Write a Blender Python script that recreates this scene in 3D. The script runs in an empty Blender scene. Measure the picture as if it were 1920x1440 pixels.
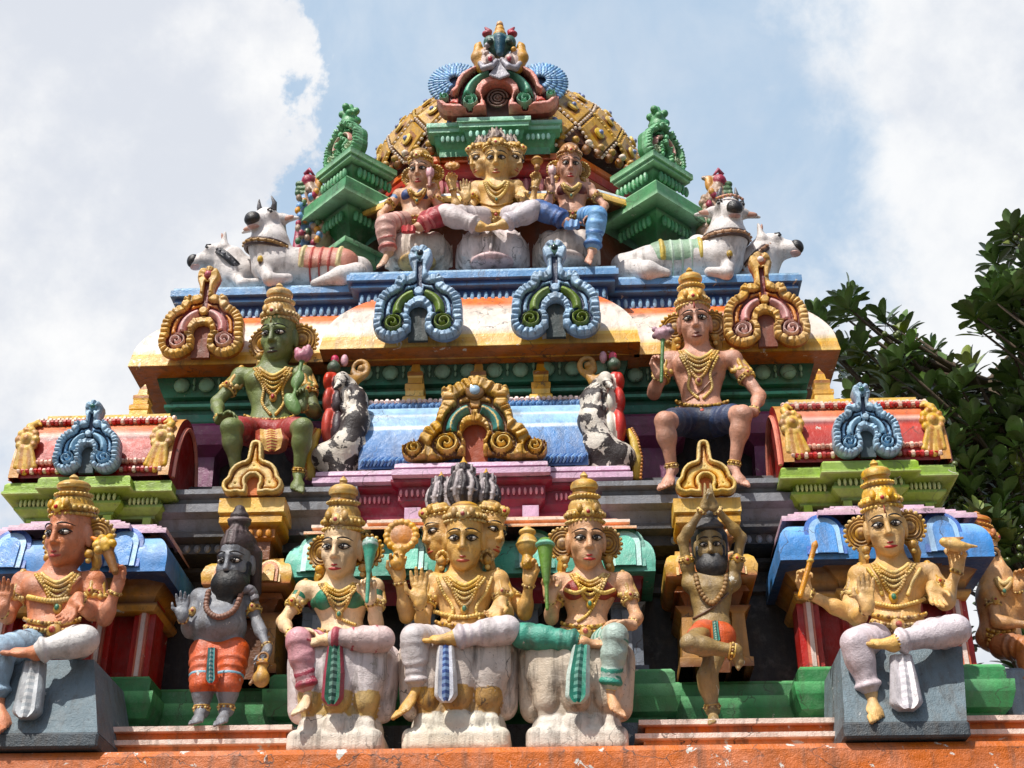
import bpy, math, random
import numpy as np
from mathutils import Vector, Matrix, Euler
random.seed(7); np.random.seed(7)
sc = bpy.context.scene
COL = sc.collection
rad = math.radians
# ---------------------------------------------------------------- camera frame (also used to read distances off the photograph)
PIT, YAW, FPX, CAMZ = rad(30), rad(2.6), 2620.0, 1.6
_r = (math.cos(YAW), math.sin(YAW), 0)
_f = (-math.sin(YAW)*math.cos(PIT), math.cos(YAW)*math.cos(PIT), math.sin(PIT))
_u = (math.sin(YAW)*math.sin(PIT), -math.cos(YAW)*math.sin(PIT), math.cos(PIT))
def P(px, py, Y):
    a = (px-960)/FPX; b = (720-py)/FPX
    d = [_f[i]+a*_r[i]+b*_u[i] for i in range(3)]
    t = Y/d[1]
    return Vector((d[0]*t, Y, CAMZ+d[2]*t))
def C(r, g, b, k=1.0):
    def l(c):
        c /= 255.0
        return k*(c/12.92 if c <= .04045 else ((c+.055)/1.055)**2.4)
    return (l(r), l(g), l(b))
# ---------------------------------------------------------------- objects
WL = {}
def thing(name, label, cat, loc, group=None):
    o = bpy.data.objects.new(name, None); COL.objects.link(o)
    o.empty_display_size = .1
    o.location = loc; WL[o.name] = Vector(loc)
    o['label'] = label; o['category'] = cat
    if group: o['group'] = group
    return o
def make(name, V, F, mat, parent=None, cols=None, smooth=True, sharp=None, origin=None):
    """V (n,3) world coordinates; F list of faces or (m,4) array; cols per vertex (n,3) or list of per face corner colours"""
    V = np.asarray(V, dtype=np.float64)
    me = bpy.data.meshes.new(name)
    org = WL[parent.name] if parent is not None else (Vector(origin) if origin is not None else Vector((0, 0, 0)))
    L = (V-np.array(org)).astype(np.float32)
    if isinstance(F, np.ndarray):
        n = len(F); k = F.shape[1]
        me.vertices.add(len(L)); me.vertices.foreach_set('co', L.ravel())
        me.loops.add(n*k); me.loops.foreach_set('vertex_index', F.astype(np.int32).ravel())
        me.polygons.add(n); me.polygons.foreach_set('loop_start', np.arange(0, n*k, k, dtype=np.int32))
        me.update(calc_edges=True)
    else:
        me.from_pydata(L.tolist(), [], F); me.update()
    if cols is not None:
        if isinstance(cols, np.ndarray):
            ca = me.color_attributes.new('Col', 'FLOAT_COLOR', 'POINT')
            c4 = np.ones((len(L), 4), dtype=np.float32); c4[:, :3] = cols
            ca.data.foreach_set('color', c4.ravel())
        else:
            ca = me.color_attributes.new('Col', 'FLOAT_COLOR', 'CORNER')
            c4 = np.ones((len(me.loops), 4), dtype=np.float32)
            c4[:, :3] = np.array([c for f in cols for c in f], dtype=np.float32)
            ca.data.foreach_set('color', c4.ravel())
    me.polygons.foreach_set('use_smooth', np.full(len(me.polygons), smooth, dtype=bool))
    if smooth and sharp: me.set_sharp_from_angle(angle=rad(sharp))
    me.materials.append(mat)
    o = bpy.data.objects.new(name, me); COL.objects.link(o)
    if parent is not None: o.parent = parent
    else: o.location = org
    WL[o.name] = Vector(org)
    return o
# ---------------------------------------------------------------- materials
def nd(nt, t, **kw):
    n = nt.nodes.new(t)
    for k, v in kw.items():
        if k in n.inputs: n.inputs[k].default_value = v
        else: setattr(n, k, v)
    return n
def paint(name, col=None, chip=None, amt=0.0, rough=.5, dirt=.35, bump=.35, spec=.5, scale=1.0, chip_scale=9.0, var=.16, metal=0, black=False, streak=None, crack=0):
    """weathered hand-laid paint on plaster: brushed tone changes, rain streaks, specks, flaked spots"""
    m = bpy.data.materials.new(name); m.use_nodes = True
    nt = m.node_tree; lk = nt.links.new
    b = nt.nodes['Principled BSDF']
    b.inputs['Roughness'].default_value = rough
    b.inputs['Specular IOR Level'].default_value = spec
    b.inputs['Metallic'].default_value = metal
    geo = nd(nt, 'ShaderNodeNewGeometry')
    if col is None:
        a = nd(nt, 'ShaderNodeAttribute', attribute_name='Col'); base = a.outputs['Color']
    else:
        c = nd(nt, 'ShaderNodeRGB'); c.outputs[0].default_value = (*col, 1); base = c.outputs[0]
    def noise(sc_, det=4, rg=.6, vec=None, dist=0):
        n = nd(nt, 'ShaderNodeTexNoise', Scale=sc_*scale, Detail=det, Roughness=rg, Distortion=dist)
        lk(vec or geo.outputs['Position'], n.inputs['Vector']); return n.outputs['Fac']
    def ramp(src, lo, hi, a=0., b_=1.):
        r = nd(nt, 'ShaderNodeMapRange'); r.inputs['From Min'].default_value = lo; r.inputs['From Max'].default_value = hi
        r.inputs['To Min'].default_value = a; r.inputs['To Max'].default_value = b_; r.clamp = True
        lk(src, r.inputs['Value']); return r.outputs[0]
    def mix(fac, A, B, mode='MIX'):
        x = nd(nt, 'ShaderNodeMix', data_type='RGBA', blend_type=mode)
        if isinstance(fac, float): x.inputs['Factor'].default_value = fac
        else: lk(fac, x.inputs['Factor'])
        for s, v in ((6, A), (7, B)):
            if isinstance(v, tuple): x.inputs[s].default_value = (*v, 1)
            else: lk(v, x.inputs[s])
        return x.outputs[2]
    # tone variation
    hs = nd(nt, 'ShaderNodeHueSaturation'); lk(base, hs.inputs['Color'])
    lk(ramp(noise(5, 5), .3, .7, 1-var, 1+var), hs.inputs['Value'])
    lk(ramp(noise(3.1, 3), .3, .7, 1.0-var*.6, 1.0+var*.5), hs.inputs['Saturation'])
    cur = hs.outputs[0]
    # faded chalky film
    cur = mix(ramp(noise(7.3, 6, .7), .56, .80, 0, .22), cur, (.52, .49, .45))
    # rain streaks and grime
    mp = nd(nt, 'ShaderNodeMapping'); mp.inputs['Scale'].default_value = (14, 14, 1.6); lk(geo.outputs['Position'], mp.inputs['Vector'])
    cur = mix(ramp(noise(1.0, 5, .65, mp.outputs[0]), .50, .69, 0, dirt if streak is None else streak), cur, (.075, .055, .04))
    cur = mix(ramp(noise(4.3, 6, .7, None, .4), .52, .70, 0, dirt*.75), cur, (.12, .088, .06))
    cur = mix(ramp(noise(46, 3, .7), .62, .74, 0, min(1, dirt*1.5)), cur, (.05, .04, .034))
    if chip is not None and amt > 0:
        t = .80-amt*.42
        f = noise(chip_scale, 6, .62, None, .6)
        cur = mix(ramp(f, t, t+.015), cur, chip)
        if black: cur = mix(ramp(noise(chip_scale*.8, 6, .66, None, .9), .62, .64), cur, (.03, .027, .026))
    if crack:                                     # wandering hairline cracks in patches
        nv = nd(nt, 'ShaderNodeTexNoise', Scale=5.0, Detail=4); lk(geo.outputs['Position'], nv.inputs['Vector'])
        va = nd(nt, 'ShaderNodeVectorMath', operation='MULTIPLY_ADD'); lk(nv.outputs['Color'], va.inputs[0]); va.inputs[1].default_value = (.35, .35, .35); lk(geo.outputs['Position'], va.inputs[2])
        vo = nd(nt, 'ShaderNodeTexVoronoi', feature='DISTANCE_TO_EDGE', Scale=2.6); lk(va.outputs[0], vo.inputs['Vector'])
        mm = nd(nt, 'ShaderNodeMath', operation='MULTIPLY'); lk(ramp(vo.outputs['Distance'], .004, .012, 1, 0), mm.inputs[0]); lk(ramp(noise(2.3, 3), .48, .58, 0, crack), mm.inputs[1])
        cur = mix(mm.outputs[0], cur, (.05, .04, .035))
    lk(cur, b.inputs['Base Color'])
    bp = nd(nt, 'ShaderNodeBump', Strength=bump, Distance=.012)
    ad = nd(nt, 'ShaderNodeMath', operation='ADD'); lk(noise(30, 5, .65), ad.inputs[0])
    m2 = nd(nt, 'ShaderNodeMath', operation='MULTIPLY'); lk(noise(120, 2, .5), m2.inputs[0]); m2.inputs[1].default_value = .35
    lk(m2.outputs[0], ad.inputs[1]); m3 = nd(nt, 'ShaderNodeMath', operation='MULTIPLY_ADD'); lk(noise(6.5, 3, .5), m3.inputs[0]); m3.inputs[1].default_value = 2.2; lk(ad.outputs[0], m3.inputs[2]); lk(m3.outputs[0], bp.inputs['Height']); lk(bp.outputs[0], b.inputs['Normal'])
    lk(ramp(noise(18, 3), .3, .7, rough-.1, rough+.15), b.inputs['Roughness'])
    return m
# ---------------------------------------------------------------- plain mesh builder
class MB:
    def __init__(s): s.v = []; s.f = []; s.c = []; s.col = (.5, .5, .5)
    def quad(s, idx, cols=None):
        s.f.append(tuple(idx)); s.c.append(cols or [s.col]*len(idx))
    def add(s, vs, fs, col=None):
        b = len(s.v); s.v += [tuple(p) for p in vs]
        cc = col or s.col
        for f in fs: s.f.append(tuple(b+i for i in f)); s.c.append([cc]*len(f))
    def box(s, c, h, R=None, col=None, bev=0.0):
        vs = []
        if bev:                                   # chamfered box
            pts = []; 
            for sx in (-1, 1):
                for sy in (-1, 1):
                    for sz in (-1, 1):
                        pts += [(sx*(h[0]-bev), sy*(h[1]-bev), sz*h[2]), (sx*(h[0]-bev), sy*h[1], sz*(h[2]-bev)), (sx*h[0], sy*(h[1]-bev), sz*(h[2]-bev))]
            import bmesh
            bm = bmesh.new(); [bm.verts.new(p) for p in pts]; bmesh.ops.convex_hull(bm, input=bm.verts); bm.verts.ensure_lookup_table(); bm.verts.index_update()
            vs = [v.co.copy() for v in bm.verts]; fs = [[v.index for v in f.verts] for f in bm.faces]; bm.free()
        else:
            vs = [Vector((sx*h[0], sy*h[1], sz*h[2])) for sx in (-1, 1) for sy in (-1, 1) for sz in (-1, 1)]
            fs = [(0, 1, 3, 2), (4, 6, 7, 5), (0, 4, 5, 1), (2, 3, 7, 6), (0, 2, 6, 4), (1, 5, 7, 3)]
        c = Vector(c)
        s.add([c+((R @ Vector(v)) if R else Vector(v)) for v in vs], fs, col)
    def ball(s, c, r, n=8, m=6, R=None, col=None):
        if not hasattr(r, '__len__'): r = (r, r, r)
        vs = [Vector((0, 0, r[2]))]
        for j in range(1, m):
            t = math.pi*j/m
            for i in range(n):
                a = 2*math.pi*i/n; vs.append(Vector((r[0]*math.sin(t)*math.cos(a), r[1]*math.sin(t)*math.sin(a), r[2]*math.cos(t))))
        vs.append(Vector((0, 0, -r[2]))); fs = []
        for i in range(n): fs.append((0, 1+i, 1+(i+1) % n))
        for j in range(m-2):
            for i in range(n): fs.append((1+j*n+i, 1+(j+1)*n+i, 1+(j+1)*n+(i+1) % n, 1+j*n+(i+1) % n))
        e = len(vs)-1; b0 = 1+(m-2)*n
        for i in range(n): fs.append((e, b0+(i+1) % n, b0+i))
        c = Vector(c); s.add([c+((R @ v) if R else v) for v in vs], fs, col)
    def lathe(s, prof, M, n=24, col=None, wob=None):
        """prof [(r,z[,col])], M 4x4 placing local z axis"""
        b = len(s.v)
        for q in prof:
            for i in range(n):
                a = 2*math.pi*i/n; r = q[0]*(1+(wob(a, q[1]) if wob else 0))
                s.v.append(tuple(M @ Vector((r*math.cos(a), r*math.sin(a), q[1]))))
        for j in range(len(prof)-1):
            c0 = prof[j][2] if len(prof[j]) > 2 else (col or s.col); c1 = prof[j+1][2] if len(prof[j+1]) > 2 else (col or s.col)
            if abs(prof[j][0]-prof[j+1][0])+abs(prof[j][1]-prof[j+1][1]) < 1e-6: continue
            for i in range(n):
                k = (i+1) % n
                s.quad((b+j*n+i, b+j*n+k, b+(j+1)*n+k, b+(j+1)*n+i), [c0, c0, c1, c1])
        for j, fl in ((0, 1), (len(prof)-1, 0)):
            if prof[j][0] > 1e-4:
                c0 = prof[j][2] if len(prof[j]) > 2 else (col or s.col)
                l = [b+j*n+i for i in range(n)]
                s.quad(l[::-1] if fl else l, [c0]*n)
    def tube(s, pts, r, n=6, col=None, closed=False):
        pts = [Vector(p) for p in pts]; m = len(pts)
        rs = r if hasattr(r, '__len__') else [r]*m
        b = len(s.v); prev = None
        for i, p in enumerate(pts):
            t = (pts[(i+1) % m]-pts[i-1]) if (closed or 0 < i < m-1) else (pts[1]-pts[0] if i == 0 else pts[-1]-pts[-2])
            if t.length < 1e-9: t = Vector((0, 0, 1))
            t.normalize()
            if prev is None:
                x = t.orthogonal().normalized()
            else:
                x = (prev-t*prev.dot(t)); x = x.normalized() if x.length > 1e-6 else t.orthogonal().normalized()
            prev = x; y = t.cross(x)
            for k in range(n):
                a = 2*math.pi*k/n; s.v.append(tuple(p+rs[i]*(math.cos(a)*x+math.sin(a)*y)))
        for i in range(m if closed else m-1):
            j = (i+1) % m
            for k in range(n):
                q = (k+1) % n; s.quad((b+i*n+k, b+i*n+q, b+j*n+q, b+j*n+k), [col or s.col]*4)
        if not closed:
            s.quad([b+k for k in range(n)][::-1], [col or s.col]*n); s.quad([b+(m-1)*n+k for k in range(n)], [col or s.col]*n)
    def sweep(s, path, prof, cap_top=None, cap_bot=None, closed=False):
        """path: open plan polyline with the outside on its right; prof: [(out,z,col)]"""
        n = len(path); pts = [Vector((p[0], p[1])) for p in path]; nr = []
        for i in range(n if closed else n-1):
            d = (pts[(i+1) % n]-pts[i]).normalized(); nr.append(Vector((d.y, -d.x)))
        off = []
        for i in range(n):
            if closed: a, b_ = nr[i-1], nr[i]
            else: a, b_ = (nr[max(i-1, 0)], nr[min(i, n-2)])
            off.append((a+b_)/(1+a.dot(b_)))
        b = len(s.v)
        for q in prof:
            for i in range(n): s.v.append((pts[i].x+off[i].x*q[0], pts[i].y+off[i].y*q[0], q[1]))
        for j in range(len(prof)-1):
            if abs(prof[j][0]-prof[j+1][0])+abs(prof[j][1]-prof[j+1][1]) < 1e-6: continue
            for i in range(n if closed else n-1):
                k = (i+1) % n
                s.quad((b+j*n+i, b+j*n+k, b+(j+1)*n+k, b+(j+1)*n+i), [prof[j][2], prof[j][2], prof[j+1][2], prof[j+1][2]])
        if cap_top: s.quad([b+(len(prof)-1)*n+i for i in range(n)], [cap_top]*n)
        if cap_bot: s.quad([b+i for i in range(n)][::-1], [cap_bot]*n)
    def build(s, name, mat, parent=None, smooth=False, sharp=None, origin=None):
        return make(name, np.array(s.v), s.f, mat, parent, s.c, smooth, sharp, origin)
def steps(A, hw, back):
    """symmetric plan from [(half width, y)] listed from the middle outwards"""
    r = []
    for i, (w, y) in enumerate(hw):
        if i: r.append((A+hw[i-1][0], y))
        r.append((A+w, y))
    r.append((A+hw[-1][0], back))
    l = [(2*A-x, y) for x, y in r][::-1]
    return l+r
def arcp(o0, z0, o1, z1, c0, c1, n=8, bulge=1.0):
    """quarter-round profile from (o0,z0) to (o1,z1), bulging outwards; steep at the start"""
    out = []
    for i in range(n+1):
        t = i/n*math.pi/2
        out.append((o0+(o1-o0)*(1-math.cos(t)), z0+(z1-z0)*math.sin(t), tuple(a+(b-a)*i/n for a, b in zip(c0, c1))))
    return out
# ---------------------------------------------------------------- implicit surfaces (one continuous skin from many shapes)
def nets(D, o, res):
    I = D < 0
    Sg = I.astype(np.int8)
    s = sum(Sg[a:a+D.shape[0]-1, b:b+D.shape[1]-1, c:c+D.shape[2]-1] for a in (0, 1) for b in (0, 1) for c in (0, 1))
    act = (s > 0) & (s < 8)
    i, j, k = np.nonzero(act)
    n = len(i)
    offs = [(a, b, c) for a in (0, 1) for b in (0, 1) for c in (0, 1)]
    Vv = [D[i+a, j+b, k+c] for a, b, c in offs]
    acc = np.zeros((n, 3)); cnt = np.zeros(n)
    for q in range(8):
        for w in range(q+1, 8):
            if sum(abs(offs[q][t]-offs[w][t]) for t in range(3)) != 1: continue
            a, b = Vv[q], Vv[w]
            m = (a < 0) != (b < 0)
            t = a[m]/(a[m]-b[m])
            p = np.array(offs[q])[None, :]+t[:, None]*(np.array(offs[w])-np.array(offs[q]))[None, :]
            acc[m] += p; cnt[m] += 1
    verts = np.stack([i, j, k], 1)+acc/cnt[:, None]
    verts = np.array(o)[None, :]+res*verts
    idx = np.full(act.shape, -1, dtype=np.int32); idx[i, j, k] = np.arange(n)
    Fs = []
    for ax in range(3):
        It = np.moveaxis(I, ax, 0); Xt = np.moveaxis(idx, ax, 0)
        if ax == 1: It = np.swapaxes(It, 1, 2); Xt = np.swapaxes(Xt, 1, 2)   # (y, z, x)
        m = It[:-1, 1:-1, 1:-1] != It[1:, 1:-1, 1:-1]
        a, b, c = np.nonzero(m); b = b+1; c = c+1
        ins = It[a, b, c]
        q = np.stack([Xt[a, b-1, c-1], Xt[a, b, c-1], Xt[a, b, c], Xt[a, b-1, c]], 1)
        q[~ins] = q[~ins][:, ::-1]
        Fs.append(q)
    return verts, np.concatenate(Fs), np.stack([i, j, k], 1)
def rot(yaw=0, pitch=0, roll=0):
    """columns = local axes; yaw turns about z, pitch tips the front (-y) down"""
    return np.array((Matrix.Rotation(rad(yaw), 3, 'Z') @ Matrix.Rotation(rad(pitch), 3, 'X') @ Matrix.Rotation(rad(roll), 3, 'Y')))
class Sdf:
    def __init__(s, res=.007): s.res = res; s.pr = []; s.D = None
    def _add(s, f, lo, hi, k, op, cid): s.pr.append((f, np.array(lo, float), np.array(hi, float), k, op, cid)); return s
    def cap(s, a, b, ra, rb=None, k=.02, op=1, cid=0):
        a = np.array(a, float); b = np.array(b, float); rb = ra if rb is None else rb
        R = max(ra, rb)
        def f(x, y, z):
            ba = b-a; L = max(ba.dot(ba), 1e-9)
            px, py, pz = x-a[0], y-a[1], z-a[2]
            h = np.clip((px*ba[0]+py*ba[1]+pz*ba[2])/L, 0, 1)
            return np.sqrt((px-h*ba[0])**2+(py-h*ba[1])**2+(pz-h*ba[2])**2)-(ra+(rb-ra)*h)
        return s._add(f, np.minimum(a, b)-R, np.maximum(a, b)+R, k, op, cid)
    def ell(s, c, r, R=None, k=.02, op=1, cid=0):
        c = np.array(c, float); r = np.array(r if hasattr(r, '__len__') else (r, r, r), float)
        R_ = np.eye(3) if R is None else np.array(R)
        e = np.sqrt(((R_*r[None, :])**2).sum(1))
        def f(x, y, z):
            px, py, pz = x-c[0], y-c[1], z-c[2]
            q = [px*R_[0, i]+py*R_[1, i]+pz*R_[2, i] for i in range(3)]
            k0 = np.sqrt(sum((q[i]/r[i])**2 for i in range(3))); k1 = np.sqrt(sum((q[i]/r[i]**2)**2 for i in range(3)))+1e-9
            return k0*(k0-1)/k1
        return s._add(f, c-e, c+e, k, op, cid)
    def box(s, c, h, R=None, rd=.01, k=.01, op=1, cid=0):
        c = np.array(c, float); h = np.array(h, float)
        R_ = np.eye(3) if R is None else np.array(R)
        e = (np.abs(R_)*h[None, :]).sum(1)
        def f(x, y, z):
            px, py, pz = x-c[0], y-c[1], z-c[2]
            q = [np.abs(px*R_[0, i]+py*R_[1, i]+pz*R_[2, i])-(h[i]-rd) for i in range(3)]
            return np.sqrt(sum(np.maximum(t, 0)**2 for t in q))+np.minimum(np.maximum(np.maximum(q[0], q[1]), q[2]), 0)-rd
        return s._add(f, c-e, c+e, k, op, cid)
    def tor(s, c, R1, r2, R=None, k=.01, op=1, sq=(1, 1), cid=0):
        """ring about local z"""
        c = np.array(c, float); R_ = np.eye(3) if R is None else np.array(R)
        e = R1*max(sq)+r2
        def f(x, y, z):
            px, py, pz = x-c[0], y-c[1], z-c[2]
            q = [px*R_[0, i]+py*R_[1, i]+pz*R_[2, i] for i in range(3)]
            return np.sqrt((np.sqrt((q[0]/sq[0])**2+(q[1]/sq[1])**2)-R1)**2+q[2]**2)-r2
        return s._add(f, c-e, c+e, k, op, cid)
    def chain(s, pts, rs, k=.015, op=1, cid=0):
        for i in range(len(pts)-1): s.cap(pts[i], pts[i+1], rs[i] if hasattr(rs, '__len__') else rs, rs[i+1] if hasattr(rs, '__len__') else rs, k, op, cid)
        return s
    def eval(s):
        res = s.res
        lo = np.min([p[1] for p in s.pr if p[4] > 0], 0)-3*res-.01; hi = np.max([p[2] for p in s.pr if p[4] > 0], 0)+3*res+.01
        n = np.ceil((hi-lo)/res).astype(int)+1
        D = np.full(n, 1.0, dtype=np.float32); K = np.zeros(n, dtype=np.int8)
        ax = [lo[i]+res*np.arange(n[i]) for i in range(3)]
        for f, l, h, k, op, cid in s.pr:
            m = k+3*res
            i0 = np.maximum(np.floor((l-m-lo)/res).astype(int), 0); i1 = np.minimum(np.ceil((h+m-lo)/res).astype(int)+1, n)
            if (i1 <= i0).any(): continue
            sl = tuple(slice(i0[t], i1[t]) for t in range(3))
            d = f(ax[0][sl[0]][:, None, None], ax[1][sl[1]][None, :, None], ax[2][sl[2]][None, None, :]).astype(np.float32)
            a = D[sl]
            if op > 0:
                K[sl] = np.where(d < a, cid, K[sl])
                hh = np.maximum(k-np.abs(a-d), 0)/max(k, 1e-6)
                D[sl] = np.minimum(a, d)-hh*hh*k*.25
            else:
                d = -d
                hh = np.maximum(k-np.abs(a-d), 0)/max(k, 1e-6)
                D[sl] = np.maximum(a, d)+hh*hh*k*.25
        s.D = D; s.K = K; s.lo = lo; s.n = n
        return s
    def front(s, x, z, off=.0):
        """y of the skin seen from the front at (x,z)"""
        if s.D is None: s.eval()
        i = int(round((x-s.lo[0])/s.res)); k = int(round((z-s.lo[2])/s.res))
        if not (0 <= i < s.n[0] and 0 <= k < s.n[2]): return None
        col = s.D[i, :, k]; q = np.nonzero(col < 0)[0]
        if len(q) == 0: return None
        j = q[0]; t = 0
        if j > 0: t = col[j]/(col[j]-col[j-1])
        return s.lo[1]+(j-t)*s.res-off
    def build(s, name, mat, parent=None, pal=None, origin=None):
        if s.D is None: s.eval()
        V, F, ijk = nets(s.D, s.lo, s.res)
        cols = None
        if pal is not None:
            cols = np.array(pal)[s.K[ijk[:, 0], ijk[:, 1], ijk[:, 2]]]
        return make(name, V, F, mat, parent, cols, True, None, origin)
# ---------------------------------------------------------------- palette
A = -0.64                    # x of the tower's axis
A2 = -0.55
cORANGE = C(196, 100, 28); cORANGE2 = C(220, 142, 80); cSTRIPE = C(222, 200, 186)
cGRN = C(58, 130, 76); cGRN_L = C(92, 172, 108)
cBLK = C(38, 37, 40); cBLK2 = C(62, 62, 66); cGREY = C(120, 122, 128)
cTEAL = C(92, 182, 158); cTEAL_L = C(140, 205, 190)
cLIL = C(205, 165, 190); cCRIM = C(138, 22, 48); cPINK = C(225, 160, 170)
cLIME = C(134, 165, 48); cLIME_L = C(176, 200, 110)
cBLU = C(84, 138, 188); cBLU_L = C(146, 186, 216); cBLU_D = C(42, 72, 126)
cGOLD = C(214, 160, 52); cGOLD_L = C(236, 196, 100); cGOLD_D = C(160, 100, 30)
cCREAM = C(222, 208, 194); cPEACH = C(232, 118, 58); cWHITE = C(225, 220, 212)
cRED = C(180, 38, 24); cRED_L = C(216, 96, 64); cYEL = C(228, 186, 84)
cDKG = C(28, 92, 70); cDKG2 = C(46, 125, 105); cDISC = C(126, 172, 150)
cPUR = C(122, 58, 98); cBROWN = C(140, 82, 24); cUND = C(176, 98, 34)
cLB = C(142, 178, 208); cLBD = C(46, 66, 98)
# ---------------------------------------------------------------- shared materials
PLA = (.50, .46, .40)
M_wall = paint('painted_plaster', None, chip=PLA, amt=.28, rough=.4, dirt=.36, var=.2, crack=.7)
M_wall_old = paint('worn_painted_plaster', None, chip=(.62, .58, .52), amt=.42, rough=.5, dirt=.42, bump=.6, crack=.8, streak=.6)
M_orn = paint('painted_ornament', None, chip=PLA, amt=.2, rough=.36, dirt=.4, scale=1.6, var=.22)
M_eave = paint('airbrushed_eave', None, chip=(.66, .60, .52), amt=.36, rough=.42, dirt=.34, chip_scale=7, crack=.8, streak=.55)
M_dark = paint('soot_dark_paint', None, chip=(.2, .2, .2), amt=.12, rough=.55, dirt=.5)
M_jewel = paint('glossy_jewel', None, rough=.15, dirt=.1, bump=.05)
# ---------------------------------------------------------------- ornament made as a relief on a horseshoe outline
def relief_arch(name, parent, c, w, h, pal, kind='scroll', depth=.12, tilt=0, yaw=0, res=.0065, jewel=None, mat=None):
    """c: bottom middle of the face; w,h in metres; pal: dict rim, groove, body, crescent, spiral, hole, side"""
    Hn = 2*h/w                                    # height in half widths
    n = 150
    gu = np.linspace(-1.12, 1.12, n); gv = np.linspace(-.1, Hn+.1, int(n*(Hn+.2)/2.24))
    U, Vg = np.meshgrid(gu, gv, indexing='ij')
    def circ(x, y, r, sx=1, sy=1): return (np.hypot((U-x)/sx, (Vg-y)/sy)-r)*min(sx, sy)
    def seg(ax, ay, bx, by, ra, rb):
        L = (bx-ax)**2+(by-ay)**2; t = np.clip(((U-ax)*(bx-ax)+(Vg-ay)*(by-ay))/L, 0, 1)
        return np.hypot(U-ax-t*(bx-ax), Vg-ay-t*(by-ay))-(ra+(rb-ra)*t)
    def un(*ds, k=.16):
        r = ds[0]
        for d in ds[1:]:
            hh = np.maximum(k-np.abs(r-d), 0)/k; r = np.minimum(r, d)-hh*hh*k*.25
        return r
    hs = .16; hc = .62
    if kind == 'scroll':
        d = un(circ(-.56, .40, .40), circ(.56, .40, .40), circ(-.36, .80, .58), circ(.36, .80, .58), circ(0, 1.02, .56), seg(0, 1.2, 0, Hn-.3, .2, .15), circ(0, Hn-.27, .26),
               circ(-.38, 1.50, .11), circ(.38, 1.50, .11), seg(-.38, 1.46, 0, 1.34, .07, .1), seg(.38, 1.46, 0, 1.34, .07, .1))
        hc = .64; sp = [(-.54, .40, .20, 1), (.54, .40, .20, -1)]
        cres = (.36, .56, hc+.08)
    elif kind == 'simple':
        d = un(circ(-.64, .30, .30), circ(.64, .30, .30), circ(-.2, .56, .58), circ(.2, .56, .58), seg(0, .9, 0, Hn-.2, .27, .20), k=.06)
        sp = []; hc = .42; cres = None
    elif kind == 'spread':
        d = un(circ(-.46, .30, .24), circ(.46, .30, .24), circ(0, .62, .56), seg(-.62, .14, -.9, .18, .12, .1), seg(.62, .14, .9, .18, .12, .1), circ(-.88, .2, .12), circ(.88, .2, .12),
               circ(-.62, .42, .12), circ(.62, .42, .12), seg(0, 1.05, 0, Hn-.2, .17, .13), circ(0, Hn-.2, .2), circ(-.4, 1.1, .1), circ(.4, 1.1, .1), circ(-.17, 1.12, .11), circ(.17, 1.12, .11))
        hs = .14; hc = .42; sp = [(-.40, .26, .17, 1), (.40, .26, .17, -1), (-.86, .2, .11, -1), (.86, .2, .11, 1)]; cres = (.26, .42, .5)
    else:                                          # 'crest'
        d = un(circ(-.27, .48, .44), circ(.27, .48, .44), circ(0, .56, .44), seg(-.3, .2, -.8, .17, .24, .16), seg(.3, .2, .8, .17, .24, .16), circ(-.89, .32, .12), circ(.89, .32, .12))
        hs = .2; hc = .30; sp = [(-.46, .2, .14, 1), (.46, .2, .14, -1), (-.88, .31, .09, -1), (.88, .31, .09, 1)]; cres = (.42, .60, .32)
    hole = np.minimum(circ(0, hc, hs*1.25), np.maximum(np.abs(U)-hs*.9, np.maximum(Vg-hc, -Vg-.2)))
    d = np.maximum(d, -hole)
    d = np.maximum(d, -Vg)
    if kind == 'spread': d = np.maximum(d, -Vg)
    # true distance to the outline and the place along it
    ins = d < 0
    edge = np.zeros_like(ins); edge[1:-1, 1:-1] = ins[1:-1, 1:-1] & ~(ins[2:, 1:-1] & ins[:-2, 1:-1] & ins[1:-1, 2:] & ins[1:-1, :-2])
    ex, ey = U[edge], Vg[edge]
    iu, iv = np.nonzero(ins)
    dist = np.zeros_like(U); near = np.zeros_like(U)
    for s_ in range(0, len(iu), 2000):
        a, b = iu[s_:s_+2000], iv[s_:s_+2000]
        dd = (U[a, b][:, None]-ex[None])**2+(Vg[a, b][:, None]-ey[None])**2
        m = dd.argmin(1); dist[a, b] = np.sqrt(dd[np.arange(len(m)), m])
        near[a, b] = np.arctan2(ey[m]-hc-.1, ex[m])
    RW = {'simple': .12, 'crest': .09}.get(kind, .2)
    Hh = np.full_like(U, .62); cid = np.zeros(U.shape, dtype=np.int8)   # 0 body 1 rim 2 groove 3 crescent 4 spiral
    rim = dist < RW
    beads = .5+.5*np.sin(near*(46 if kind not in ('simple', 'crest') else 0)+1.5+c[0])
    Hh = np.where(rim, .66+.20*np.clip(np.sin(np.clip(dist/RW, 0, 1)*math.pi)*2.2, 0, 1)+.10*beads, Hh); cid[rim] = 1
    if kind in ('scroll', 'spread'): m = rim & (beads < .16); cid[m] = 5; Hh[m] -= .10
    gr = (dist >= RW) & (dist < RW+.045); Hh[gr] = .45; cid[gr] = 2
    if kind == 'simple':
        for q, cc in ((.18, 0), (.24, 3), (.31, 0), (.38, 2), (.41, 0)):
            m = dist > q; cid[m] = cc; Hh[m] = .55+.12*((int(q*100) % 3) == 0)
    if kind == 'crest':
        for q, cc in ((.14, 4), (.165, 0), (.22, 1), (.245, 0)):
            m = ins & (dist > q); cid[m] = cc; Hh[m] = .62+.12*(cc == 0)
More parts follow.
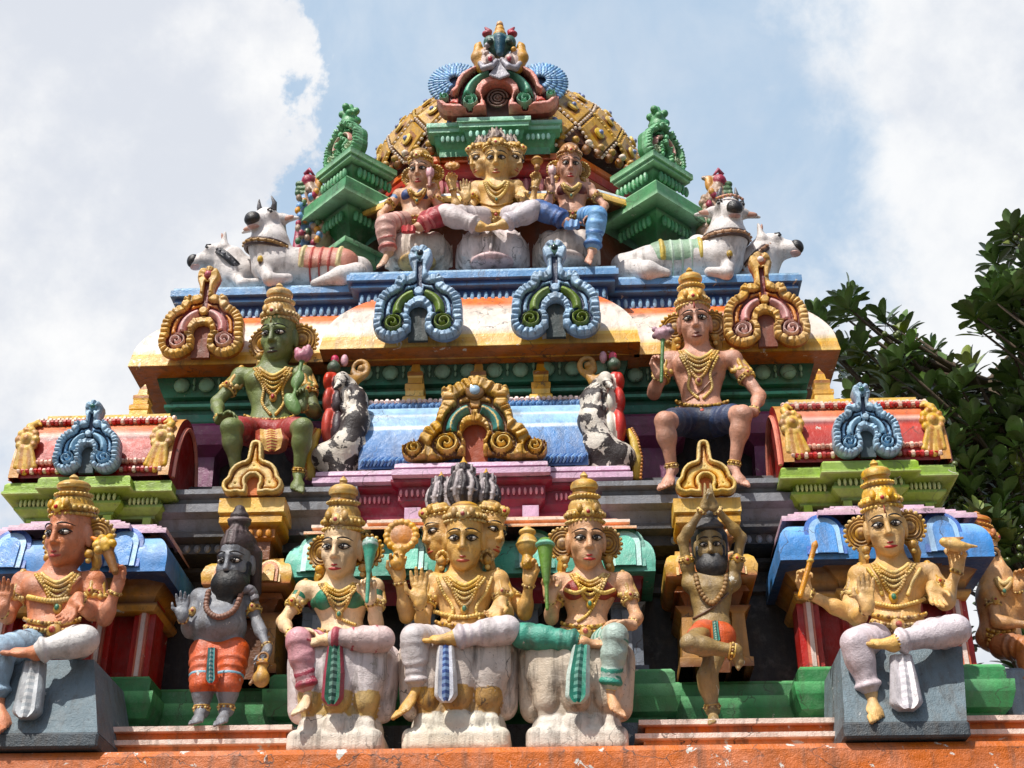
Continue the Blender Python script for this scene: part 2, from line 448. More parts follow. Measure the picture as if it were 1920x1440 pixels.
    if cres:
        rr = np.hypot(U, Vg-cres[2]); an = np.degrees(np.arctan2(Vg-cres[2], np.abs(U)))
        m = (rr > cres[0]) & (rr < cres[1]) & (an > -8) & (an < 74) & ins
        mo = (rr > cres[0]-.05) & (rr < cres[1]+.05) & (an > -16) & (an < 80) & ins
        Hh[mo] = .42; cid[mo] = 2
        mid = (rr-cres[0])/(cres[1]-cres[0])
        Hh[m] = (.5+.35*np.sin(np.clip(mid, 0, 1)*math.pi))[m]; cid[m] = 3
        m2 = m & (mid > .42) & (mid < .56); cid[m2] = 4
        m = (rr > cres[0]-.17) & (rr < cres[0]-.05) & (an > -25) & ins; Hh[m] = (.72+.25*beads)[m]; cid[m] = 1
    for x, y, r, sg in sp:
        rr = np.hypot(U-x, Vg-y); th = np.arctan2(Vg-y, (U-x)*sg)
        m = (rr < r) & ins; mo = (rr < r+.045) & ins
        Hh[mo] = .42; cid[mo] = 2
        f = (rr/(r*.55)-th/(2*math.pi)) % 1.0
        Hh[m] = np.where(f < .26, .45, .55+.4*np.sin((f-.26)/.74*math.pi))[m]
        cid[m] = np.where(f < .26, 2, 4)[m]
    if kind in ('scroll',):
        m = ins & (np.abs(U) < .06) & (Vg > 1.15) & (Vg < Hn-.45); cid[m] = 2; Hh[m] = .55
        rr = np.hypot(U, Vg-1.16); m = (rr < .1) & ins; Hh[m] = .95; cid[m] = 1
    back = np.where(hole < 0, 1, 0)
    # solid
    k = w/2; nx = int(2.2*k/res); nz = int((h+.06)/res); ny = int((depth+.06)/res)
    xs = -1.1*k+res*np.arange(nx); zs = -.03+res*np.arange(nz); ys = -depth-.03+res*np.arange(ny)
    def samp(T, x, z):
        fi = np.clip((x/k-gu[0])/(gu[1]-gu[0]), 0, len(gu)-1.01); fj = np.clip((z/k-gv[0])/(gv[1]-gv[0]), 0, len(gv)-1.01)
        i = fi.astype(int); j = fj.astype(int); a = fi-i; b = fj-j
        return T[i, j]*(1-a)*(1-b)+T[i+1, j]*a*(1-b)+T[i, j+1]*(1-a)*b+T[i+1, j+1]*a*b
    X, Z = np.meshgrid(xs, zs, indexing='ij')
    ds = samp(np.where(ins, -dist, d), X, Z)*k
    hh = samp(Hh, X, Z)*depth
    D = np.maximum(ds[:, None, :], np.maximum(-ys[None, :, None]-hh[:, None, :], ys[None, :, None])).astype(np.float32)
    Vv, F, ijk = nets(D, (xs[0], ys[0], zs[0]), res)
    plt = np.array([pal['body'], pal['rim'], pal['groove'], pal['crescent'], pal['spiral'], tuple(v*.62 for v in pal['rim'])])
    fi = np.clip(((Vv[:, 0]/k-gu[0])/(gu[1]-gu[0])).round().astype(int), 0, len(gu)-1); fj = np.clip(((Vv[:, 2]/k-gv[0])/(gv[1]-gv[0])).round().astype(int), 0, len(gv)-1)
    cols = plt[cid[fi, fj]].copy()
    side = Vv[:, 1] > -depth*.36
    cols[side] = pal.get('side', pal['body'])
    R = rot(yaw, tilt); c = np.array(c)
    o = make(name, Vv @ R.T+c, F, mat or M_orn, parent, cols)
    # dark back plate of the hole and the jewel
    m = MB(); Rm = Matrix(R.tolist())
    zt_ = (hc+hs*1.3)*k; m.box(c+R @ np.array((0, -.02, zt_/2+.004)), (hs*k*1.3, .016, zt_/2), Rm, pal['hole'])
    m.build('arch_recess', M_dark, o)
    if jewel:
        m = MB(); p = c+R @ np.array((0, -depth*.78, (Hn-.25)*k))
        m.lathe([(.0, .012), (.1*k, .01), (.14*k, 0), (.15*k, -.02)], Matrix.Translation(p) @ (Rm @ Matrix.Rotation(rad(90), 3, 'X')).to_4x4(), 14, jewel[0])
        m.ball(p, (.085*k, .03, .085*k), 10, 8, Rm, jewel[1])
        m.build('jewel', M_jewel, o, True)
    return o
def spire(m, x, y, z, w, h):
    """square stepped finial"""
    def sq(r): return [(x-r, y+r), (x-r, y-r), (x+r, y-r), (x+r, y+r)]
    lv = [(1, 0), (1, .16), (.9, .19), (.78, .2), (.78, .30), (.84, .33), (.84, .42), (.7, .45), (.62, .46), (.62, .56), (.68, .59), (.68, .66), (.5, .7), (.42, .71), (.34, .84), (.12, .95), (.03, 1.0)]
    pr = [(0, z+t*h, cGOLD_D if i % 4 == 2 else (cGOLD if i % 3 else cGOLD_L)) for i, (r, t) in enumerate(lv)]
    b = len(m.v)
    for (r, t), q in zip(lv, pr):
        for px_, py_ in sq(r*w): m.v.append((px_, py_, q[1]))
    for j in range(len(lv)-1):
        for i in range(4):
            k = (i+1) % 4; m.quad((b+j*4+i, b+j*4+k, b+j*4+4+k, b+j*4+4+i), [pr[j][2]]*4)
    m.quad([b+4*(len(lv)-1)+i for i in range(4)], [cGOLD]*4)
def dents(m, x0, x1, y, z, n, r, col, ang=0):
    for i in range(n):
        x = x0+(x1-x0)*(i+.5)/n
        m.ball((x, y, z), (r[0], r[1], r[2]), 7, 5, None, col)
def tab(m, x, y, z0, w, h, cols, lean=.0):
    """rounded horseshoe tab on a cornice: three nested plates"""
    for q, (s, dy, c) in enumerate(((1, .0, cols[0]), (.78, .014, cols[1]), (.5, .026, cols[2]))):
        pts = []
        W = w*s; H = h*(.5+.5*s)
        for i in range(13):
            a = math.pi*i/12; pts.append((x+W*math.cos(a), z0+H-W+W*math.sin(a)))
        pts = [(x+W, z0)]+pts+[(x-W, z0)]
        n = len(pts); b = len(m.v)
        for px_, pz_ in pts: m.v.append((px_, y-dy-.02+lean*(pz_-z0), pz_))
        for px_, pz_ in pts: m.v.append((px_, y+.16+lean*(pz_-z0), pz_))
        m.quad([b+i for i in range(n)], [c]*n)
        for i in range(n-1): m.quad((b+i, b+n+i, b+n+i+1, b+i+1), [cols[0] if q == 0 else c]*4)
# ================================================================ the tower
tower = thing('temple_tower', 'brightly painted stepped temple tower with orange base, cream eaves and golden dome', 'temple tower', (A, 9.5, 0))
m = MB()
fp = steps(A, [(4.6, 7.66)], 11.5)
m.sweep(fp, [(-.08, 0, cBROWN), (-.08, 3.1, cBROWN), (.06, 3.2, cORANGE), (.06, 3.3, cORANGE), (0, 3.34, cORANGE), (0, 3.69, cORANGE), (-.02, 3.722, cORANGE), (-.3, 3.73, cORANGE2)], cap_top=cORANGE2)
m.build('base_wall', M_wall_old, tower)
for sx in (-1, 1):
    m = MB()
    x0, x1 = sorted((A+sx*1.0, A+sx*4.5))
    w = (x1-x0)/2; fpp = steps((x0+x1)/2, [(w, 7.99)], 9.0)
    m.sweep(fpp, [(-.02, 3.6, cORANGE), (-.02, 3.755, cORANGE), (.03, 3.757, cSTRIPE), (.03, 3.787, cSTRIPE), (-.03, 3.791, cORANGE2), (-.035, 3.840, cORANGE2), (.015, 3.845, cSTRIPE), (.015, 3.873, cSTRIPE), (-.045, 3.877, cORANGE), (-.05, 3.925, cORANGE), (-.01, 3.931, cSTRIPE), (-.01, 3.960, cSTRIPE), (-.06, 3.970, cSTRIPE), (-.12, 3.975, cSTRIPE)], cap_top=cSTRIPE)
    m.build('striped_step', M_wall_old, tower, sharp=40)
m = MB()
fp = steps(A, [(1.27, 8.47), (2.03, 8.74), (3.3, 8.47)], 9.6)
G2 = tuple(a*.8 for a in cGRN)
m.sweep(fp, [(-.06, 4.055, cGRN), (-.06, 4.13, cGRN), (.0, 4.15, cGRN), (.03, 4.24, cGRN), (.035, 4.30, cGRN_L), (.035, 4.315, cGRN_L), (.0, 4.325, cGRN), (.0, 4.40, cGRN), (-.02, 4.425, cGRN_L), (-.06, 4.43, cGRN_L)], cap_top=cBLK2)
m.build('plinth', M_wall, tower)
m = MB(); m.sweep(steps(A, [(1.9, 8.36)], 9.4), [(0, 3.6, C(104, 116, 126)), (0, 4.05, C(104, 116, 126))], cap_top=C(104, 116, 126)); m.build('core_wall', M_wall_old, tower)
# dark niche wall with its mouldings and the grey ledge of the second tier
m = MB()
fp = steps(A, [(3.1, 9.0)], 10.4)
cD = C(46, 46, 50)
fp0 = fp
m.sweep(fp, [(0, 4.432, cBLK), (0, 5.1, cBLK), (.05, 5.11, cBLK2), (.05, 5.15, cBLK2), (.0, 5.16, cBLK), (.0, 5.27, cBLK), (.1, 5.3, cBLK2), (.1, 5.33, cBLK2)], cap_top=cBLK2)
m.sweep(fp0, [(0, 5.33, cBLK), (0, 5.95, cBLK)])
NP = [(.08, 5.34, cBLK), (.3, 5.35, cBLK), (.3, 5.42, cD), (.38, 5.44, cBLK2), (.38, 5.48, cBLK2), (.34, 5.49, cGREY), (.38, 5.57, cGREY), (.46, 5.59, cGREY), (.46, 5.65, cGREY),
            (.42, 5.66, cBLK2), (.42, 5.70, cGREY), (.48, 5.715, cGREY), (.48, 5.75, cGREY), (.3, 5.765, cBLK2), (.2, 5.77, cBLK2), (.18, 5.87, cGREY), (.1, 5.955, cBLK2), (-.1, 5.965, cBLK2)]
for sx in (-1, 1): m.sweep(steps(A+sx*1.62, [(.34, 9.0)], 9.6), NP, cap_top=cBLK2)
for sx in (-1, 1):
    dents(m, *sorted((A+sx*1.3, A+sx*2.15)), 8.7, 5.385, 12, (.025, .02, .03), cGREY)
    dents(m, *sorted((A+sx*1.3, A+sx*2.15)), 9.0, 5.215, 16, (.02, .014, .03), cBLK2)
m.build('niche_wall', M_dark, tower)
# second tier: dark wall, purple piers, teal frieze
m = MB()
fp = steps(A, [(1.0, 9.3), (2.35, 9.42)], 11)
m.sweep(fp, [(0, 5.9, cBLK), (0, 7.0, cBLK)])
m.build('tier_wall', M_dark, tower)
for sx in (-1, 1):
    for dx, ww in ((2.18, .2), (1.28, .16)):
        m = MB(); x = A+sx*dx; f4 = steps(x, [(ww, 9.2)], 9.6)
        m.sweep(f4, [(.0, 5.97, cPUR), (0, 6.05, cPUR), (-.02, 6.07, cPUR), (-.03, 6.36, cPUR), (.0, 6.38, cPUR), (.06, 6.42, cPUR), (.08, 6.5, cPUR), (.08, 6.57, cPUR), (.06, 6.6, cPUR)], cap_top=cPUR)
        m.build('purple_pier', M_wall, tower)
m = MB()
fp = steps(A, [(1.02, 9.1), (2.42, 9.22)], 11)
m.sweep(fp, [(-.06, 6.6, cDKG), (-.04, 6.605, cDKG2), (0, 6.66, cDKG2), (0, 6.72, cDKG2), (-.03, 6.73, cDKG), (-.03, 6.77, cDKG), (.02, 6.78, cTEAL), (.02, 6.805, cTEAL), (-.02, 6.81, cDKG), (-.02, 6.85, cDKG), (.03, 6.86, cDKG2), (.06, 6.93, cDKG), (.09, 7.02, cDKG), (.09, 7.12, cDKG)])
for x0, x1, y, n in ((A-.98, A+.98, 9.02, 10), (A-2.4, A-1.06, 9.14, 7), (A+1.06, A+2.4, 9.14, 7)):
    st = (x1-x0)/n
    for i in range(n):
        x = x0+st*(i+.5)
        m.ball((x, y+.0, 6.935), (.062, .035, .062), 14, 6, None, cDISC)
        m.ball((x+st*.5, y, 6.965), (.014, .02, .03), 7, 5, None, cDISC); m.ball((x+st*.5, y+.01, 6.915), (.011, .02, .024), 7, 5, None, cDISC)
m.build('teal_frieze', M_wall, tower, True, 35)
# the two eaves of the second tier (bottom gold, cream middle, orange shoulder)
def eave(name, hw, y, back, o=0):
    m = MB(); fp = steps(A, [(hw, y)], back)
    und = cUND
    prof = [(-.5, 7.06, und), (-.42, 7.02, und), (-.04, 6.99, und), (0, 6.99, cGOLD_D), (0, 6.99, cGOLD), (.0, 7.0, cGOLD_L), (-.005, 7.03, cGOLD), (-.012, 7.075, cGOLD), (-.012, 7.075, cYEL), (-.014, 7.10, cYEL)]
    n = 16; seq = []
    for i in range(n+1):
        t = i/n
        oo = -.016-.28*(t**1.35); zz = 7.10+.50*(t**.85)
        if t < .0: c = cYEL
        elif t < .55: c = tuple(a+(b-a)*min(1, (t+.02)/.07) for a, b in zip(cYEL, cCREAM))
        else: c = tuple(a+(b-a)*min(1, (t-.55)/.2) for a, b in zip(cCREAM, cPEACH))
        seq.append((oo, zz, c))
    prof += seq+[(-.3, 7.615, cPEACH), (-.5, 7.62, cPEACH)]
    m.sweep(fp, prof, cap_top=cPEACH)
    return m.build(name, M_eave, tower, True, 38)
eave('front_eave', 1.185, 8.75, 9.6)
eave('wide_eave', 2.67, 8.93, 10.8)
# blue ledge carrying the cows and the top figures
def ledge(name, hw, y, back, z0=7.55, dn=36):
    m = MB(); fp = steps(A, [(hw, y)], back)
    m.sweep(fp, [(-.05, z0-.03, cBLU_D), (-.05, z0+.0, cBLU), (-.06, z0+.02, cBLU_D), (-.06, z0+.14, cBLU_D), (.0, z0+.15, cBLU), (.0, z0+.165, cBLU), (-.005, z0+.17, cBLU_D), (-.005, z0+.19, cBLU_D), (.03, z0+.2, cBLU), (.03, z0+.255, cBLU), (.012, z0+.26, cBLU_L), (.012, z0+.285, cBLU_L), (-.02, z0+.295, cBLU_L)], cap_top=cBLU_L)
    dents(m, A-hw+.06, A+hw-.06, y+.055, z0+.075, dn, (.018, .02, .045), cBLU_L)
    return m.build(name, M_wall, tower, True, 30)
ledge('front_ledge', 1.03, 9.0, 9.6)
ledge('wide_ledge', 2.46, 9.15, 10.9, 7.545, 84)
# neck of the dome
def chamf(hw, y, ch, back):
    return [(A2-hw-ch, back), (A2-hw-ch, y+ch), (A2-hw, y), (A2+hw, y), (A2+hw+ch, y+ch), (A2+hw+ch, back)]
cUB = C(120, 66, 30); cNB = C(96, 40, 36)
m = MB()
m.sweep(chamf(.78, 9.62, .45, 11.2), [(0, 7.84, cNB), (0, 8.2, cNB), (0, 8.8, cUB), (.0, 9.2, cUB)])
m.build('neck_wall', M_dark, tower)
m = MB()
m.sweep([(A2-1.62, 11.3), (A2-1.62, 9.76), (A2-.86, 9.36), (A2+.86, 9.36), (A2+1.62, 9.76), (A2+1.62, 11.3)], [(-.35, 8.86, cUB), (-.04, 8.79, cUB), (0, 8.79, cGOLD), (.0, 8.83, cGOLD_L), (-.01, 8.86, cGOLD), (-.02, 8.865, cBLU_L), (-.03, 8.90, cWHITE), (-.12, 8.96, C(190, 205, 228)), (-.3, 9.03, cCREAM), (-.36, 9.04, cRED_L)], cap_top=cCRIM)
m.build('neck_eave', M_eave, tower)
m = MB()
cF1, cF2 = C(150, 44, 62), C(196, 120, 120)
m.sweep(chamf(.62, 9.66, .5, 11.2), [(0, 9.03, cCRIM), (.02, 9.06, cF1), (.05, 9.2, cF1), (.03, 9.23, cCRIM), (.06, 9.25, cRED), (.09, 9.27, cRED), (.09, 9.36, C(206, 66, 34)), (.06, 9.37, cRED), (.1, 9.39, cPEACH), (.1, 9.44, cPEACH), (.0, 9.46, cRED_L)], cap_top=cRED)
for s_ in (-1, 1):
    for i in range(10):
        t = (i+.5)/10; m.ball((A2+s_*(.62+.5*t), 9.6+.5*t, 9.14), (.026, .03, .075), 7, 6, None, cF2)
dents(m, A2-.6, A2+.6, 9.61, 9.14, 18, (.026, .03, .075), cF2)
m.build('neck_moulding', M_wall, tower, True, 30)
# dome of golden scales
cDG, cDG2, cRIB = C(188, 142, 48), C(140, 88, 28), C(92, 50, 20)
DC = Vector((A2+.03, 10.5, 9.60)); DR = Vector((1.33, 1.05, 1.2))
def dome_pt(a, e, k=1.0):
    return Vector((DC.x+DR.x*k*math.sin(a)*math.cos(e), DC.y-DR.y*k*math.cos(a)*math.cos(e), DC.z+DR.z*k*math.sin(e)))
m = MB(); NA = 18
rows = [0, .24, .48, .72, .96, 1.2, 1.4]
prof = [(.97*math.cos(e), .97*math.sin(e), cRIB) for e in [x*.1 for x in range(0, 16)]]
m.lathe(prof, Matrix.Translation(DC) @ Matrix.Diagonal((DR.x, DR.y, DR.z, 1)), 44)
wh = C(232, 210, 190)
for j in range(len(rows)-1):
    e = rows[j]+.13; he = .24
    for i in range(NA):
        a = 2*math.pi*(i+.5*(j % 2))/NA; ha = math.pi/NA
        cor = [dome_pt(a-ha, e, 1.0), dome_pt(a, e-he, 1.0), dome_pt(a+ha, e, 1.0), dome_pt(a, e+he, 1.0)]
        ctr = dome_pt(a, e, 1.0)
        if ctr.y > 10.9: continue
        inn = [ctr+(c_-ctr)*.88 for c_ in cor]; nrm = (ctr-DC).normalized()
        i2 = [ctr+(c_-ctr)*.80+nrm*.028 for c_ in cor]; i3 = [ctr+(c_-ctr)*.46+nrm*.012 for c_ in cor]
        b = len(m.v); m.v += [tuple(p) for p in inn+i2+i3]
        for q in range(4):
            w_ = (q+1) % 4
            m.quad((b+q, b+w_, b+4+w_, b+4+q), [cDG]*4); m.quad((b+4+q, b+4+w_, b+8+w_, b+8+q), [cDG]*4)
        m.quad((b+8, b+9, b+10, b+11), [cDG2]*4)
        if j < 5:
            m.lathe([(.055, 0), (.058, .02), (.04, .028), (0, .03)], Matrix.Translation(ctr+nrm*.008) @ nrm.to_track_quat('Z', 'Y').to_matrix().to_4x4(), 12, C(226, 190, 90)); m.ball(ctr+nrm*.036, .026, 8, 6, None, C(128, 140, 186))
            for q, w_ in ((0, 1), (1, 2)):
                for t in (.06, .2, .34, .48, .62, .76, .9):
                    m.ball(cor[q]+(cor[w_]-cor[q])*t+nrm*.02, (.017, .017, .014), 6, 4, None, wh if (i+j) % 3 else cGOLD_L)
dome = m.build('dome', M_orn, tower, True, 40)
m = MB()
for i in range(64):
    a = 2*math.pi*i/64; p = dome_pt(a, -.02, 1.03)
    if p.y < 11: m.ball(p, (.036, .036, .032), 7, 5, None, wh if i % 3 == 0 else cDG)
    p = dome_pt(a, -.06, 1.0)
    if p.y < 11: m.ball(p, (.045, .045, .05), 6, 4, None, cDG2)
m.build('dome_beading', M_orn, tower, True)
# mint block carrying the crest
cMINT, cMINT2, cMINTL = C(84, 158, 112), C(44, 116, 74), C(160, 212, 190)
m = MB()
m.sweep(steps(A2-.03, [(.26, 9.36), (.53, 9.42)], 10.2), [(-.05, 9.36, cMINT2), (-.05, 9.44, cMINT), (-.02, 9.47, cMINT), (.0, 9.55, cMINT), (.04, 9.56, cMINT), (.04, 9.60, cMINTL), (.06, 9.605, cMINT), (.06, 9.65, cMINTL), (.02, 9.67, cMINTL)], cap_top=cMINT)
dents(m, A2-.5, A2-.28, 9.4, 9.50, 5, (.018, .016, .035), cMINTL); dents(m, A2+.24, A2+.46, 9.4, 9.50, 5, (.018, .016, .035), cMINTL); dents(m, A2-.26, A2+.2, 9.34, 9.50, 8, (.018, .016, .035), cMINTL)
m.build('crest_block', M_wall, tower, True, 35)
pc = P(934, 228, 9.42)
crest = relief_arch('crest_arch', tower, pc+Vector((0, 0, .01)), P(1046, 228, 9.3).x-P(818, 228, 9.3).x, .53, dict(rim=C(214, 130, 112), groove=C(96, 24, 30), body=C(206, 62, 34), crescent=C(96, 176, 148), spiral=C(120, 180, 150), hole=C(88, 66, 60), side=C(150, 60, 50)), 'crest', .2, res=.0065)
# carved rosette in the recess
m = MB(); q = pc+Vector((0, -.09, .19))
for rr in (.03, .06, .09): m.tube([q+Vector((rr*math.cos(t*.5), 0, rr*1.1*math.sin(t*.5))) for t in range(13)], .011, 5, C(120, 96, 84))
m.ball(q, (.018, .02, .018), 8, 6, None, C(130, 104, 90))
m.build('carved_rosette', M_orn, crest, True)
# blue feather fans behind the crest
for sx in (-1, 1):
    m = MB(); cF = C(136, 182, 216); cFD = C(70, 110, 160)
    base = P(934+sx*80, 158, 9.55)
    for r_, n_, w_ in ((.11, 13, .028), (.155, 19, .030), (.205, 25, .030), (.25, 29, .032)):
        for i in range(n_):
            a = rad(-60+i*225/(n_-1)); dv = Vector((sx*math.cos(a), 0, math.sin(a)))
            p0 = base+dv*r_*.45+Vector((0, (.27-r_)*-.3, 0)); p1 = base+dv*r_+Vector((0, (.27-r_)*-.3, 0))
            m.tube([p0, (p0+p1)/2, p1-dv*.02, p1], [w_*.5, w_*.62, w_*.6, .008], 6, cF if i % 2 else C(96, 142, 190))
    m.ball(base+Vector((0, .03, 0)), (.14, .04, .16), 14, 8, None, cFD)
    m.build('feather_fan', M_orn, tower, True)
# eave arches
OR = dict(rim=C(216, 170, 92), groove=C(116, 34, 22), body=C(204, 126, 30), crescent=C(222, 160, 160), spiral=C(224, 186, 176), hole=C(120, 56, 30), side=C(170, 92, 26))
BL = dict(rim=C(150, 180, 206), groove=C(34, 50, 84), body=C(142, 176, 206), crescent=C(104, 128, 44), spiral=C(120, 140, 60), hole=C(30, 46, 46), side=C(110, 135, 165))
for (px, pb, pt_, wpx, yy, pal, jw) in ((784, 644, 470, 180, 8.66, BL, (C(120, 150, 160), C(24, 34, 40))), (1043, 637, 460, 182, 8.66, BL, (C(110, 150, 130), C(26, 44, 40))), (376, 676, 510, 166, 8.86, OR, (C(140, 40, 40), C(200, 110, 120))), (1440, 655, 482, 170, 8.86, OR, (C(170, 90, 40), C(225, 200, 190)))):
    b = P(px, pb, yy); t = P(px, pt_, yy); px = px+random.uniform(-2, 2); wpx *= random.uniform(.97, 1.03); l = P(px-wpx/2, pb, yy); r = P(px+wpx/2, pb, yy)
    relief_arch('eave_arch', tower, b, r.x-l.x, t.z-b.z, pal, 'scroll', .11, res=.0055, jewel=jw)
# ================================================================ central barrel-roofed shrine
cs = thing('barrel_shrine', 'central shrine with teal cornice, crimson band and blue barrel roof under gold arch', 'shrine', (A, 8.8, 4.43))
BX = -.665
m = MB(); cPIL = C(118, 128, 142); cPIL2 = C(84, 94, 110)
m.sweep(steps(BX, [(1.1, 8.86)], 9.3), [(0, 4.44, cBLK), (0, 5.03, cBLK)])
for dx in (-1.02, -.34, .34, 1.02):
    m.sweep(steps(BX+dx, [(.1, 8.72)], 9.2), [(.03, 4.44, cPIL2), (.03, 4.52, cPIL2), (0, 4.53, cPIL), (0, 4.92, cPIL), (.03, 4.95, cPIL)], cap_top=cPIL)
    m.box((BX+dx, 8.716, 4.72), (.03, .012, .18), None, C(150, 158, 170))
m.build('pilaster_wall', M_wall, cs)
m = MB()
m.sweep(steps(BX, [(1.06, 8.64)], 9.3), [(0, 4.93, cCRIM), (.02, 4.95, cCRIM), (.06, 5.0, cCRIM), (.06, 5.06, cCRIM), (.1, 5.1, cCRIM)])
m.build('crimson_capital', M_wall, cs)
m = MB(); cT2 = C(70, 152, 132)
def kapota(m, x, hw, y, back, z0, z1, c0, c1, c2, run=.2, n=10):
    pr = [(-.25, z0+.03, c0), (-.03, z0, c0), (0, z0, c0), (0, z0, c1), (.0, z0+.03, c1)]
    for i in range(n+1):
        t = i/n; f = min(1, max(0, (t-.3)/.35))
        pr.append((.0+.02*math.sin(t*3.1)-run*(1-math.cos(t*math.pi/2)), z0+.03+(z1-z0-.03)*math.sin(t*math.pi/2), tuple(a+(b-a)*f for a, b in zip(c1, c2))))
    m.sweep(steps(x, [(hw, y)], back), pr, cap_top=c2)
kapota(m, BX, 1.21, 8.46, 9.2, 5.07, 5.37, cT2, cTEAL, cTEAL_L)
for dx in (-1.0, -.4, .43, 1.02):
    tab(m, BX+dx, 8.465, 5.1, .13, .3, (C(84, 158, 140), C(176, 218, 208), cTEAL), .2)
m.build('teal_cornice', M_wall, cs, True, 38)
m = MB(); cST = C(226, 150, 92)
m.sweep(steps(BX, [(.6, 8.5), (.98, 8.56)], 9.2), [(.12, 5.365, cST), (.12, 5.385, C(232, 200, 170)), (.06, 5.39, cST), (.06, 5.42, cST), (.08, 5.43, C(236, 210, 190)), (.08, 5.45, C(236, 210, 190)), (.0, 5.46, cST), (0, 5.49, C(226, 170, 150)), (-.05, 5.5, cLIL)], cap_top=cLIL)
m.build('striped_moulding', M_wall, cs)
m = MB()
pr = [(-.1, 5.5, cCRIM), (-.1, 5.56, cCRIM), (-.06, 5.6, C(176, 60, 84)), (-.06, 5.62, cCRIM), (-.02, 5.66, cCRIM), (-.02, 5.76, cCRIM), (.03, 5.78, cCRIM), (.03, 5.80, cCRIM)]
m.sweep(steps(BX, [(.52, 8.56), (1.05, 8.66)], 9.4), pr)
for x0, x1, y, n in ((BX-1.02, BX-.56, 8.665, 14), (BX-.5, BX+.5, 8.565, 26), (BX+.56, BX+1.02, 8.665, 14)):
    dents(m, x0, x1, y, 5.71, n, (.011, .018, .028), C(224, 150, 160))
for dx in (-.4, .4): m.box((BX+dx, 8.62, 5.56), (.055, .03, .055), None, cLIL)
m.build('crimson_band', M_wall, cs, False)
m = MB()
m.sweep(steps(BX, [(.52, 8.5), (1.08, 8.6)], 9.4), [(-.06, 5.802, cLIL), (.02, 5.81, cLIL), (.02, 5.85, cLIL), (-.005, 5.853, C(170, 120, 150)), (-.005, 5.868, C(170, 120, 150)), (.005, 5.872, cLIL), (.0, 5.9, cLIL), (-.03, 5.92, C(222, 196, 212))], cap_top=C(222, 196, 212))
m.build('lilac_ledge', M_wall, cs)
# barrel roof with blue bands, twisted rope edges and a pink crest
BY, BZ, BR, BH = 9.02, 5.92, .37, .66
m = MB(); xs = [BX-.80+1.60*i/30 for i in range(31)]
def brl(t): return (BY-BR*math.cos(t), BZ+.02+BH*math.sin(t)**.9 if t > 0 else BZ+.02)
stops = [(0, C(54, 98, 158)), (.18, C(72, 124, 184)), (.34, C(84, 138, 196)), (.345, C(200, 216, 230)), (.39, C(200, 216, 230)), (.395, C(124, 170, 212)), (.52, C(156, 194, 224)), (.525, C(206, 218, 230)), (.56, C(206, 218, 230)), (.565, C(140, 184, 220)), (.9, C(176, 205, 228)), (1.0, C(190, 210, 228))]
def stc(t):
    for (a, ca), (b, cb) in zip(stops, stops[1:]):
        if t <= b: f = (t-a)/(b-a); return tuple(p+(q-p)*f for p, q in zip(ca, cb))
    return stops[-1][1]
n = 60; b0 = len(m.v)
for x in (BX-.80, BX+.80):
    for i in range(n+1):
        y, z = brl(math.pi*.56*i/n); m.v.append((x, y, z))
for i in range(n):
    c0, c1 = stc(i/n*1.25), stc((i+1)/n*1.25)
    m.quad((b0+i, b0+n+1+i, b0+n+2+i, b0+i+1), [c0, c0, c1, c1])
for zt, cc, rr in ((.06, C(60, 110, 176), .035), (1.13, C(70, 110, 160), .04)):
    y, z = brl(zt)
    for i in range(64):
        x = BX-.78+1.56*(i+.5)/64
        m.tube([(x-.02, y-.012, z-.035), (x, y-.024, z), (x+.02, y-.006, z+.035)], [.006, .014, .006], 5, cc if i % 2 else C(120, 160, 205))
m.sweep(steps(BX, [(.80, 8.86)], 9.3), [(0, 6.53, C(226, 196, 196)), (0, 6.565, C(226, 196, 196)), (-.02, 6.57, C(214, 150, 150)), (-.02, 6.6, C(230, 200, 196)), (-.05, 6.63, C(236, 214, 206)), (-.1, 6.64, C(226, 190, 180))], cap_top=C(226, 190, 180))
for i in range(40): m.ball((BX-.79+1.58*(i+.5)/40, 8.875, 6.595), (.024, .03, .02+.008*(i % 2)), 6, 4, None, C(232, 206, 200))
m.build('barrel_roof', M_wall, cs, True, 40)
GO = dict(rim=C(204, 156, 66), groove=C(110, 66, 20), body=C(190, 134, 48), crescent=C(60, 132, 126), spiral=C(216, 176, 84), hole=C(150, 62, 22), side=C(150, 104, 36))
b = P(880, 884, 8.58); t_ = P(880, 712, 8.58); l = P(748, 884, 8.58); r = P(1012, 884, 8.58)
relief_arch('gold_arch', cs, (BX+.02, 8.58, 5.925), r.x-l.x, t_.z-5.95, GO, 'spread', .13, res=.006, jewel=(C(120, 84, 40), C(150, 180, 205)))
for px in (778, 897, 1015):
    m = MB(); p = P(px, 757, 9.02); q = P(px, 680, 9.02)
    spire(m, p.x, 9.02, 6.60, .085, q.z-6.56); m.build('roof_finial', M_wall, cs, False)
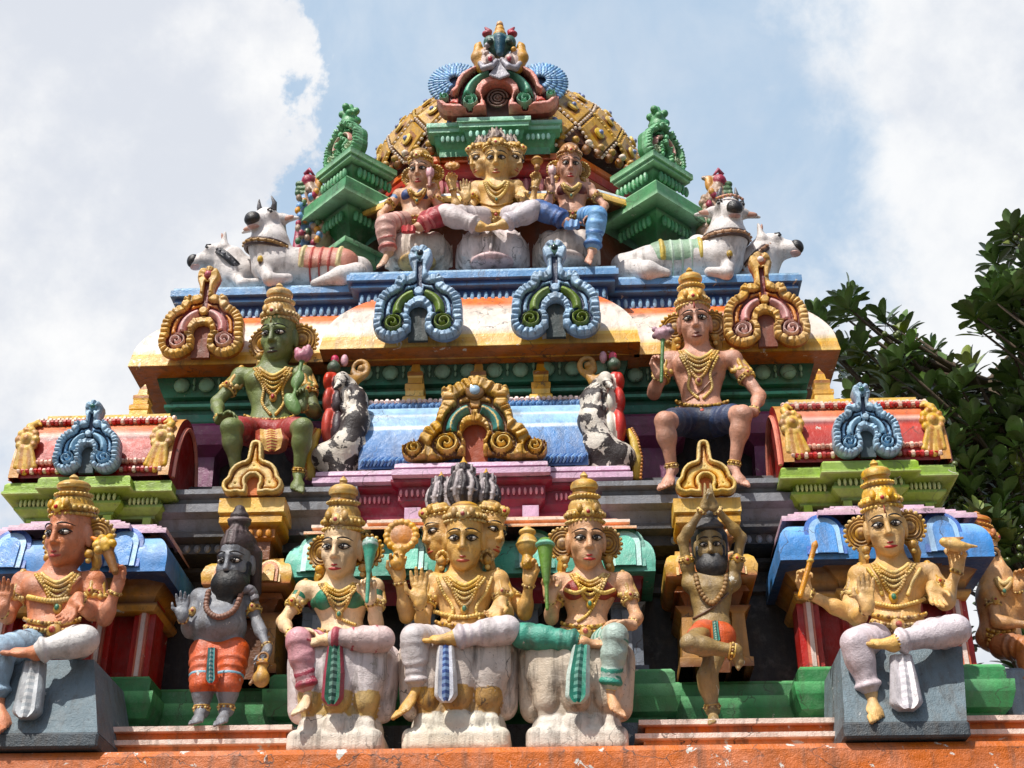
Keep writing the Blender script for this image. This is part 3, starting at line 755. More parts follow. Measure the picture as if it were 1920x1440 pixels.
# gable ends: peeling sea-beast brackets (black undercoat showing through white)
M_peel = paint('flaking_black_and_white', C(214, 204, 190), chip=(.04, .03, .028), amt=.74, rough=.45, dirt=.2, bump=.6, chip_scale=9)
M_rd = paint('flaking_red', None, chip=PLA, amt=.1, rough=.4, dirt=.3)
for sg, px0 in ((-1, 640), (1, 1137)):
    Y0 = 8.74
    def G(dx, py, dy=0): return P(px0-sg*dx, py, Y0+dy)      # dx measured towards the middle of the shrine
    S = Sdf(.008)
    S.chain([G(-2, 885), G(10, 840, -.04), G(28, 790, -.06), G(26, 750, -.03), G(16, 722)], [.10, .11, .09, .08, .05], .05)
    S.chain([G(46, 884), G(46, 830), G(38, 770, .03)], [.05, .045, .03], .03)
    S.ell(G(-22, 860), (.13, .13, .12), None, .05)
    for i in range(9):                                         # overlapping feathers
        for j in range(4):
            q = G(4+11*j+(i % 2)*5, 738+i*13, -.11+.035*abs(j-1.2)); S.ell(q, (.026, .03, .062), rot(0, -14, sg*12), .006)
    S.ell(G(2, 716, -.04), (.06, .08, .075), None, .03); S.cap(G(-2, 718, -.1), G(-12, 728, -.16), .03, .012, .015)
    S.build('beast_body', M_peel, cs)
    S = Sdf(.008)
    for py, r_, hz in ((716, .05, .07), (752, .058, .10), (800, .066, .14)):
        S.ell(G(-24, py, -.0), (r_*.75, r_*1.5, hz), None, .012, cid=0)
        S.ell(G(-6, py+4, -.02), (r_*.8, r_*1.2, hz*.98), None, .012, cid=1)
    S.cap(G(-16, 836), G(-14, 704), .045, .028, .03, cid=0)
    S.build('red_plume', M_rd, cs, [C(196, 52, 26), C(58, 40, 48)] if sg < 0 else [C(196, 40, 30), C(214, 206, 190)])
    S = Sdf(.007)
    top = 690 if sg < 0 else 684
    S.ell(G(-14, top, 0), (.05, .05, .05), None, .02, cid=1)
    S.ell(G(-12, top-16, 0), (.03, .03, .035), None, .02, cid=2)
    S.ell(G(6, top-14, .02), (.028, .03, .05), None, .015, cid=3)
    cc = G(36, top+2, .04)
    for i in range(15):
        a = rad(-150+i*24); S.ell(cc+Vector((.055*math.cos(a)*sg*-1, 0, .066*math.sin(a))), .026-.0008*i, None, .015, cid=0)
    S.ell(cc+Vector((.01, 0, 0)), .032, None, .015, cid=0); S.chain([cc-Vector((0, 0, .07)), G(22, 716, .02), G(6, 712)], [.03, .04, .05], .02, cid=0)
    S.build('scroll_top', M_orn, cs, [C(176, 128, 56), C(60, 82, 60), C(190, 60, 90), C(214, 160, 170)])
    m = MB(); pts = [G(-56, 898), G(-58, 860), G(-50, 825), G(-40, 806)]
    m.tube(pts, [.03, .035, .032, .02], 8, C(214, 176, 50))
    for i in range(18):
        t = i/17*2.999; j = int(t); m.ball(pts[j].lerp(pts[j+1], t-j)+Vector((sg*.03, -.01, 0)), .014, 6, 4, None, C(190, 120, 40))
    m.build('yellow_rim', M_orn, cs, True)
# ================================================================ corner shrines
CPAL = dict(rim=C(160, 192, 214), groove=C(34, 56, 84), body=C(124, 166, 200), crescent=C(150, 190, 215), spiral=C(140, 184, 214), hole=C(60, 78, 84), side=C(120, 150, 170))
def corner_shrine(x, label, sg):
    t = thing('corner_shrine', label, 'shrine', (x, 8.8, 4.43), 'corner shrines of the tower')
    m = MB(); cRW = C(176, 34, 26); cBR = C(110, 64, 22); cBRL = C(206, 150, 70)
    m.sweep(steps(x, [(.50, 8.66)], 9.4), [(0, 4.44, cRW), (0, 5.0, cRW)])
    m.build('red_wall', M_wall, t)
    for dx in (-.47, -.19, .19, .47):
        m = MB()
        for q, (w, y, c) in enumerate(((.07, 8.56, cRW), (.03, 8.535, C(212, 120, 96)), (.014, 8.525, C(232, 206, 196)))):
            m.sweep(steps(x+dx, [(w, y)], 8.75), [(0, 4.44, c), (0, 4.96, c)], cap_top=c)
        m.build('pilaster', M_wall, t)
    m = MB()
    m.sweep(steps(x, [(.3, 8.42), (.56, 8.48)], 9.4), [(-.1, 4.86, cBR), (-.02, 4.87, cBRL), (.0, 4.9, cBRL), (0, 4.92, cBR), (-.03, 4.93, cBR), (-.02, 4.98, cBRL), (.04, 5.03, cBR), (.08, 5.05, cBR), (.08, 5.1, cBR)])
    m.build('brown_capital', M_wall, t, True, 30)
    m = MB(); cB1, cB2 = C(72, 138, 205), C(138, 190, 232)
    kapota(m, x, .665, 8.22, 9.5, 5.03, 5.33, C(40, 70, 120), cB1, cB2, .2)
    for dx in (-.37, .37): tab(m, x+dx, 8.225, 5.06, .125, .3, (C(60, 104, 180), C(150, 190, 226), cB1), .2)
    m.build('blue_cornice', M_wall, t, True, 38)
    m = MB()
    m.sweep(steps(x, [(.3, 8.3), (.52, 8.38)], 9.5), [(.1, 5.325, cLIL), (.1, 5.36, C(226, 196, 206)), (.05, 5.365, cLIL), (.05, 5.395, C(226, 196, 206)), (0, 5.40, cLIL), (0, 5.43, C(220, 190, 205)), (-.05, 5.435, cLIL)], cap_top=cLIL)
    m.build('lilac_steps', M_wall, t)
    m = MB(); cL3 = C(104, 130, 40)
    m.sweep(steps(x, [(.24, 8.4), (.5, 8.48)], 9.5), [(-.1, 5.43, cBLK), (-.1, 5.53, cBLK), (-.05, 5.54, cL3), (-.05, 5.56, cL3), (-.03, 5.57, cLIME), (.01, 5.6, cLIME), (.01, 5.62, cL3), (-.01, 5.63, cL3), (-.01, 5.66, cL3), (.06, 5.68, cLIME), (.085, 5.685, cLIME_L), (.085, 5.70, cLIME), (.075, 5.71, cLIME), (.075, 5.755, cLIME), (.06, 5.775, cLIME_L), (.03, 5.785, cLIME_L)], cap_top=cLIME)
    for x0, x1, y, n_ in ((x-.48, x-.27, 8.47, 7), (x-.22, x+.22, 8.39, 12), (x+.27, x+.48, 8.47, 7)):
        dents(m, x0, x1, y, 5.645, n_, (.012, .018, .028), C(190, 205, 130))
    for dx in (-.4, -.15, .15, .4): m.box((x+dx, 8.48 if abs(dx) < .3 else 8.55, 5.49), (.028, .03, .055), None, cLIME)
    m.build('lime_cornice', M_wall, t, True, 25)
    # red barrel
    m = MB(); m.sweep(steps(x, [(.47, 8.5)], 9.2), [(0, 5.6, C(120, 26, 20)), (0, 6.1, C(120, 26, 20))]); m.build('barrel_base', M_wall, t)
    m = MB(); hw = .5; Yb, Zb, R1, H1 = 8.74, 5.79, .34, .56
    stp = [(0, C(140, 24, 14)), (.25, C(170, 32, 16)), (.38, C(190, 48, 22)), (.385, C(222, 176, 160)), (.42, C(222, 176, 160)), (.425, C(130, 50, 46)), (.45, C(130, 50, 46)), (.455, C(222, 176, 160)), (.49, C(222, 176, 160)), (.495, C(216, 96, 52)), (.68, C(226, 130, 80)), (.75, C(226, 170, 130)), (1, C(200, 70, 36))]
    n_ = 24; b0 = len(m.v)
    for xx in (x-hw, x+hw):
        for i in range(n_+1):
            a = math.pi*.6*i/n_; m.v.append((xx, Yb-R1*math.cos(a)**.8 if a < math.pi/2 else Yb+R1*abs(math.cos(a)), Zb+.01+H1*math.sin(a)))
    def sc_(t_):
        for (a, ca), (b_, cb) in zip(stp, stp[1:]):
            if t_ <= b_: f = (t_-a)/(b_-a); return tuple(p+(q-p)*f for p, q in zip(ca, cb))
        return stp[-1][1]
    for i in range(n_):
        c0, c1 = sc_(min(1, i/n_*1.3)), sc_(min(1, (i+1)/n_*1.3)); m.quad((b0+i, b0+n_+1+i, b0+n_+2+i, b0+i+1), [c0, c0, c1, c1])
    for s_ in (-1, 1):                                        # gable plates
        pts = [(Yb-1.02*R1*math.cos(math.pi*i/20)*1.05, Zb+.005+(H1+.03)*math.sin(math.pi*i/20)) for i in range(21)]
        b1 = len(m.v); xa, xb = x+s_*(hw-.02), x+s_*(hw+.05)
        for yy, zz in pts: m.v.append((xa, yy, zz))
        for yy, zz in pts: m.v.append((xb, yy, zz))
        cg = C(150, 26, 20); L = len(pts)
        m.quad([b1+L+i for i in range(L)][::s_], [cg]*L); m.quad([b1+i for i in range(L)][::-s_], [cg]*L)
        for i in range(L-1): m.quad((b1+i, b1+i+1, b1+L+i+1, b1+L+i)[::s_], [C(196, 140, 70)]*4)
        m.tube([(xb+s_*.012, Yb-(R1-.05)*math.cos(math.pi*i/16), Zb+.02+(H1-.06)*math.sin(math.pi*i/16)) for i in range(17)], .016, 5, C(214, 130, 110))
    for k_, (tt, cc) in enumerate(((.02, C(186, 40, 40)), (.07, C(206, 150, 130)), (.42, C(186, 40, 34)), (.47, C(222, 190, 170)))):
        for i in range(34):
            a = math.pi/2*tt*1.5
            m.ball((x-hw+2*hw*(i+.5)/34, Yb-R1*max(0, math.cos(a))**.8-.012, Zb+.03+H1*math.sin(a)), (.02, .026, .018+.008*(i % 2)), 6, 4, None, cc if i % 3 else C(226, 190, 170))
    m.sweep(steps(x, [(hw-.06, Yb-.16)], Yb+.2), [(0, Zb+H1-.05, cYEL), (0, Zb+H1-.02, cYEL), (-.02, Zb+H1-.015, cRED), (-.02, Zb+H1, cRED), (.0, Zb+H1+.005, cYEL), (0, Zb+H1+.03, cYEL), (-.06, Zb+H1+.04, cCREAM)], cap_top=cYEL)
    m.build('barrel_roof', M_wall, t, True, 38)
    for s_ in (-1, 1):                                        # gold flower brackets at the ends
        S = Sdf(.008); c_ = Vector((x+s_*(hw-.03), Yb-R1-.01, Zb+.3))
        for i in range(10):
            a = i*2*math.pi/10; S.ell(c_+Vector((.062*math.cos(a), 0, .075*math.sin(a))), (.026, .03, .03), None, .01, cid=i % 2)
        S.ell(c_, (.045, .045, .05), None, .015); S.ell(c_+Vector((0, -.03, 0)), (.02, .02, .024), None, .01, cid=1)
        for j in range(5): S.cap(c_+Vector(((j-2)*.018, -.01, -.06)), c_+Vector(((j-2)*.032-s_*.02, .0, -.25+abs(j-2)*.02)), .016, .022, .006, cid=j % 2)
        S.chain([c_+Vector((0, .03, .06)), c_+Vector((s_*.03, .07, .14)), c_+Vector((0, .12, .2)), c_+Vector((-s_*.03, .10, .17))], [.03, .026, .02, .012], .01)
        S.build('gold_bracket', M_orn, t, [C(214, 170, 70), C(190, 130, 50)])
    relief_arch('blue_arch', t, (x, 8.36, 5.79), .47, .54, CPAL, 'scroll', .12, res=.006, jewel=(C(110, 150, 170), C(60, 110, 100)))
    m = MB(); spire(m, x-sg*.16, 8.78, Zb+H1+.03, .085, .36); m.build('roof_finial', M_wall, t)
    return t
corner_shrine(A-2.62, 'left corner shrine with red barrel roof on lime green cornice', -1)
corner_shrine(A+2.62, 'right corner shrine with red barrel roof on lime green cornice, tree behind', 1)
# ================================================================ slim gold niche shrines behind the sages
def niche_shrine(px, label):
    x = P(px, 1000, 8.44).x
    t = thing('niche_shrine', label, 'shrine', (x, 8.85, 4.43), 'slim gold niche shrines')
    cP, cPD = C(186, 134, 66), C(120, 70, 34)
    m = MB()
    for dx in (-.16, .16): m.sweep(steps(x+dx, [(.05, 8.52)], 9.05), [(.02, 4.44, cPD), (.02, 4.5, cP), (0, 4.51, cP), (-.01, 4.8, cP), (.03, 4.84, cPD)], cap_top=cPD)
    m.sweep(steps(x, [(.1, 8.62)], 9.05), [(0, 4.44, cPD), (0, 4.84, C(96, 60, 34))])
    m.build('gold_pilaster', M_wall, t)
    m = MB()
    m.sweep(steps(x, [(.22, 8.5)], 9.1), [(-.06, 4.830, cPD), (0, 4.98, C(170, 100, 40)), (.02, 4.930, C(150, 84, 36)), (-.02, 4.950, cPD), (-.02, 4.980, cPD), (.05, 5.000, cGOLD_D), (.07, 5.020, C(200, 120, 60)), (.075, 5.050, cGOLD), (.08, 5.090, cGOLD), (.06, 5.150, cGOLD), (.03, 5.180, cYEL), (.0, 5.190, cYEL), (.0, 5.220, cGOLD), (-.06, 5.230, cYEL)], cap_top=cGOLD)
    for dx in (-.15, .15): tab(m, x+dx, 8.43, 5.02, .075, .17, (C(226, 190, 120), C(190, 110, 40), cGOLD), .2)
    m.build('yellow_cornice', M_wall, t, True, 35)
    m = MB()
    z0 = P(px, 1000, 8.36).z; z1 = P(px, 932, 8.36).z
    m.sweep(steps(x, [(.16, 8.43)], 9.1), [(-.03, 5.2, cPD), (-.03, z0-.02, cPD), (.0, z0, C(176, 110, 40)), (.0, z0+.06, C(190, 120, 50)), (.02, z0+.07, cGOLD_D), (.05, z0+.09, cGOLD), (.05, z0+.13, cGOLD), (.03, z0+.135, cGOLD_D), (.03, z0+.15, cGOLD), (.06, z0+.16, cGOLD_L), (.06, z1, cGOLD), (.03, z1+.01, cGOLD_L)], cap_top=cGOLD)
    for i in range(5): m.ball((x-.12+.06*i, 8.42, z0+.03), (.022, .018, .03), 8, 5, None, C(206, 140, 70))
    m.build('gold_block', M_wall, t, True, 30)
    w = P(px+61, 930, 8.36).x-P(px-61, 930, 8.36).x
    relief_arch('gold_arch', t, (x, 8.40, z1+.012), w, P(px, 832, 8.36).z-P(px, 932, 8.36).z, dict(rim=C(222, 186, 104), groove=C(190, 120, 36), body=C(206, 150, 52), crescent=C(226, 190, 100), spiral=cGOLD, hole=C(200, 110, 50), side=C(180, 116, 40)), 'simple', .1, res=.006)
niche_shrine(471, 'slim gold niche shrine behind the grey bearded sage')
niche_shrine(1328, 'slim gold niche shrine behind the sage with raised joined hands')
# ================================================================ green aedicules at the corners of the dome
def aedicule(px, py, Y, sg, label):
    e = P(px, py, Y)                                          # the edge that faces the street, under the top cornice
    t = thing('green_aedicule', label, 'shrine', (e.x, Y+.35, 7.85), 'green aedicules beside the dome')
    g1, g2, g3 = C(84, 148, 98), C(36, 92, 54), C(150, 200, 154)
    def sq(r): return [(e.x-r, e.y+r+.35-.35), (e.x, e.y), (e.x+r, e.y+r)]
    H = .29
    path = [(e.x-sg*0-H*1.0, e.y+H), (e.x, e.y), (e.x+H*1.0, e.y+H), (e.x, e.y+2*H)]
    m = MB(); z = e.z
    m.sweep(path, [(-.12, 7.84, g2), (-.12, z-1.1, g2), (-.05, z-1.06, g1), (-.05, z-.98, g3), (.02, z-.97, g1), (.02, z-.92, g3), (-.1, z-.9, g2), (-.12, z-.78, g2), (-.08, z-.7, g2), (.0, z-.6, g1), (.02, z-.58, g2),
                   (.15, z-.57, g3), (.15, z-.53, g1), (.13, z-.52, g1), (.13, z-.42, g1), (.10, z-.38, g3), (-.08, z-.37, g2), (-.1, z-.32, g2), (-.1, z-.22, g2), (-.04, z-.12, g1), (-.03, z-.1, g2), (.03, z-.09, g3), (.03, z-.06, g1), (.05, z-.055, g3), (.05, z, g1), (.02, z+.02, g3)], cap_top=g1, closed=True)
    for k_ in range(2):
        d = (-1, 1)[k_]
        for zz, o_, n_ in ((z-.66, .03, 8), (z-.17, .0, 8)):
            for i in range(n_):
                s_ = .05+.26*(i+.5)/n_; m.ball((e.x+d*(s_), e.y+s_+.02-o_, zz), (.024, .024, .055), 8, 6, None, C(96, 160, 110) if i % 2 else C(70, 140, 92))
    m.build('stacked_cornices', M_wall, t, True, 28)
    dv = Vector((sg*.7071, -.7071, 0)); mid = Vector((e.x+sg*H*.5, e.y+H*.5, z+.02))-dv*.14
    gp = dict(rim=C(110, 176, 124), groove=C(28, 84, 50), body=C(70, 146, 88), crescent=C(206, 150, 140), spiral=C(180, 200, 160), hole=C(70, 50, 44), side=C(52, 120, 66))
    relief_arch('green_arch', t, mid, .50, .46, gp, 'scroll', .16, yaw=sg*45, res=.0075)
    S = Sdf(.009); q = mid+Vector((0, 0, .46))-dv*-.05
    S.cap(q, q+Vector((0, 0, .2)), .085, .03, .04)
    for i in range(8): S.ell(q+Vector((.07*math.cos(i*2.4), .07*math.sin(i*2.4), .04+.016*i)), .035, None, .02)
    S.build('leaf_finial', M_orn, t, [C(76, 150, 92)])
aedicule(660, 283, 9.42, -1, 'green aedicule left of the dome, above the two cows')
aedicule(1224, 290, 9.42, 1, 'green aedicule right of the dome, above the garlanded cow')
# ================================================================ statues
def nrm(v): v = np.array(v, float); return v/max(np.linalg.norm(v), 1e-9)
def mats(key, **kw):
    if key not in MATS: MATS[key] = paint(key, **kw)
    return MATS[key]
MATS = {}
cGD = C(192, 146, 62); cGDL = C(222, 186, 104); cGDD = C(132, 86, 34); cINK = C(24, 20, 20)
M_gold = paint('gold_paint_trim', None, chip=(.36, .30, .22), amt=.2, rough=.34, dirt=.5, scale=1.5, var=.26)
M_face = paint('painted_face_detail', None, rough=.35, dirt=.05, bump=.05, var=.05)
M_hair = paint('painted_hair', None, chip=(.4, .38, .36), amt=.12, rough=.5, dirt=.3, bump=.5)
M_cloth = paint('painted_cloth', None, chip=(.55, .51, .46), amt=.32, rough=.42, dirt=.42, bump=.5)
def frame(d, n):
    d = nrm(d); n = np.array(n, float); n = nrm(n-d*n.dot(d)); s = np.cross(d, n)
    return d, n, s
class Fig:
    def __init__(s, name, label, cat, Y, base, skin, ws, res=.0068, group=None, chip=(.55, .5, .44), amt=.2, rough=.36, dirt=.36):
        s.Y = Y; s.t = thing(name, label, cat, base, group); s.S = Sdf(res); s.ws = ws; s.heads = []
        s.skin = skin; s.res = res
        s.M = paint('skin_paint', None, chip=chip, amt=amt, rough=rough, dirt=dirt, scale=1.3, var=.2, bump=.5)
        s.cloth = None; s.rings = []
    def p(s, px, py, dy=0): return np.array(P(px, py, s.Y+dy))
    # ------------------------------------------------------------ head
    def head(s, px, py, dy, hh, yaw=0, pitch=16, roll=0, beard=0, neck=None, ears=True, wide=1.0):
        wide *= .87; S = s.S; R = rot(yaw, pitch, roll); o = s.p(px, py, dy)-R @ (np.array((0, -.36, .40))*hh)
        L = lambda x, y, z: o+R @ (np.array((x*wide, y, z))*hh)
        S.ell(L(0, .05, .63), np.array((.335*wide, .42, .36))*hh, R, .02)
        S.ell(L(0, -.06, .40), np.array((.305*wide, .34, .36))*hh, R, .06*hh)
        S.ell(L(0, -.13, .215), np.array((.265*wide, .26, .225))*hh, R, .09*hh)
        S.ell(L(0, -.31, .085), .10*hh, None, .12*hh)
        for q in (-1, 1):
            S.ell(L(q*.17, -.25, .34), .105*hh, None, .08*hh)
            S.ell(L(q*.15, -.425, .465), np.array((.105*wide, .06, .055))*hh, R, .06*hh, -1)
            S.cap(L(q*.05, -.385, .555), L(q*.25, -.30, .545), .03*hh, .02*hh, .06*hh)
        S.cap(L(0, -.385, .54), L(0, -.468, .325), .028*hh, .046*hh, .045*hh)
        for q in (-1, 1): S.ell(L(q*.05, -.412, .31), .036*hh, None, .03*hh)
        S.ell(L(0, -.335, .19), np.array((.13, .07, .10))*hh, R, .07*hh)
        S.ell(L(0, -.43, .155), np.array((.07, .02, .012))*hh, R, .02*hh, -1)
        if ears:
            for q in (-1, 1): S.ell(L(q*.345, .03, .42), np.array((.05, .09, .17))*hh, R, .03*hh)
        if neck is not None: S.cap(L(0, .06, .16), neck, .185*hh, .205*hh, .035)
        s.heads.append((R, o, hh, L, wide)); return L
    def face(s, i=0, brow=cINK, lip=C(168, 44, 40), iris=C(30, 20, 18), tilak=None, mark=None):
        R, o, hh, L, wide = s.heads[i]; Rm = Matrix(R.tolist())
        for q in (-1, 1):
            m = MB()
            m.ball(L(q*.152, -.355, .457), np.array((.080*wide*1.1, .046, .032))*hh, 12, 8, Rm, C(196, 188, 178))
            m.ball(L(q*.148, -.380, .459), np.array((.034, .028, .032))*hh, 10, 8, Rm, iris)
            up = [L(q*(.06+.22*t), -.398+.095*t*t, .456+.042*math.sin(math.pi*min(1, t*1.02))) for t in np.linspace(0, 1, 9)]
            m.tube(up, [.009*hh]+[.014*hh]*7+[.007*hh], 5, cINK)
            lo_ = [L(q*(.07+.18*t), -.392+.085*t*t, .452-.036*math.sin(math.pi*t)) for t in np.linspace(0, 1, 7)]
            m.tube(lo_, .007*hh, 5, cINK)
            m.build('eye', M_face, s.t, True)
            m = MB()
            br = [L(q*(.045+.27*t), -.422+.15*t*t, .555+.055*math.sin(math.pi*(.15+.75*t))-.03*t) for t in np.linspace(0, 1, 9)]
            m.tube(br, [.008*hh, .012*hh, .014*hh, .014*hh, .013*hh, .012*hh, .010*hh, .007*hh, .004*hh], 6, brow)
            m.build('eyebrow', M_face, s.t, True)
        if lip is not None:
            m = MB()
            for zz, r_, b in ((.170, .021, .012), (.127, .027, -.014)):
                pts = [L(.135*t, -.414+.06*t*t-(.006 if zz < .15 else 0), zz+b*math.cos(t*1.5)*(1 if abs(t) > .15 or zz < .15 else .4)) for t in np.linspace(-1, 1, 9)]
                m.tube(pts, [r_*hh*(.35+.65*math.cos(t*1.35)) for t in np.linspace(-1, 1, 9)], 6, lip)
            m.build('lips', M_face, s.t, True)
        if tilak is not None:
            m = MB(); m.tube([L(0, -.435, .62), L(0, -.405, .74)], [.014*hh, .008*hh], 6, tilak); m.build('forehead_mark', M_face, s.t, True)
    def crown(s, i=0, k=1.0, cols=None, knob=True, gem=C(190, 60, 60), z0=.72, w=.80, steps_=None):
        R, o, hh, L, wide = s.heads[i]
        c0, c1, c2 = cols or (cGD, cGDL, cGDD)
        pr = [(.40, -.02, c2), (.445, 0, c0), (.46, .03, c1), (.46, .06, c0), (.435, .075, c2), (.435, .10, c0), (.465, .125, c1), (.475, .18, c0), (.45, .235, c1), (.43, .245, c2), (.41, .26, c0), (.40, .33, c0), (.345, .40, c1), (.335, .41, c2)]
        if knob: pr += [(.335, .44, c0), (.36, .46, c1), (.365, .50, c0), (.32, .53, c2), (.29, .56, c0), (.29, .60, c0), (.335, .62, c1), (.345, .68, c0), (.30, .74, c0), (.21, .78, c1), (.12, .79, c2), (.085, .82, c0), (.10, .86, c1), (.05, .91, c0), (.0, .94, c0)]
        else: pr += [(.28, .48, c0), (.16, .54, c0), (0, .57, c1)]
        pr = [(a*w, b*k, c) for a, b, c in pr]
        M = Matrix.Translation(L(0, .06, z0)) @ Matrix(R.tolist()).to_4x4() @ Matrix.Diagonal((hh*wide, hh*1.08, hh, 1))
        m = MB(); m.lathe(pr, M, 26)
        for a in range(26):
            an = 2*math.pi*a/26
            m.ball(M @ Vector((.468*w*math.cos(an), .468*w*math.sin(an), .03*k)), .026*hh, 6, 4, None, c1)
            m.ball(M @ Vector((.476*w*math.cos(an+.12), .476*w*math.sin(an+.12), .155*k)), np.array((.034, .034, .045))*hh, 6, 4, None, c0 if a % 2 else c1)
            if knob: m.ball(M @ Vector((.372*w*math.cos(an), .372*w*math.sin(an), .48*k)), .022*hh, 6, 4, None, c1)
        m.ball(M @ Vector((0, -.47*w, .18*k)), np.array((.075, .05, .10))*hh, 10, 6, None, c1)
        m.ball(M @ Vector((0, -.52*w, .17*k)), .035*hh, 8, 6, None, gem)
        for q in (-.16, .16): m.ball(M @ Vector((q, -.44*w, .25*k)), np.array((.055, .04, .08))*hh, 8, 6, None, c0)
        m.build('crown', M_gold, s.t, True, 50)
    def ears(s, i=0, r=.25, dx=.43, cols=None, dz=.42, tail=True, sides=(-1, 1), dyy=.16):
        R, o, hh, L, wide = s.heads[i]; c0, c1, c2 = cols or (cGD, cGDL, cGDD)
        for q in sides:
            m = MB(); M = Matrix.Translation(L(q*dx, dyy, dz)) @ Matrix(R.tolist()).to_4x4() @ Matrix.Rotation(rad(90), 4, 'X') @ Matrix.Rotation(rad(q*14), 4, 'Y')
            pr = [(r, -.05), (r*1.02, .0), (r*.94, .035), (r*.84, .02), (r*.76, .045), (r*.64, .03), (r*.56, .055), (r*.42, .03), (r*.34, .06), (r*.15, .07), (0, .075)]
            m.lathe([(a*hh, b*hh, (c2 if n_ % 2 else c0) if n_ > 1 else c1) for n_, (a, b) in enumerate(pr)], M, 22)
            for a in range(20):
                an = 2*math.pi*a/20; m.ball(M @ Vector((r*hh*1.02*math.cos(an), r*hh*1.02*math.sin(an), .01*hh)), .036*hh, 6, 4, None, c1 if a % 2 else c0)
            m.ball(L(q*.42, -.06, .14), .07*hh, 8, 6, None, c0); m.ball(L(q*.42, -.07, .04), .045*hh, 8, 6, None, c1)
            if tail: m.tube([L(q*.42, .1, .2), L(q*.48, .08, .0), L(q*.46, .06, -.14)], [.09*hh, .08*hh, .04*hh], 7, c0)
            m.build('ear_ornament', M_gold, s.t, True, 50)
    # ------------------------------------------------------------ trunk and limbs
    def torso(s, neck, pel, sl, sr, waist=.56, hip=.74, chest=.85, dep=.52, bust=0, pec=1, belly=0, navel=True):
        S = s.S; neck, pel, sl, sr = map(np.array, (neck, pel, sl, sr)); ws = s.ws
        ax = neck-pel; ln = np.linalg.norm(ax); s.neck, s.pel = neck, pel
        R = np.eye(3); lerp = lambda t: pel+ax*t
        S.ell(lerp(.66), (ws*chest, ws*dep, ln*.32), R, .05)
        s.T = S.pr; n0 = len(S.pr)
        S.ell(lerp(.36), (ws*waist, ws*waist*.80, ln*.34), R, .07)
        S.ell(lerp(.04), (ws*hip, ws*.58, ln*.24), R, .06)
        S.cap(lerp(.86)+(sl-neck)*.2, sl+np.array((0, 0, -.0)), ws*.25, ws*.24, .06)
        S.cap(lerp(.86)+(sr-neck)*.2, sr, ws*.25, ws*.24, .06)
        S.cap(neck, lerp(.8), ws*.27, ws*.36, .07)
        S.ell(sl, ws*.29, None, .05); S.ell(sr, ws*.29, None, .05)
        fy = -ws*dep
        for q in (-1, 1):
            if bust: S.ell(lerp(.60)+np.array((q*ws*.40, fy*.80, 0)), (ws*bust, ws*bust*.95, ws*bust), None, .03)
            elif pec: S.ell(lerp(.68)+np.array((q*ws*.38, fy*.72, 0)), (ws*.40, ws*.26, ws*.30), None, .05)
        if belly: S.ell(lerp(.30)+np.array((0, -ws*.28, 0)), (ws*belly, ws*belly*.86, ln*.30), None, .06)
        if navel:
            z = lerp(.24); yb = z[1]-ws*(waist*.8 if not belly else .28+belly*.86)
            S.ell((z[0], yb, z[2]), ws*.045, None, .02, -1)
        s.T = Sdf(s.res); s.T.pr = list(S.pr)
    def hand(s, W, d, n, L, curl=8, spread=4, ts=1, flat=1.0, S=None):
        S = S or s.S; W = np.array(W, float); d, n, sd = frame(d, n)
        R = np.stack([sd, n, d], 1)
        S.box(W+d*L*.28, (L*.205, L*.075, L*.27), R, L*.07, .012)
        S.cap(W-d*L*.05, W+d*L*.12, L*.15, L*.17, .02)
        S.ell(W+d*L*.2+sd*ts*L*.13+n*L*.05, (L*.11, L*.08, L*.15), R, .015)
        ln = (.36, .44, .41, .32)
        for i in range(4):
            o = (1.5-i)*ts
            r0 = W+d*L*.52+sd*o*L*.118-d*L*.02*abs(i-1.2); a = 0; b = rad(spread*o)
            dd = d*math.cos(b)+sd*math.sin(b); q = r0
            for j, f in enumerate((.42, .32, .26)):
                a += rad(curl*(1+.12*i)*(1, 1.25, .9)[j]); e = q+(dd*math.cos(a)+n*math.sin(a))*L*ln[i]*f
                S.cap(q, e, L*(.062-.006*j), L*(.057-.008*j), .006); q = e
        t0 = W+d*L*.20+sd*ts*L*.17+n*L*.02; t1 = t0+nrm(d*.55+sd*ts*.72+n*(.2+curl*.012))*L*.22; t2 = t1+nrm(d*.9+sd*ts*.15*(1-curl/40)+n*(.12+curl*.012))*L*.19
        S.cap(t0, t1, L*.075, L*.064, .015); S.cap(t1, t2, L*.062, L*.045, .006)
        return W+d*L*.5
    def arm(s, sh, el, wr, hd=None, hn=None, L=None, curl=8, spread=4, ts=1, r=(.235, .185, .125), bangle=True, k=.03):
        S = s.S; ws = s.ws; sh, el, wr = map(np.array, (sh, el, wr))
        S.cap(sh, el, ws*r[0], ws*r[1], k); S.ell(sh+(el-sh)*.4, ws*r[0]*1.03, None, .04)
        S.cap(el, wr, ws*r[1], ws*r[2], .03); S.ell(el+(wr-el)*.28, ws*r[1]*1.05, None, .04)
        if bangle: s.rings.append((el+(wr-el)*.90, wr-el, ws*r[2]*1.16, 'bangle')); 
        s.rings.append((sh+(el-sh)*.52, el-sh, ws*r[0]*1.12, 'armlet'))
        if hd is not None: return s.hand(wr, hd, hn, L or ws*.95, curl, spread, ts)
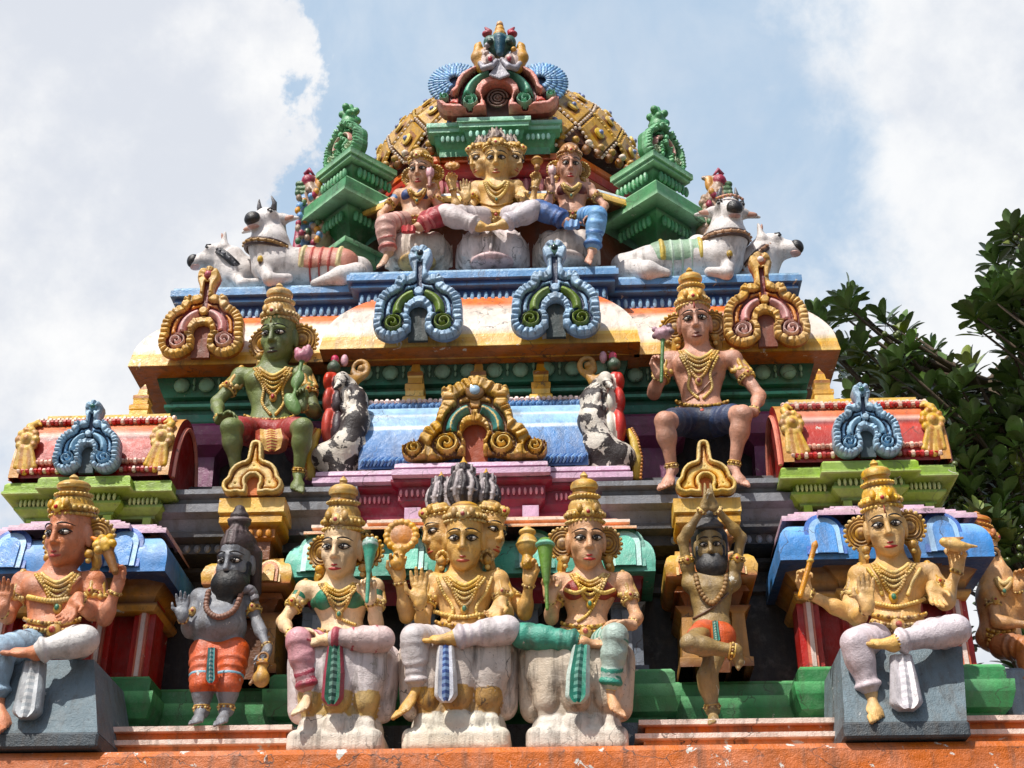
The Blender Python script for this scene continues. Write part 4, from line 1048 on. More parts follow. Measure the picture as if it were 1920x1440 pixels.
    def leg(s, hip, kn, an, toe, r=(.39, .285, .15), up=(0, 0, 1), cl=None, clr=.016, foot=True, side=1, ankle=True, shin=1.0, th=1.0, folds=5, cid=0, cs=None):
        S = s.S; ws = s.ws; hip, kn, an, toe = map(np.array, (hip, kn, an, toe))
        S.cap(hip, kn, ws*r[0], ws*r[1], .04); S.cap(kn, an, ws*r[1], ws*r[2], .03); S.ell(kn+(an-kn)*.3+np.array((0, .012, 0)), ws*r[1]*.98, None, .05)
        if foot:
            d = toe-an; Lf = np.linalg.norm(d); d = d/Lf; u = np.array(up, float); u = nrm(u-d*u.dot(d)); sd = np.cross(d, u)
            R = np.stack([sd, d, u], 1); bb = ws*1.12
            S.ell(an-d*Lf*.12-u*ws*.06, ws*r[2]*1.0, None, .03)
            S.cap(an-u*ws*.02, an+d*Lf*.66-u*ws*.1, ws*r[2]*.95, ws*.11, .03)
            S.ell(an+d*Lf*.58-u*ws*.11, (bb*.19, Lf*.30, ws*.095), R, .02)
            for i in range(5):
                q = an+d*Lf*(.82-.045*i)+sd*side*bb*(.15-.078*i)-u*ws*.13
                S.cap(q, q+d*Lf*.16*(1.25-.1*i)-u*ws*.01, bb*(.068-.008*i), bb*(.058-.007*i), .004)
            if ankle: s.rings.append((kn+(an-kn)*.93, an-kn, ws*r[2]*1.12, 'anklet'))
        if cl is not None:
            if s.cloth is None: s.cloth = Sdf(s.res); s.ccol = []
            T = s.cloth
            if cl not in s.ccol: s.ccol.append(cl)
            ci = s.ccol.index(cl)
            cj = ci
            if cs is not None:
                if cs not in s.ccol: s.ccol.append(cs)
                cj = s.ccol.index(cs)
            T.cap(hip, hip+(kn-hip)*th, ws*r[0]+clr, ws*(r[0]+(r[1]-r[0])*th)+clr, .03, cid=ci)
            e = kn+(an-kn)*.84*shin
            if th >= 1: T.cap(kn, e, ws*r[1]+clr, ws*r[2]+clr*1.7, .03, cid=ci)
            if shin > .5: T.ell(kn+(an-kn)*.3+np.array((0, .012, 0)), ws*r[1]+clr*.9, None, .05, cid=ci)
            for f in range(folds):
                t = (f+.6)/folds; c = kn+(e-kn)*t; dd = nrm(an-kn); z = nrm(np.cross(dd, (0.3, 1, .2))); y = np.cross(z, dd)
                rr = ws*(r[1]+(r[2]-r[1])*t*.84)+clr*.95
                tl = nrm(dd+.35*(1 if f % 2 else -1)*y); x2 = nrm(np.cross(y, tl)); y2 = np.cross(tl, x2)
                T.tor(c, rr, .011, np.stack([x2, y2, tl], 1), .02, cid=cj)
            for f in range(3):
                t = .35+.25*f
                if t > th: continue
                c = hip+(kn-hip)*t; dd = nrm(kn-hip); y = nrm(np.cross(dd, (.2, .3, 1))); x2 = np.cross(y, dd)
                T.tor(c, ws*(r[0]+(r[1]-r[0])*t)+clr*.9, .008, np.stack([x2, y, dd], 1), .02, cid=cj)
            if shin > .5:
                dd = nrm(an-kn); y = nrm(np.cross(dd, (1, .1, .1))); T.tor(e, ws*r[2]+clr*1.9, .014, np.stack([np.cross(y, dd), y, dd], 1), .02, cid=cj)
    # ------------------------------------------------------------ finishing
    def body(s, pal=None):
        s.S.build('body', s.M, s.t, pal or [s.skin])
        for nm in ('armlet', 'bangle', 'anklet'):
            for c, d, r, kind in s.rings:
                if kind != nm: continue
                dd = nrm(d); x = nrm(np.cross(dd, (.31, .52, .8))); y = np.cross(dd, x)
                m = MB(); n = 16
                for q, (off, rr) in enumerate(((-.014, .007), (.014, .007)) if nm != 'bangle' else ((-.008, .007), (.008, .007))):
                    m.tube([c+dd*off+(x*math.cos(2*math.pi*i/n)+y*math.sin(2*math.pi*i/n))*r for i in range(n)], rr, 6, (cGD, cGDL)[q], closed=True)
                for i in range(n):
                    a = 2*math.pi*i/n; m.ball(c+(x*math.cos(a)+y*math.sin(a))*(r+.004), .0095, 6, 4, None, cGDL if i % 2 else cGDD)
                if nm == 'armlet':
                    f = nrm(np.array((0, -1, .2))-dd*np.dot(dd, (0, -1, .2))); m.ball(c+f*(r+.006), (.024, .016, .032), 8, 6, None, cGD); m.ball(c+f*(r+.02), .010, 6, 5, None, C(180, 60, 50))
                m.build(nm, M_gold, s.t, True)
        if s.cloth is not None: s.cloth.build('leg_cloth', M_cloth, s.t, s.ccol)
    def on(s, px, py, off=.01):
        """point on the front of the body seen at this pixel"""
        y = s.Y
        for _ in range(4):
            q = P(px, py, y); f = s.T.front(q.x, q.z)
            if f is None: return np.array(q)+np.array((0, -off, 0))
            y = f
        return np.array(P(px, py, y-off))
    def strand(s, name, pts, r, col, bead=0, mat=None, n=24, col2=None, off=None):
        q = [np.array(p_, float) for p_ in pts]; out = []
        for i in range(n):
            t = i/(n-1)*(len(q)-1); j = min(int(t), len(q)-2); f = t-j
            p0, p1, p2, p3 = q[max(j-1, 0)], q[j], q[j+1], q[min(j+2, len(q)-1)]
            v = .5*((2*p1)+(-p0+p2)*f+(2*p0-5*p1+4*p2-p3)*f*f+(-p0+3*p1-3*p2+p3)*f**3)
            out.append(s.on(v[0], v[1], r*.7 if off is None else off))
        m = MB(); m.tube(out, r, 6, col)
        if bead:
            for i in range(1, n-1): m.ball(out[i]+np.array((0, -r*.6, 0)), bead, 6, 4, None, col2 or cGDL)
        return m.build(name, mat or M_gold, s.t, True)
    def necklaces(s, i=0, w=.62, tiers=((.03, .013), (.08, .011), (.14, .010), (.22, .010), (.32, .012)), colr=None, pend=C(60, 120, 90)):
        """collar, middle chain and long chain measured in pixels from the neck"""
        cx, cy = s.npx; W = s.wpx
        for q, (dpt, r) in enumerate(tiers):
            ww = w*(.70, .86, 1.0, .80, .70)[min(q, 4)]
            pts = [(cx-W*ww, cy-W*.06), (cx-W*ww*.62, cy+W*(dpt+.02)*.75*2), (cx, cy+W*(dpt+.06)*2.1), (cx+W*ww*.62, cy+W*(dpt+.02)*.75*2), (cx+W*ww, cy-W*.06)]
            s.strand('necklace', pts, r*(s.ws/.24), (cGD, cGDL, cGD)[q % 3], bead=r*1.2*(s.ws/.24), n=26, col2=(cGDL, cGD, cGDL)[q % 3])
        m = MB(); c = s.on(cx, cy+W*(tiers[-1][0]+.1)*2.1, .012); m.ball(c, np.array((.03, .02, .04))*(s.ws/.24), 10, 7, None, cGD); m.ball(c+np.array((0, -.018, 0)), np.array((.016, .012, .022))*(s.ws/.24), 8, 6, None, pend)
        m.build('pendant', M_gold, s.t, True)
    def belt(s, cx, cy, wpx, hpx, cols=(cGD, cGDL, cGDD), cloth=None):
        """ornate waist belt: bands, studs and small tassels laid over the hips"""
        k = s.ws/.24; m = MB()
        for q in range(3):
            yy = cy+hpx*(q/2-.5)*.8
            pts = [s.on(cx+wpx*t, yy+hpx*.22*(1-t*t), .010) for t in np.linspace(-1, 1, 17)]
            m.tube(pts, .016*k, 6, cols[q % 2])
            for i, p_ in enumerate(pts): m.ball(p_+np.array((0, -.014*k, 0)), .013*k, 6, 4, None, cols[(q+i) % 3])
        for i, t in enumerate(np.linspace(-.92, .92, 13)):
            a = s.on(cx+wpx*t, cy+hpx*(.5+.2*(1-t*t)), .012); b = s.on(cx+wpx*t, cy+hpx*(.98+.25*(1-t*t)), .016)
            m.tube([a, (a+b)/2, b], [.014*k, .018*k, .010*k], 5, cols[i % 2]); m.ball(b, .014*k, 6, 4, None, cols[2])
        c = s.on(cx, cy+hpx*.2, .014); m.ball(c, np.array((.05, .03, .055))*k, 10, 7, None, cols[0]); m.ball(c+np.array((0, -.026*k, 0)), .022*k, 8, 6, None, C(190, 80, 60))
        m.build('belt', M_gold, s.t, True)
    def mantle(s, sh, el, sg, col=None):
        """gold shoulder piece falling over the upper arm"""
        k = s.ws/.24; T = Sdf(s.res); sh, el = np.array(sh), np.array(el); d = nrm(el-sh)
        for i in range(5):
            o = np.array(((i-2)*.026*k*1.0, -s.ws*.15+abs(i-2)*.018*k, s.ws*.20-abs(i-2)*.02*k)); a = sh+o-d*.01; b = sh+d*s.ws*.55+np.array(((i-2)*.036*k, -s.ws*.22+abs(i-2)*.026*k, 0))
            T.cap(a, b, .024*k, .018*k, .006, cid=i % 2)
        for i in range(4): T.ell(sh+d*s.ws*.58+np.array(((i-1.5)*.038*k, -s.ws*.24+abs(i-1.5)*.02*k, 0)), .022*k, None, .006, cid=1)
        T.build('shoulder_piece', M_gold, s.t, [cGD, cGDL])
def sash(f, pts, w, cols, thick=.018, name='sash'):
    """hanging pleated strip; pts world points down the middle, w half widths"""
    m = MB(); pts = [np.array(p_) for p_ in pts]; n = 18; rows = []
    for i in range(n):
        t = i/(n-1)*(len(pts)-1); j = min(int(t), len(pts)-2); g = t-j
        c = pts[j]*(1-g)+pts[j+1]*g; ww = w[j]*(1-g)+w[j+1]*g
        if i >= n-2: ww *= (.8, .45)[i-(n-2)]
        rows.append((c, ww))
    us = np.linspace(-1, 1, 13); b = len(m.v)
    for c, ww in rows:
        for q, u in enumerate(us): m.v.append(tuple(c+np.array((u*ww, -.020*(1-u*u)-.009*math.cos(u*math.pi*3), 0))))
    N = len(us)
    for c, ww in rows:
        for u in us: m.v.append(tuple(c+np.array((u*ww*.96, thick, 0))))
    for i in range(n-1):
        for q in range(N-1):
            u = abs((us[q]+us[q+1])/2); cc = cols[0] if u > .72 else (cols[1] if u > .30 else cols[2])
            if u < .3 and i % 2: cc = cols[3]
            m.quad((b+i*N+q, b+(i+1)*N+q, b+(i+1)*N+q+1, b+i*N+q+1), [cc]*4)
    o = b+n*N
    for i in range(n-1):
        m.quad((b+i*N, o+i*N, o+(i+1)*N, b+(i+1)*N), [cols[0]]*4); m.quad((b+i*N+N-1, b+(i+1)*N+N-1, o+(i+1)*N+N-1, o+i*N+N-1), [cols[0]]*4)
    for q in range(N-1): m.quad((b+(n-1)*N+q, o+(n-1)*N+q, o+(n-1)*N+q+1, b+(n-1)*N+q+1), [cols[0]]*4)
    m.build(name, M_cloth, f.t, True, 50)
def strip_bead(m, pts, r, col):
    for p_ in pts: m.ball(p_, r, 6, 4, None, col)
def held(name, label, cat, prims, pal, base, mat=None, res=.006, group=None):
    S = Sdf(res)
    prims(S)
    t = thing(name, label, cat, base, group)
    return t, S
def single(S, name, label, cat, mat, pal, origin, group=None):
    o = S.build(name, mat, None, pal, origin=origin)
    o['label'] = label; o['category'] = cat
    if group: o['group'] = group
    return o
M_stone = paint('limewashed_pedestal', None, chip=(.30, .27, .24), amt=.36, rough=.5, dirt=.5, bump=.45, chip_scale=11, var=.25, streak=.85, crack=.8)
M_block = paint('blue_grey_block', None, chip=(.46, .47, .46), amt=.3, rough=.6, dirt=.5, bump=.8, chip_scale=16)
def lotus(label, cx, Y, zb, zs, zt, hw, dep, name='lotus_pedestal', group='lotus pedestals', base=True, tint=C(206, 194, 192), tint2=C(214, 202, 186), tint3=C(190, 156, 84), n=5, res=.009):
    """petalled seat: slab below, waist, ring of large petals"""
    S = Sdf(res); yc = Y+dep; h = zt-zs
    if base:
        S.box((cx, yc, (zb+zs)/2-.02), (hw*.74, dep*.84, (zs-zb)/2+.0), None, .05, .02, cid=1)
        S.box((cx, yc, zb+.07), (hw*.92, dep*.98, .075), None, .05, .03, cid=1)
        for i in range(n):
            a = rad(-75+150*i/(n-1)); S.ell((cx+math.sin(a)*hw*.70, yc-math.cos(a)*dep*.78, zs-.09), (hw*.27, .05, .09), rot(math.degrees(a)), .008, cid=1)
    S.box((cx, yc, zs+.0), (hw*.70, dep*.80, .05), None, .04, .01, cid=2)
    S.box((cx, yc, zs+h*.32), (hw*.80, dep*.84, h*.30), None, .08, .02)
    S.box((cx, yc, zs+h*.66), (hw*.96, dep*.94, h*.33), None, .08, .06)
    for i in range(n):
        a = rad(-80+160*i/(n-1)); dx, dy = math.sin(a), -math.cos(a)
        for t_, ww in ((.18, .24), (.4, .30), (.62, .33), (.82, .30)):
            k_ = .80+.12*t_
            S.ell((cx+dx*hw*k_, yc+dy*dep*k_, zs+h*t_), (hw*ww*1.12, .075, h*.24), rot(math.degrees(a)), .03 if t_ > .18 else .004, cid=2 if t_ < .2 and i in (1, 2, 3) else 0)
        S.cap((cx+dx*hw*.98, yc+dy*dep*1.02, zs+h*.2), (cx+dx*hw*1.05, yc+dy*dep*1.10, zs+h*.85), .010, .004, .015)
    for i in range(n-1):
        a = rad(-60+120*i/(n-2)); dx, dy = math.sin(a), -math.cos(a)
        S.cap((cx+dx*hw*1.06, yc+dy*dep*1.20, zs+h*.12), (cx+dx*hw*1.08, yc+dy*dep*1.24, zs+h*.78), .022, .028, .008, -1)
    return single(S, name, label, 'pedestal', M_stone, [tint, tint2, tint3], (cx, yc, zb), group)
MWH = C(206, 192, 190); MWH2 = C(190, 172, 172)
# ---------------------------------------------------------------- lower left woman, green bodice
f = Fig('seated_goddess_statue', 'seated woman statue in green bodice with pink leggings holding a bud', 'statue', 8.12, P(640, 1390, 7.95), C(228, 194, 152), .19, dirt=.3)
def woman_low(f, cx, skin2):
    pass
nk = f.p(634, 1086, .03); pl = f.p(646, 1206, .02); sl = f.p(572, 1106, .02); sr = f.p(702, 1102, .02)
f.npx = (636, 1098); f.wpx = 62
f.head(629, 1032, -.17, .40, -7, 18, 2, neck=nk, wide=.96)
f.torso(nk, pl, sl, sr, waist=.66, hip=.92, chest=.92, bust=.36)
hL = f.arm(sl, f.p(530, 1166, -.02), f.p(548, 1192, -.30), (.85, -.25, .05), (0, -.25, -1), .2, 14, 3, -1)
hR = f.arm(sr, f.p(707, 1172, -.03), f.p(694, 1126, -.16), (-.05, -.1, 1), (-.2, -1, .1), .2, 46, 2, -1)
f.leg(f.p(604, 1214, -.06), f.p(560, 1200, -.36), f.p(580, 1300, -.30), f.p(556, 1330, -.44), up=(-.2, -.5, 1), cl=C(206, 150, 156), cs=C(168, 52, 76), side=1)
f.leg(f.p(690, 1214, -.08), f.p(716, 1198, -.36), f.p(612, 1198, -.38), f.p(570, 1200, -.36), up=(0, -.6, 1), cl=C(212, 186, 182), cs=C(176, 56, 76), side=-1, folds=4)
f.body(); f.face(); f.crown(0, .96); f.ears(0)
# bodice
T = Sdf(.0068)
for q in (-1, 1):
    c = f.pel+(f.neck-f.pel)*.60+np.array((q*f.ws*.40, -f.ws*.52*.80, 0)); T.ell(c, f.ws*.385, None, .02)
T.ell(f.pel+(f.neck-f.pel)*.62, (f.ws*.99, f.ws*.59, .075), None, .03)
for s_, e_ in ((sl, f.p(530, 1166, -.02)), (sr, f.p(707, 1172, -.03))): T.cap(s_+(e_-s_)*-.05, s_+(e_-s_)*.42, f.ws*.30, f.ws*.26, .03)
T.build('bodice', M_cloth, f.t, [C(36, 122, 92)])
f.T.pr += T.pr; f.T.D = None
f.necklaces(); f.belt(645, 1192, 47, 26); f.mantle(sl, f.p(530, 1166, -.02), -1); f.mantle(sr, f.p(707, 1172, -.03), 1)
sash(f, [f.p(628, 1212, -.40), f.p(626, 1262, -.42), f.p(622, 1322, -.40)], [.045, .062, .065], (C(160, 44, 70), C(40, 110, 84), C(30, 76, 64), C(110, 150, 134)))
f.strand('body_chain', [(604, 1096), (622, 1130), (640, 1160), (668, 1172)], .008, cGDD, .010)
lotus('left lotus pedestal under the woman in green bodice', P(640, 1300, 7.95).x, 7.78, 3.732, 3.98, 4.40, .30, .24)
S = Sdf(.006); a, b = f.p(688, 1128, -.24), f.p(694, 1022, -.24)
S.cap(a, a+(b-a)*.62, .012, .014); S.cap(a+(b-a)*.55, b, .018, .045, .01); S.ell(b, (.046, .046, .03), None, .02, cid=1)
for i in range(6): S.ell(b+np.array((.03*math.cos(i*1.05), .03*math.sin(i*1.05), .014)), (.018, .018, .03), None, .006, cid=1)
single(S, 'flower_bud', 'closed green lotus bud held by the woman in green bodice', 'flower', M_orn, [C(70, 150, 124), C(176, 200, 190)], tuple(a), 'lotus buds held by the statues')
# ---------------------------------------------------------------- lower middle god with several faces
f = Fig('seated_many_faced_god_statue', 'large golden seated god with three faces showing, between the two women of the lower row', 'statue', 8.12, P(860, 1390, 7.95), C(214, 166, 92), .212)
nk = f.p(870, 1072, .04); pl = f.p(868, 1196, .03); sl = f.p(806, 1092, .03); sr = f.p(934, 1088, .03)
f.npx = (871, 1086); f.wpx = 64
f.head(868, 1016, -.17, .41, 0, 18, 0, neck=nk, wide=.96)
f.head(804, 1006, .02, .375, -50, 16, 0, neck=nk+np.array((-.03, .04, .02)), wide=.9)
f.head(934, 1002, .02, .375, 50, 16, 0, neck=nk+np.array((.03, .04, .02)), wide=.9)
f.torso(nk, pl, sl, sr, waist=.66, hip=.84)
h1 = f.arm(sl+np.array((-.01, .10, 0)), f.p(762, 1156, .04), f.p(748, 1086, -.08), (-.1, -.1, 1), (.25, -1, .1), .215, 30, 10, -1)
h2 = f.arm(sl, f.p(793, 1172, -.04), f.p(787, 1130, -.26), (-.04, -.1, 1), (0, -1, .12), .225, 6, 5, -1)
h3 = f.arm(sr+np.array((.01, .10, 0)), f.p(984, 1150, .04), f.p(992, 1092, -.08), (.05, -.1, 1), (-.3, -1, .1), .21, 40, 4, 1)
f.arm(sr, f.p(950, 1150, -.02), f.p(940, 1128, -.30), (-.35, -.3, -.75), (-.1, -1, .35), .20, 16, 3, -1)
f.leg(f.p(828, 1206, -.06), f.p(777, 1196, -.38), f.p(784, 1290, -.30), f.p(742, 1336, -.42), up=(-.2, -.4, 1), cl=C(212, 202, 200), cs=C(206, 194, 192), folds=3, side=1)
f.leg(f.p(912, 1206, -.08), f.p(950, 1180, -.36), f.p(846, 1196, -.42), f.p(800, 1190, -.42), up=(0, -.5, 1), cl=C(214, 202, 202), cs=C(204, 190, 194), folds=3, side=-1)
f.body()
for i in range(3): f.face(i, lip=C(176, 74, 40) if i else C(170, 70, 44))
f.crown(0, .62, knob=False); f.crown(1, .55, knob=False); f.crown(2, .55, knob=False)
T = Sdf(.006)
def hair_pile(T, c, r, h, n=13):
    T.ell(c, (r, r, h), None, .01)
    for i in range(n):
        a = 2*math.pi*i/n; pts = [c+np.array((r*1.02*math.cos(t)*math.cos(a+.07*math.sin(t*5)), r*1.02*math.cos(t)*math.sin(a+.07*math.sin(t*5)), h*math.sin(t))) for t in (-.75, -.4, -.1, .2, .5, .8, 1.15)]
        T.chain(pts, [.010, .014, .016, .016, .014, .011, .008], .003, cid=i % 2)
    T.ell(c+np.array((0, 0, h*1.06)), (r*.70, r*.70, h*.30), None, .004)
    T.tor(c+np.array((0, 0, h*.84)), r*.55, .014, None, .006, cid=1); T.tor(c+np.array((0, 0, -h*.1)), r*1.0, .008, None, .006, cid=1)
    for i in range(9):
        a = 2*math.pi*i/9; q = c+np.array((r*.68*math.cos(a), r*.68*math.sin(a), h*1.04)); T.cap(q-np.array((0, 0, .02)), q+np.array((0, 0, .02)), .012, .010, .004, cid=(i+1) % 2)
    T.ell(c+np.array((0, 0, h*1.34)), (r*.3, r*.3, r*.2), None, .006, cid=2); T.cap(c+np.array((0, 0, h*1.36)), c+np.array((0, 0, h*1.36+r*.5)), r*.2, .005, .01, cid=2)
for (px, py, r_, h_, dy) in ((868, 924, .108, .15, .02), (826, 938, .085, .12, .08), (911, 932, .085, .12, .08)): hair_pile(T, f.p(px, py, dy), r_, h_)
T.build('braided_hair', M_hair, f.t, [C(44, 34, 38), C(172, 160, 160), cGD])
f.ears(0, .09, .40, dz=.2, tail=True, dyy=.02)
f.necklaces(); f.belt(868, 1180, 50, 30)
f.mantle(sr, f.p(950, 1150, -.02), 1); f.mantle(sl, f.p(793, 1172, -.04), -1)
for sx in (-1, 1): f.strand('body_chain', [(871+sx*52, 1082), (871+sx*40, 1112), (871+sx*22, 1140), (871+sx*30, 1166)], .009, cGDL, .012)
f.strand('waist_chain', [(812, 1148), (868, 1158), (926, 1146)], .012, cGDL, .014)
sash(f, [f.p(836, 1212, -.42), f.p(836, 1260, -.44), f.p(836, 1316, -.42)], [.05, .062, .068], (C(212, 208, 206), C(196, 196, 205), C(50, 74, 130), C(120, 146, 184)))
lotus('middle lotus pedestal under the golden god with several faces', P(860, 1300, 7.95).x, 7.77, 3.732, 3.99, 4.42, .335, .25, tint=C(206, 190, 178), tint2=C(214, 204, 184), tint3=C(180, 132, 44))
S = Sdf(.006); c = f.p(753, 1006, -.12)
S.ell(c, (.085, .035, .085), None, .01, cid=1)
for i in range(16):
    a = 2*math.pi*i/16; S.ell(c+np.array((.092*math.cos(a), -.01, .092*math.sin(a))), .024, None, .006)
S.cap(c-np.array((0, 0, .08)), c-np.array((.02, 0, .18)), .03, .045, .02)
single(S, 'gold_disc', 'gold beaded disc on the raised hand of the golden middle god', 'disc', M_gold, [C(214, 156, 56), C(190, 120, 50)], tuple(c))
S = Sdf(.006); c = f.p(989, 1022, -.12)
S.ell(c, (.066, .066, .075), None, .01); S.tor(c+np.array((0, 0, .085)), .04, .014, None, .01, cid=1); S.cap(c+np.array((0, 0, .05)), c+np.array((0, 0, .1)), .038, .03, .01); S.cap(c-np.array((0, 0, .06)), c-np.array((0, 0, .12)), .03, .04, .01); S.tor(c, .066, .008, None, .005, cid=1)
single(S, 'water_pot', 'small gold water pot on the raised hand of the golden middle god', 'pot', M_gold, [C(196, 150, 66), C(222, 180, 90)], tuple(c))
# ---------------------------------------------------------------- lower right woman, teal leggings
f = Fig('seated_goddess_statue', 'seated woman statue in red bodice with teal leggings holding a green flower', 'statue', 8.12, P(1085, 1390, 7.95), C(214, 162, 120), .187)
nk = f.p(1106, 1066, .03); pl = f.p(1098, 1194, .02); sl = f.p(1050, 1092, .02); sr = f.p(1168, 1090, .02)
f.npx = (1106, 1080); f.wpx = 60
f.head(1104, 1015, -.17, .385, 7, 17, -2, neck=nk, wide=.96)
f.torso(nk, pl, sl, sr, waist=.64, hip=.90, chest=.92, bust=.36)
f.arm(sl, f.p(1034, 1160, -.02), f.p(1032, 1122, -.16), (-.12, -.1, 1), (.35, -1, .1), .2, 46, 3, 1)
er = f.p(1194, 1158, -.02)
f.arm(sr, er, f.p(1184, 1172, -.28), (-1, -.2, -.02), (0, -.2, -1), .2, 12, 3, 1)
f.leg(f.p(1050, 1206, -.08), f.p(980, 1192, -.32), f.p(1094, 1204, -.38), f.p(1140, 1200, -.36), up=(0, -.5, 1), cl=C(58, 146, 124), cs=C(46, 122, 104), side=1, folds=5)
f.leg(f.p(1132, 1206, -.06), f.p(1154, 1192, -.38), f.p(1142, 1296, -.30), f.p(1164, 1334, -.42), up=(.2, -.5, 1), cl=C(176, 196, 184), cs=C(44, 138, 116), side=-1)
f.body(); f.face(lip=C(186, 46, 36), brow=C(40, 24, 20)); f.crown(0, .94); f.ears(0)
T = Sdf(.0068)
for q in (-1, 1):
    c = f.pel+(f.neck-f.pel)*.60+np.array((q*f.ws*.40, -f.ws*.52*.80, 0)); T.ell(c, f.ws*.385, None, .02)
T.ell(f.pel+(f.neck-f.pel)*.62, (f.ws*.99, f.ws*.59, .07), None, .03)
T.build('bodice', M_cloth, f.t, [C(140, 44, 34)])
f.T.pr += T.pr; f.T.D = None
f.necklaces(); f.belt(1098, 1180, 45, 26); f.mantle(sr, er, 1); f.mantle(sl, f.p(1034, 1160, -.02), -1)
sash(f, [f.p(1090, 1210, -.42), f.p(1084, 1262, -.44), f.p(1082, 1318, -.42)], [.05, .066, .07], (C(190, 206, 196), C(48, 138, 116), C(36, 110, 96), C(110, 166, 150)))
f.strand('body_chain', [(1138, 1084), (1122, 1118), (1104, 1150), (1082, 1166)], .008, cGDD, .010)
for sx in (-1, 1): f.strand('bodice_band', [(1106+sx*8, 1104), (1106+sx*26, 1112), (1106+sx*46, 1106)], .012, cGDL, .012)
lotus('right lotus pedestal under the woman with teal leggings', P(1080, 1300, 7.95).x, 7.78, 3.732, 3.97, 4.39, .315, .24, tint=C(198, 182, 162), tint2=C(208, 198, 184), tint3=C(186, 170, 150))
S = Sdf(.006); a, b = f.p(1026, 1142, -.24), f.p(1022, 1022, -.24)
S.cap(a, a+(b-a)*.5, .011, .014); S.cap(a+(b-a)*.42, b, .02, .05, .01); S.tor(b, .05, .012, None, .008, cid=1); S.ell(b, (.05, .05, .03), None, .01, cid=1)
single(S, 'flower_bud', 'open green lily bud held by the woman with teal leggings', 'flower', M_orn, [C(96, 136, 46), C(120, 190, 160)], tuple(a), 'lotus buds held by the statues')
# ---------------------------------------------------------------- right seated god on the grey block
f = Fig('seated_four_armed_god_statue', 'ochre seated god with four arms and white trousers on right grey block', 'statue', 8.0, P(1690, 1240, 7.85), C(218, 172, 104), .222)
nk = f.p(1672, 1050, .03); pl = f.p(1684, 1184, .02); sl = f.p(1612, 1080, .02); sr = f.p(1740, 1076, .02)
f.npx = (1675, 1062); f.wpx = 66
f.head(1664, 990, -.17, .40, -9, 17, -3, neck=nk, wide=.95)
f.torso(nk, pl, sl, sr, waist=.64, hip=.80)
f.arm(sl+np.array((0, .08, 0)), f.p(1586, 1148, -.02), f.p(1512, 1112, -.10), (-.1, -.1, 1), (.3, -1, .1), .2, 40, 4, -1)
f.arm(sl, f.p(1606, 1160, -.02), f.p(1626, 1140, -.24), (.04, -.12, 1), (0, -1, .1), .215, 6, 2, -1)
f.arm(sr+np.array((0, .08, 0)), f.p(1770, 1130, .0), f.p(1796, 1066, -.08), (-.1, -.15, 1), (-.5, -.9, .1), .21, 38, 4, 1)
f.arm(sr, f.p(1776, 1126, -.02), f.p(1748, 1100, -.26), (.05, -.3, -.9), (0, -1, .3), .20, 12, 3, -1)
f.leg(f.p(1640, 1200, -.06), f.p(1604, 1206, -.36), f.p(1632, 1300, -.30), f.p(1648, 1344, -.42), up=(.05, -.5, 1), cl=C(208, 192, 196), folds=0, side=1, shin=1.0)
f.leg(f.p(1732, 1196, -.08), f.p(1792, 1180, -.34), f.p(1672, 1206, -.40), f.p(1626, 1196, -.40), up=(0, -.5, 1), cl=C(212, 198, 202), folds=0, side=-1)
f.body(); f.face(lip=C(176, 36, 30), tilak=C(150, 60, 40)); f.crown(0, .86, cols=(C(214, 160, 40), C(230, 190, 90), cGDD)); f.ears(0)
f.necklaces(); f.belt(1684, 1166, 50, 34); f.mantle(sl, f.p(1606, 1160, -.02), -1); f.mantle(sr, f.p(1776, 1126, -.02), 1)
for sx in (-1, 1): f.strand('body_chain', [(1676+sx*50, 1066), (1678+sx*34, 1090), (1678+sx*24, 1116)], .010, cGD, .013)
f.strand('waist_chain', [(1628, 1128), (1680, 1138), (1734, 1124)], .012, cGDL, .013)
sash(f, [f.p(1690, 1228, -.36), f.p(1696, 1270, -.40), f.p(1702, 1330, -.42)], [.06, .075, .095], (C(190, 184, 188), C(214, 206, 208), C(196, 190, 196), C(224, 218, 220)), .05)
def block(label, corners, Y0, Y1, ztop):
    pass
def grey_block(label, x0, x1, x0b, x1b, zt, zb, yf, yb):
    m = MB(); c1, c2 = C(106, 122, 130), C(70, 78, 84)
    vs = [(x0, yf+.16, zt), (x1, yf+.16, zt), (x1, yb, zt), (x0, yb, zt), (x0b, yf, zb+.09), (x1b, yf, zb+.09), (x1b, yb, zb+.09), (x0b, yb, zb+.09)]
    m.add(vs, [(0, 1, 2, 3), (4, 5, 1, 0), (5, 6, 2, 1), (6, 7, 3, 2), (7, 4, 0, 3)], c1)
    m.box(((x0b+x1b)/2, (yf+yb)/2, zb+.045), ((x1b-x0b)/2+.01, (yb-yf)/2+.012, .044), None, c2, .012)
    S_ = C(150, 158, 160)
    for i in range(9): m.ball((random.uniform(x0b+.1, x1b-.1), yf+.045, zb+.14+random.uniform(0, .06)), (.02, .012, .014), 6, 4, None, S_)
    o = m.build('grey_block', M_block, None, False, None, ((x0+x1)/2, yf, zb)); o['label'] = label; o['category'] = 'pedestal'; o['group'] = 'grey blocks under the four armed gods'
q0, q1 = P(1580, 1240, 7.76), P(1812, 1240, 7.76); r0, r1 = P(1590, 1400, 7.62), P(1822, 1400, 7.62)
grey_block('right grey block under the ochre god with a pen', q0.x, q1.x, r0.x, r1.x, 4.30, 3.732, 7.63, 8.4)
S = Sdf(.006); a, b = f.p(1506, 1098, -.20), f.p(1528, 1022, -.22)
S.cap(a-(b-a)*.25, b, .016, .016); S.cap(b, b+(b-a)*.12, .016, .003); S.tor(a+(b-a)*.6, .017, .006, None, .005, cid=1)
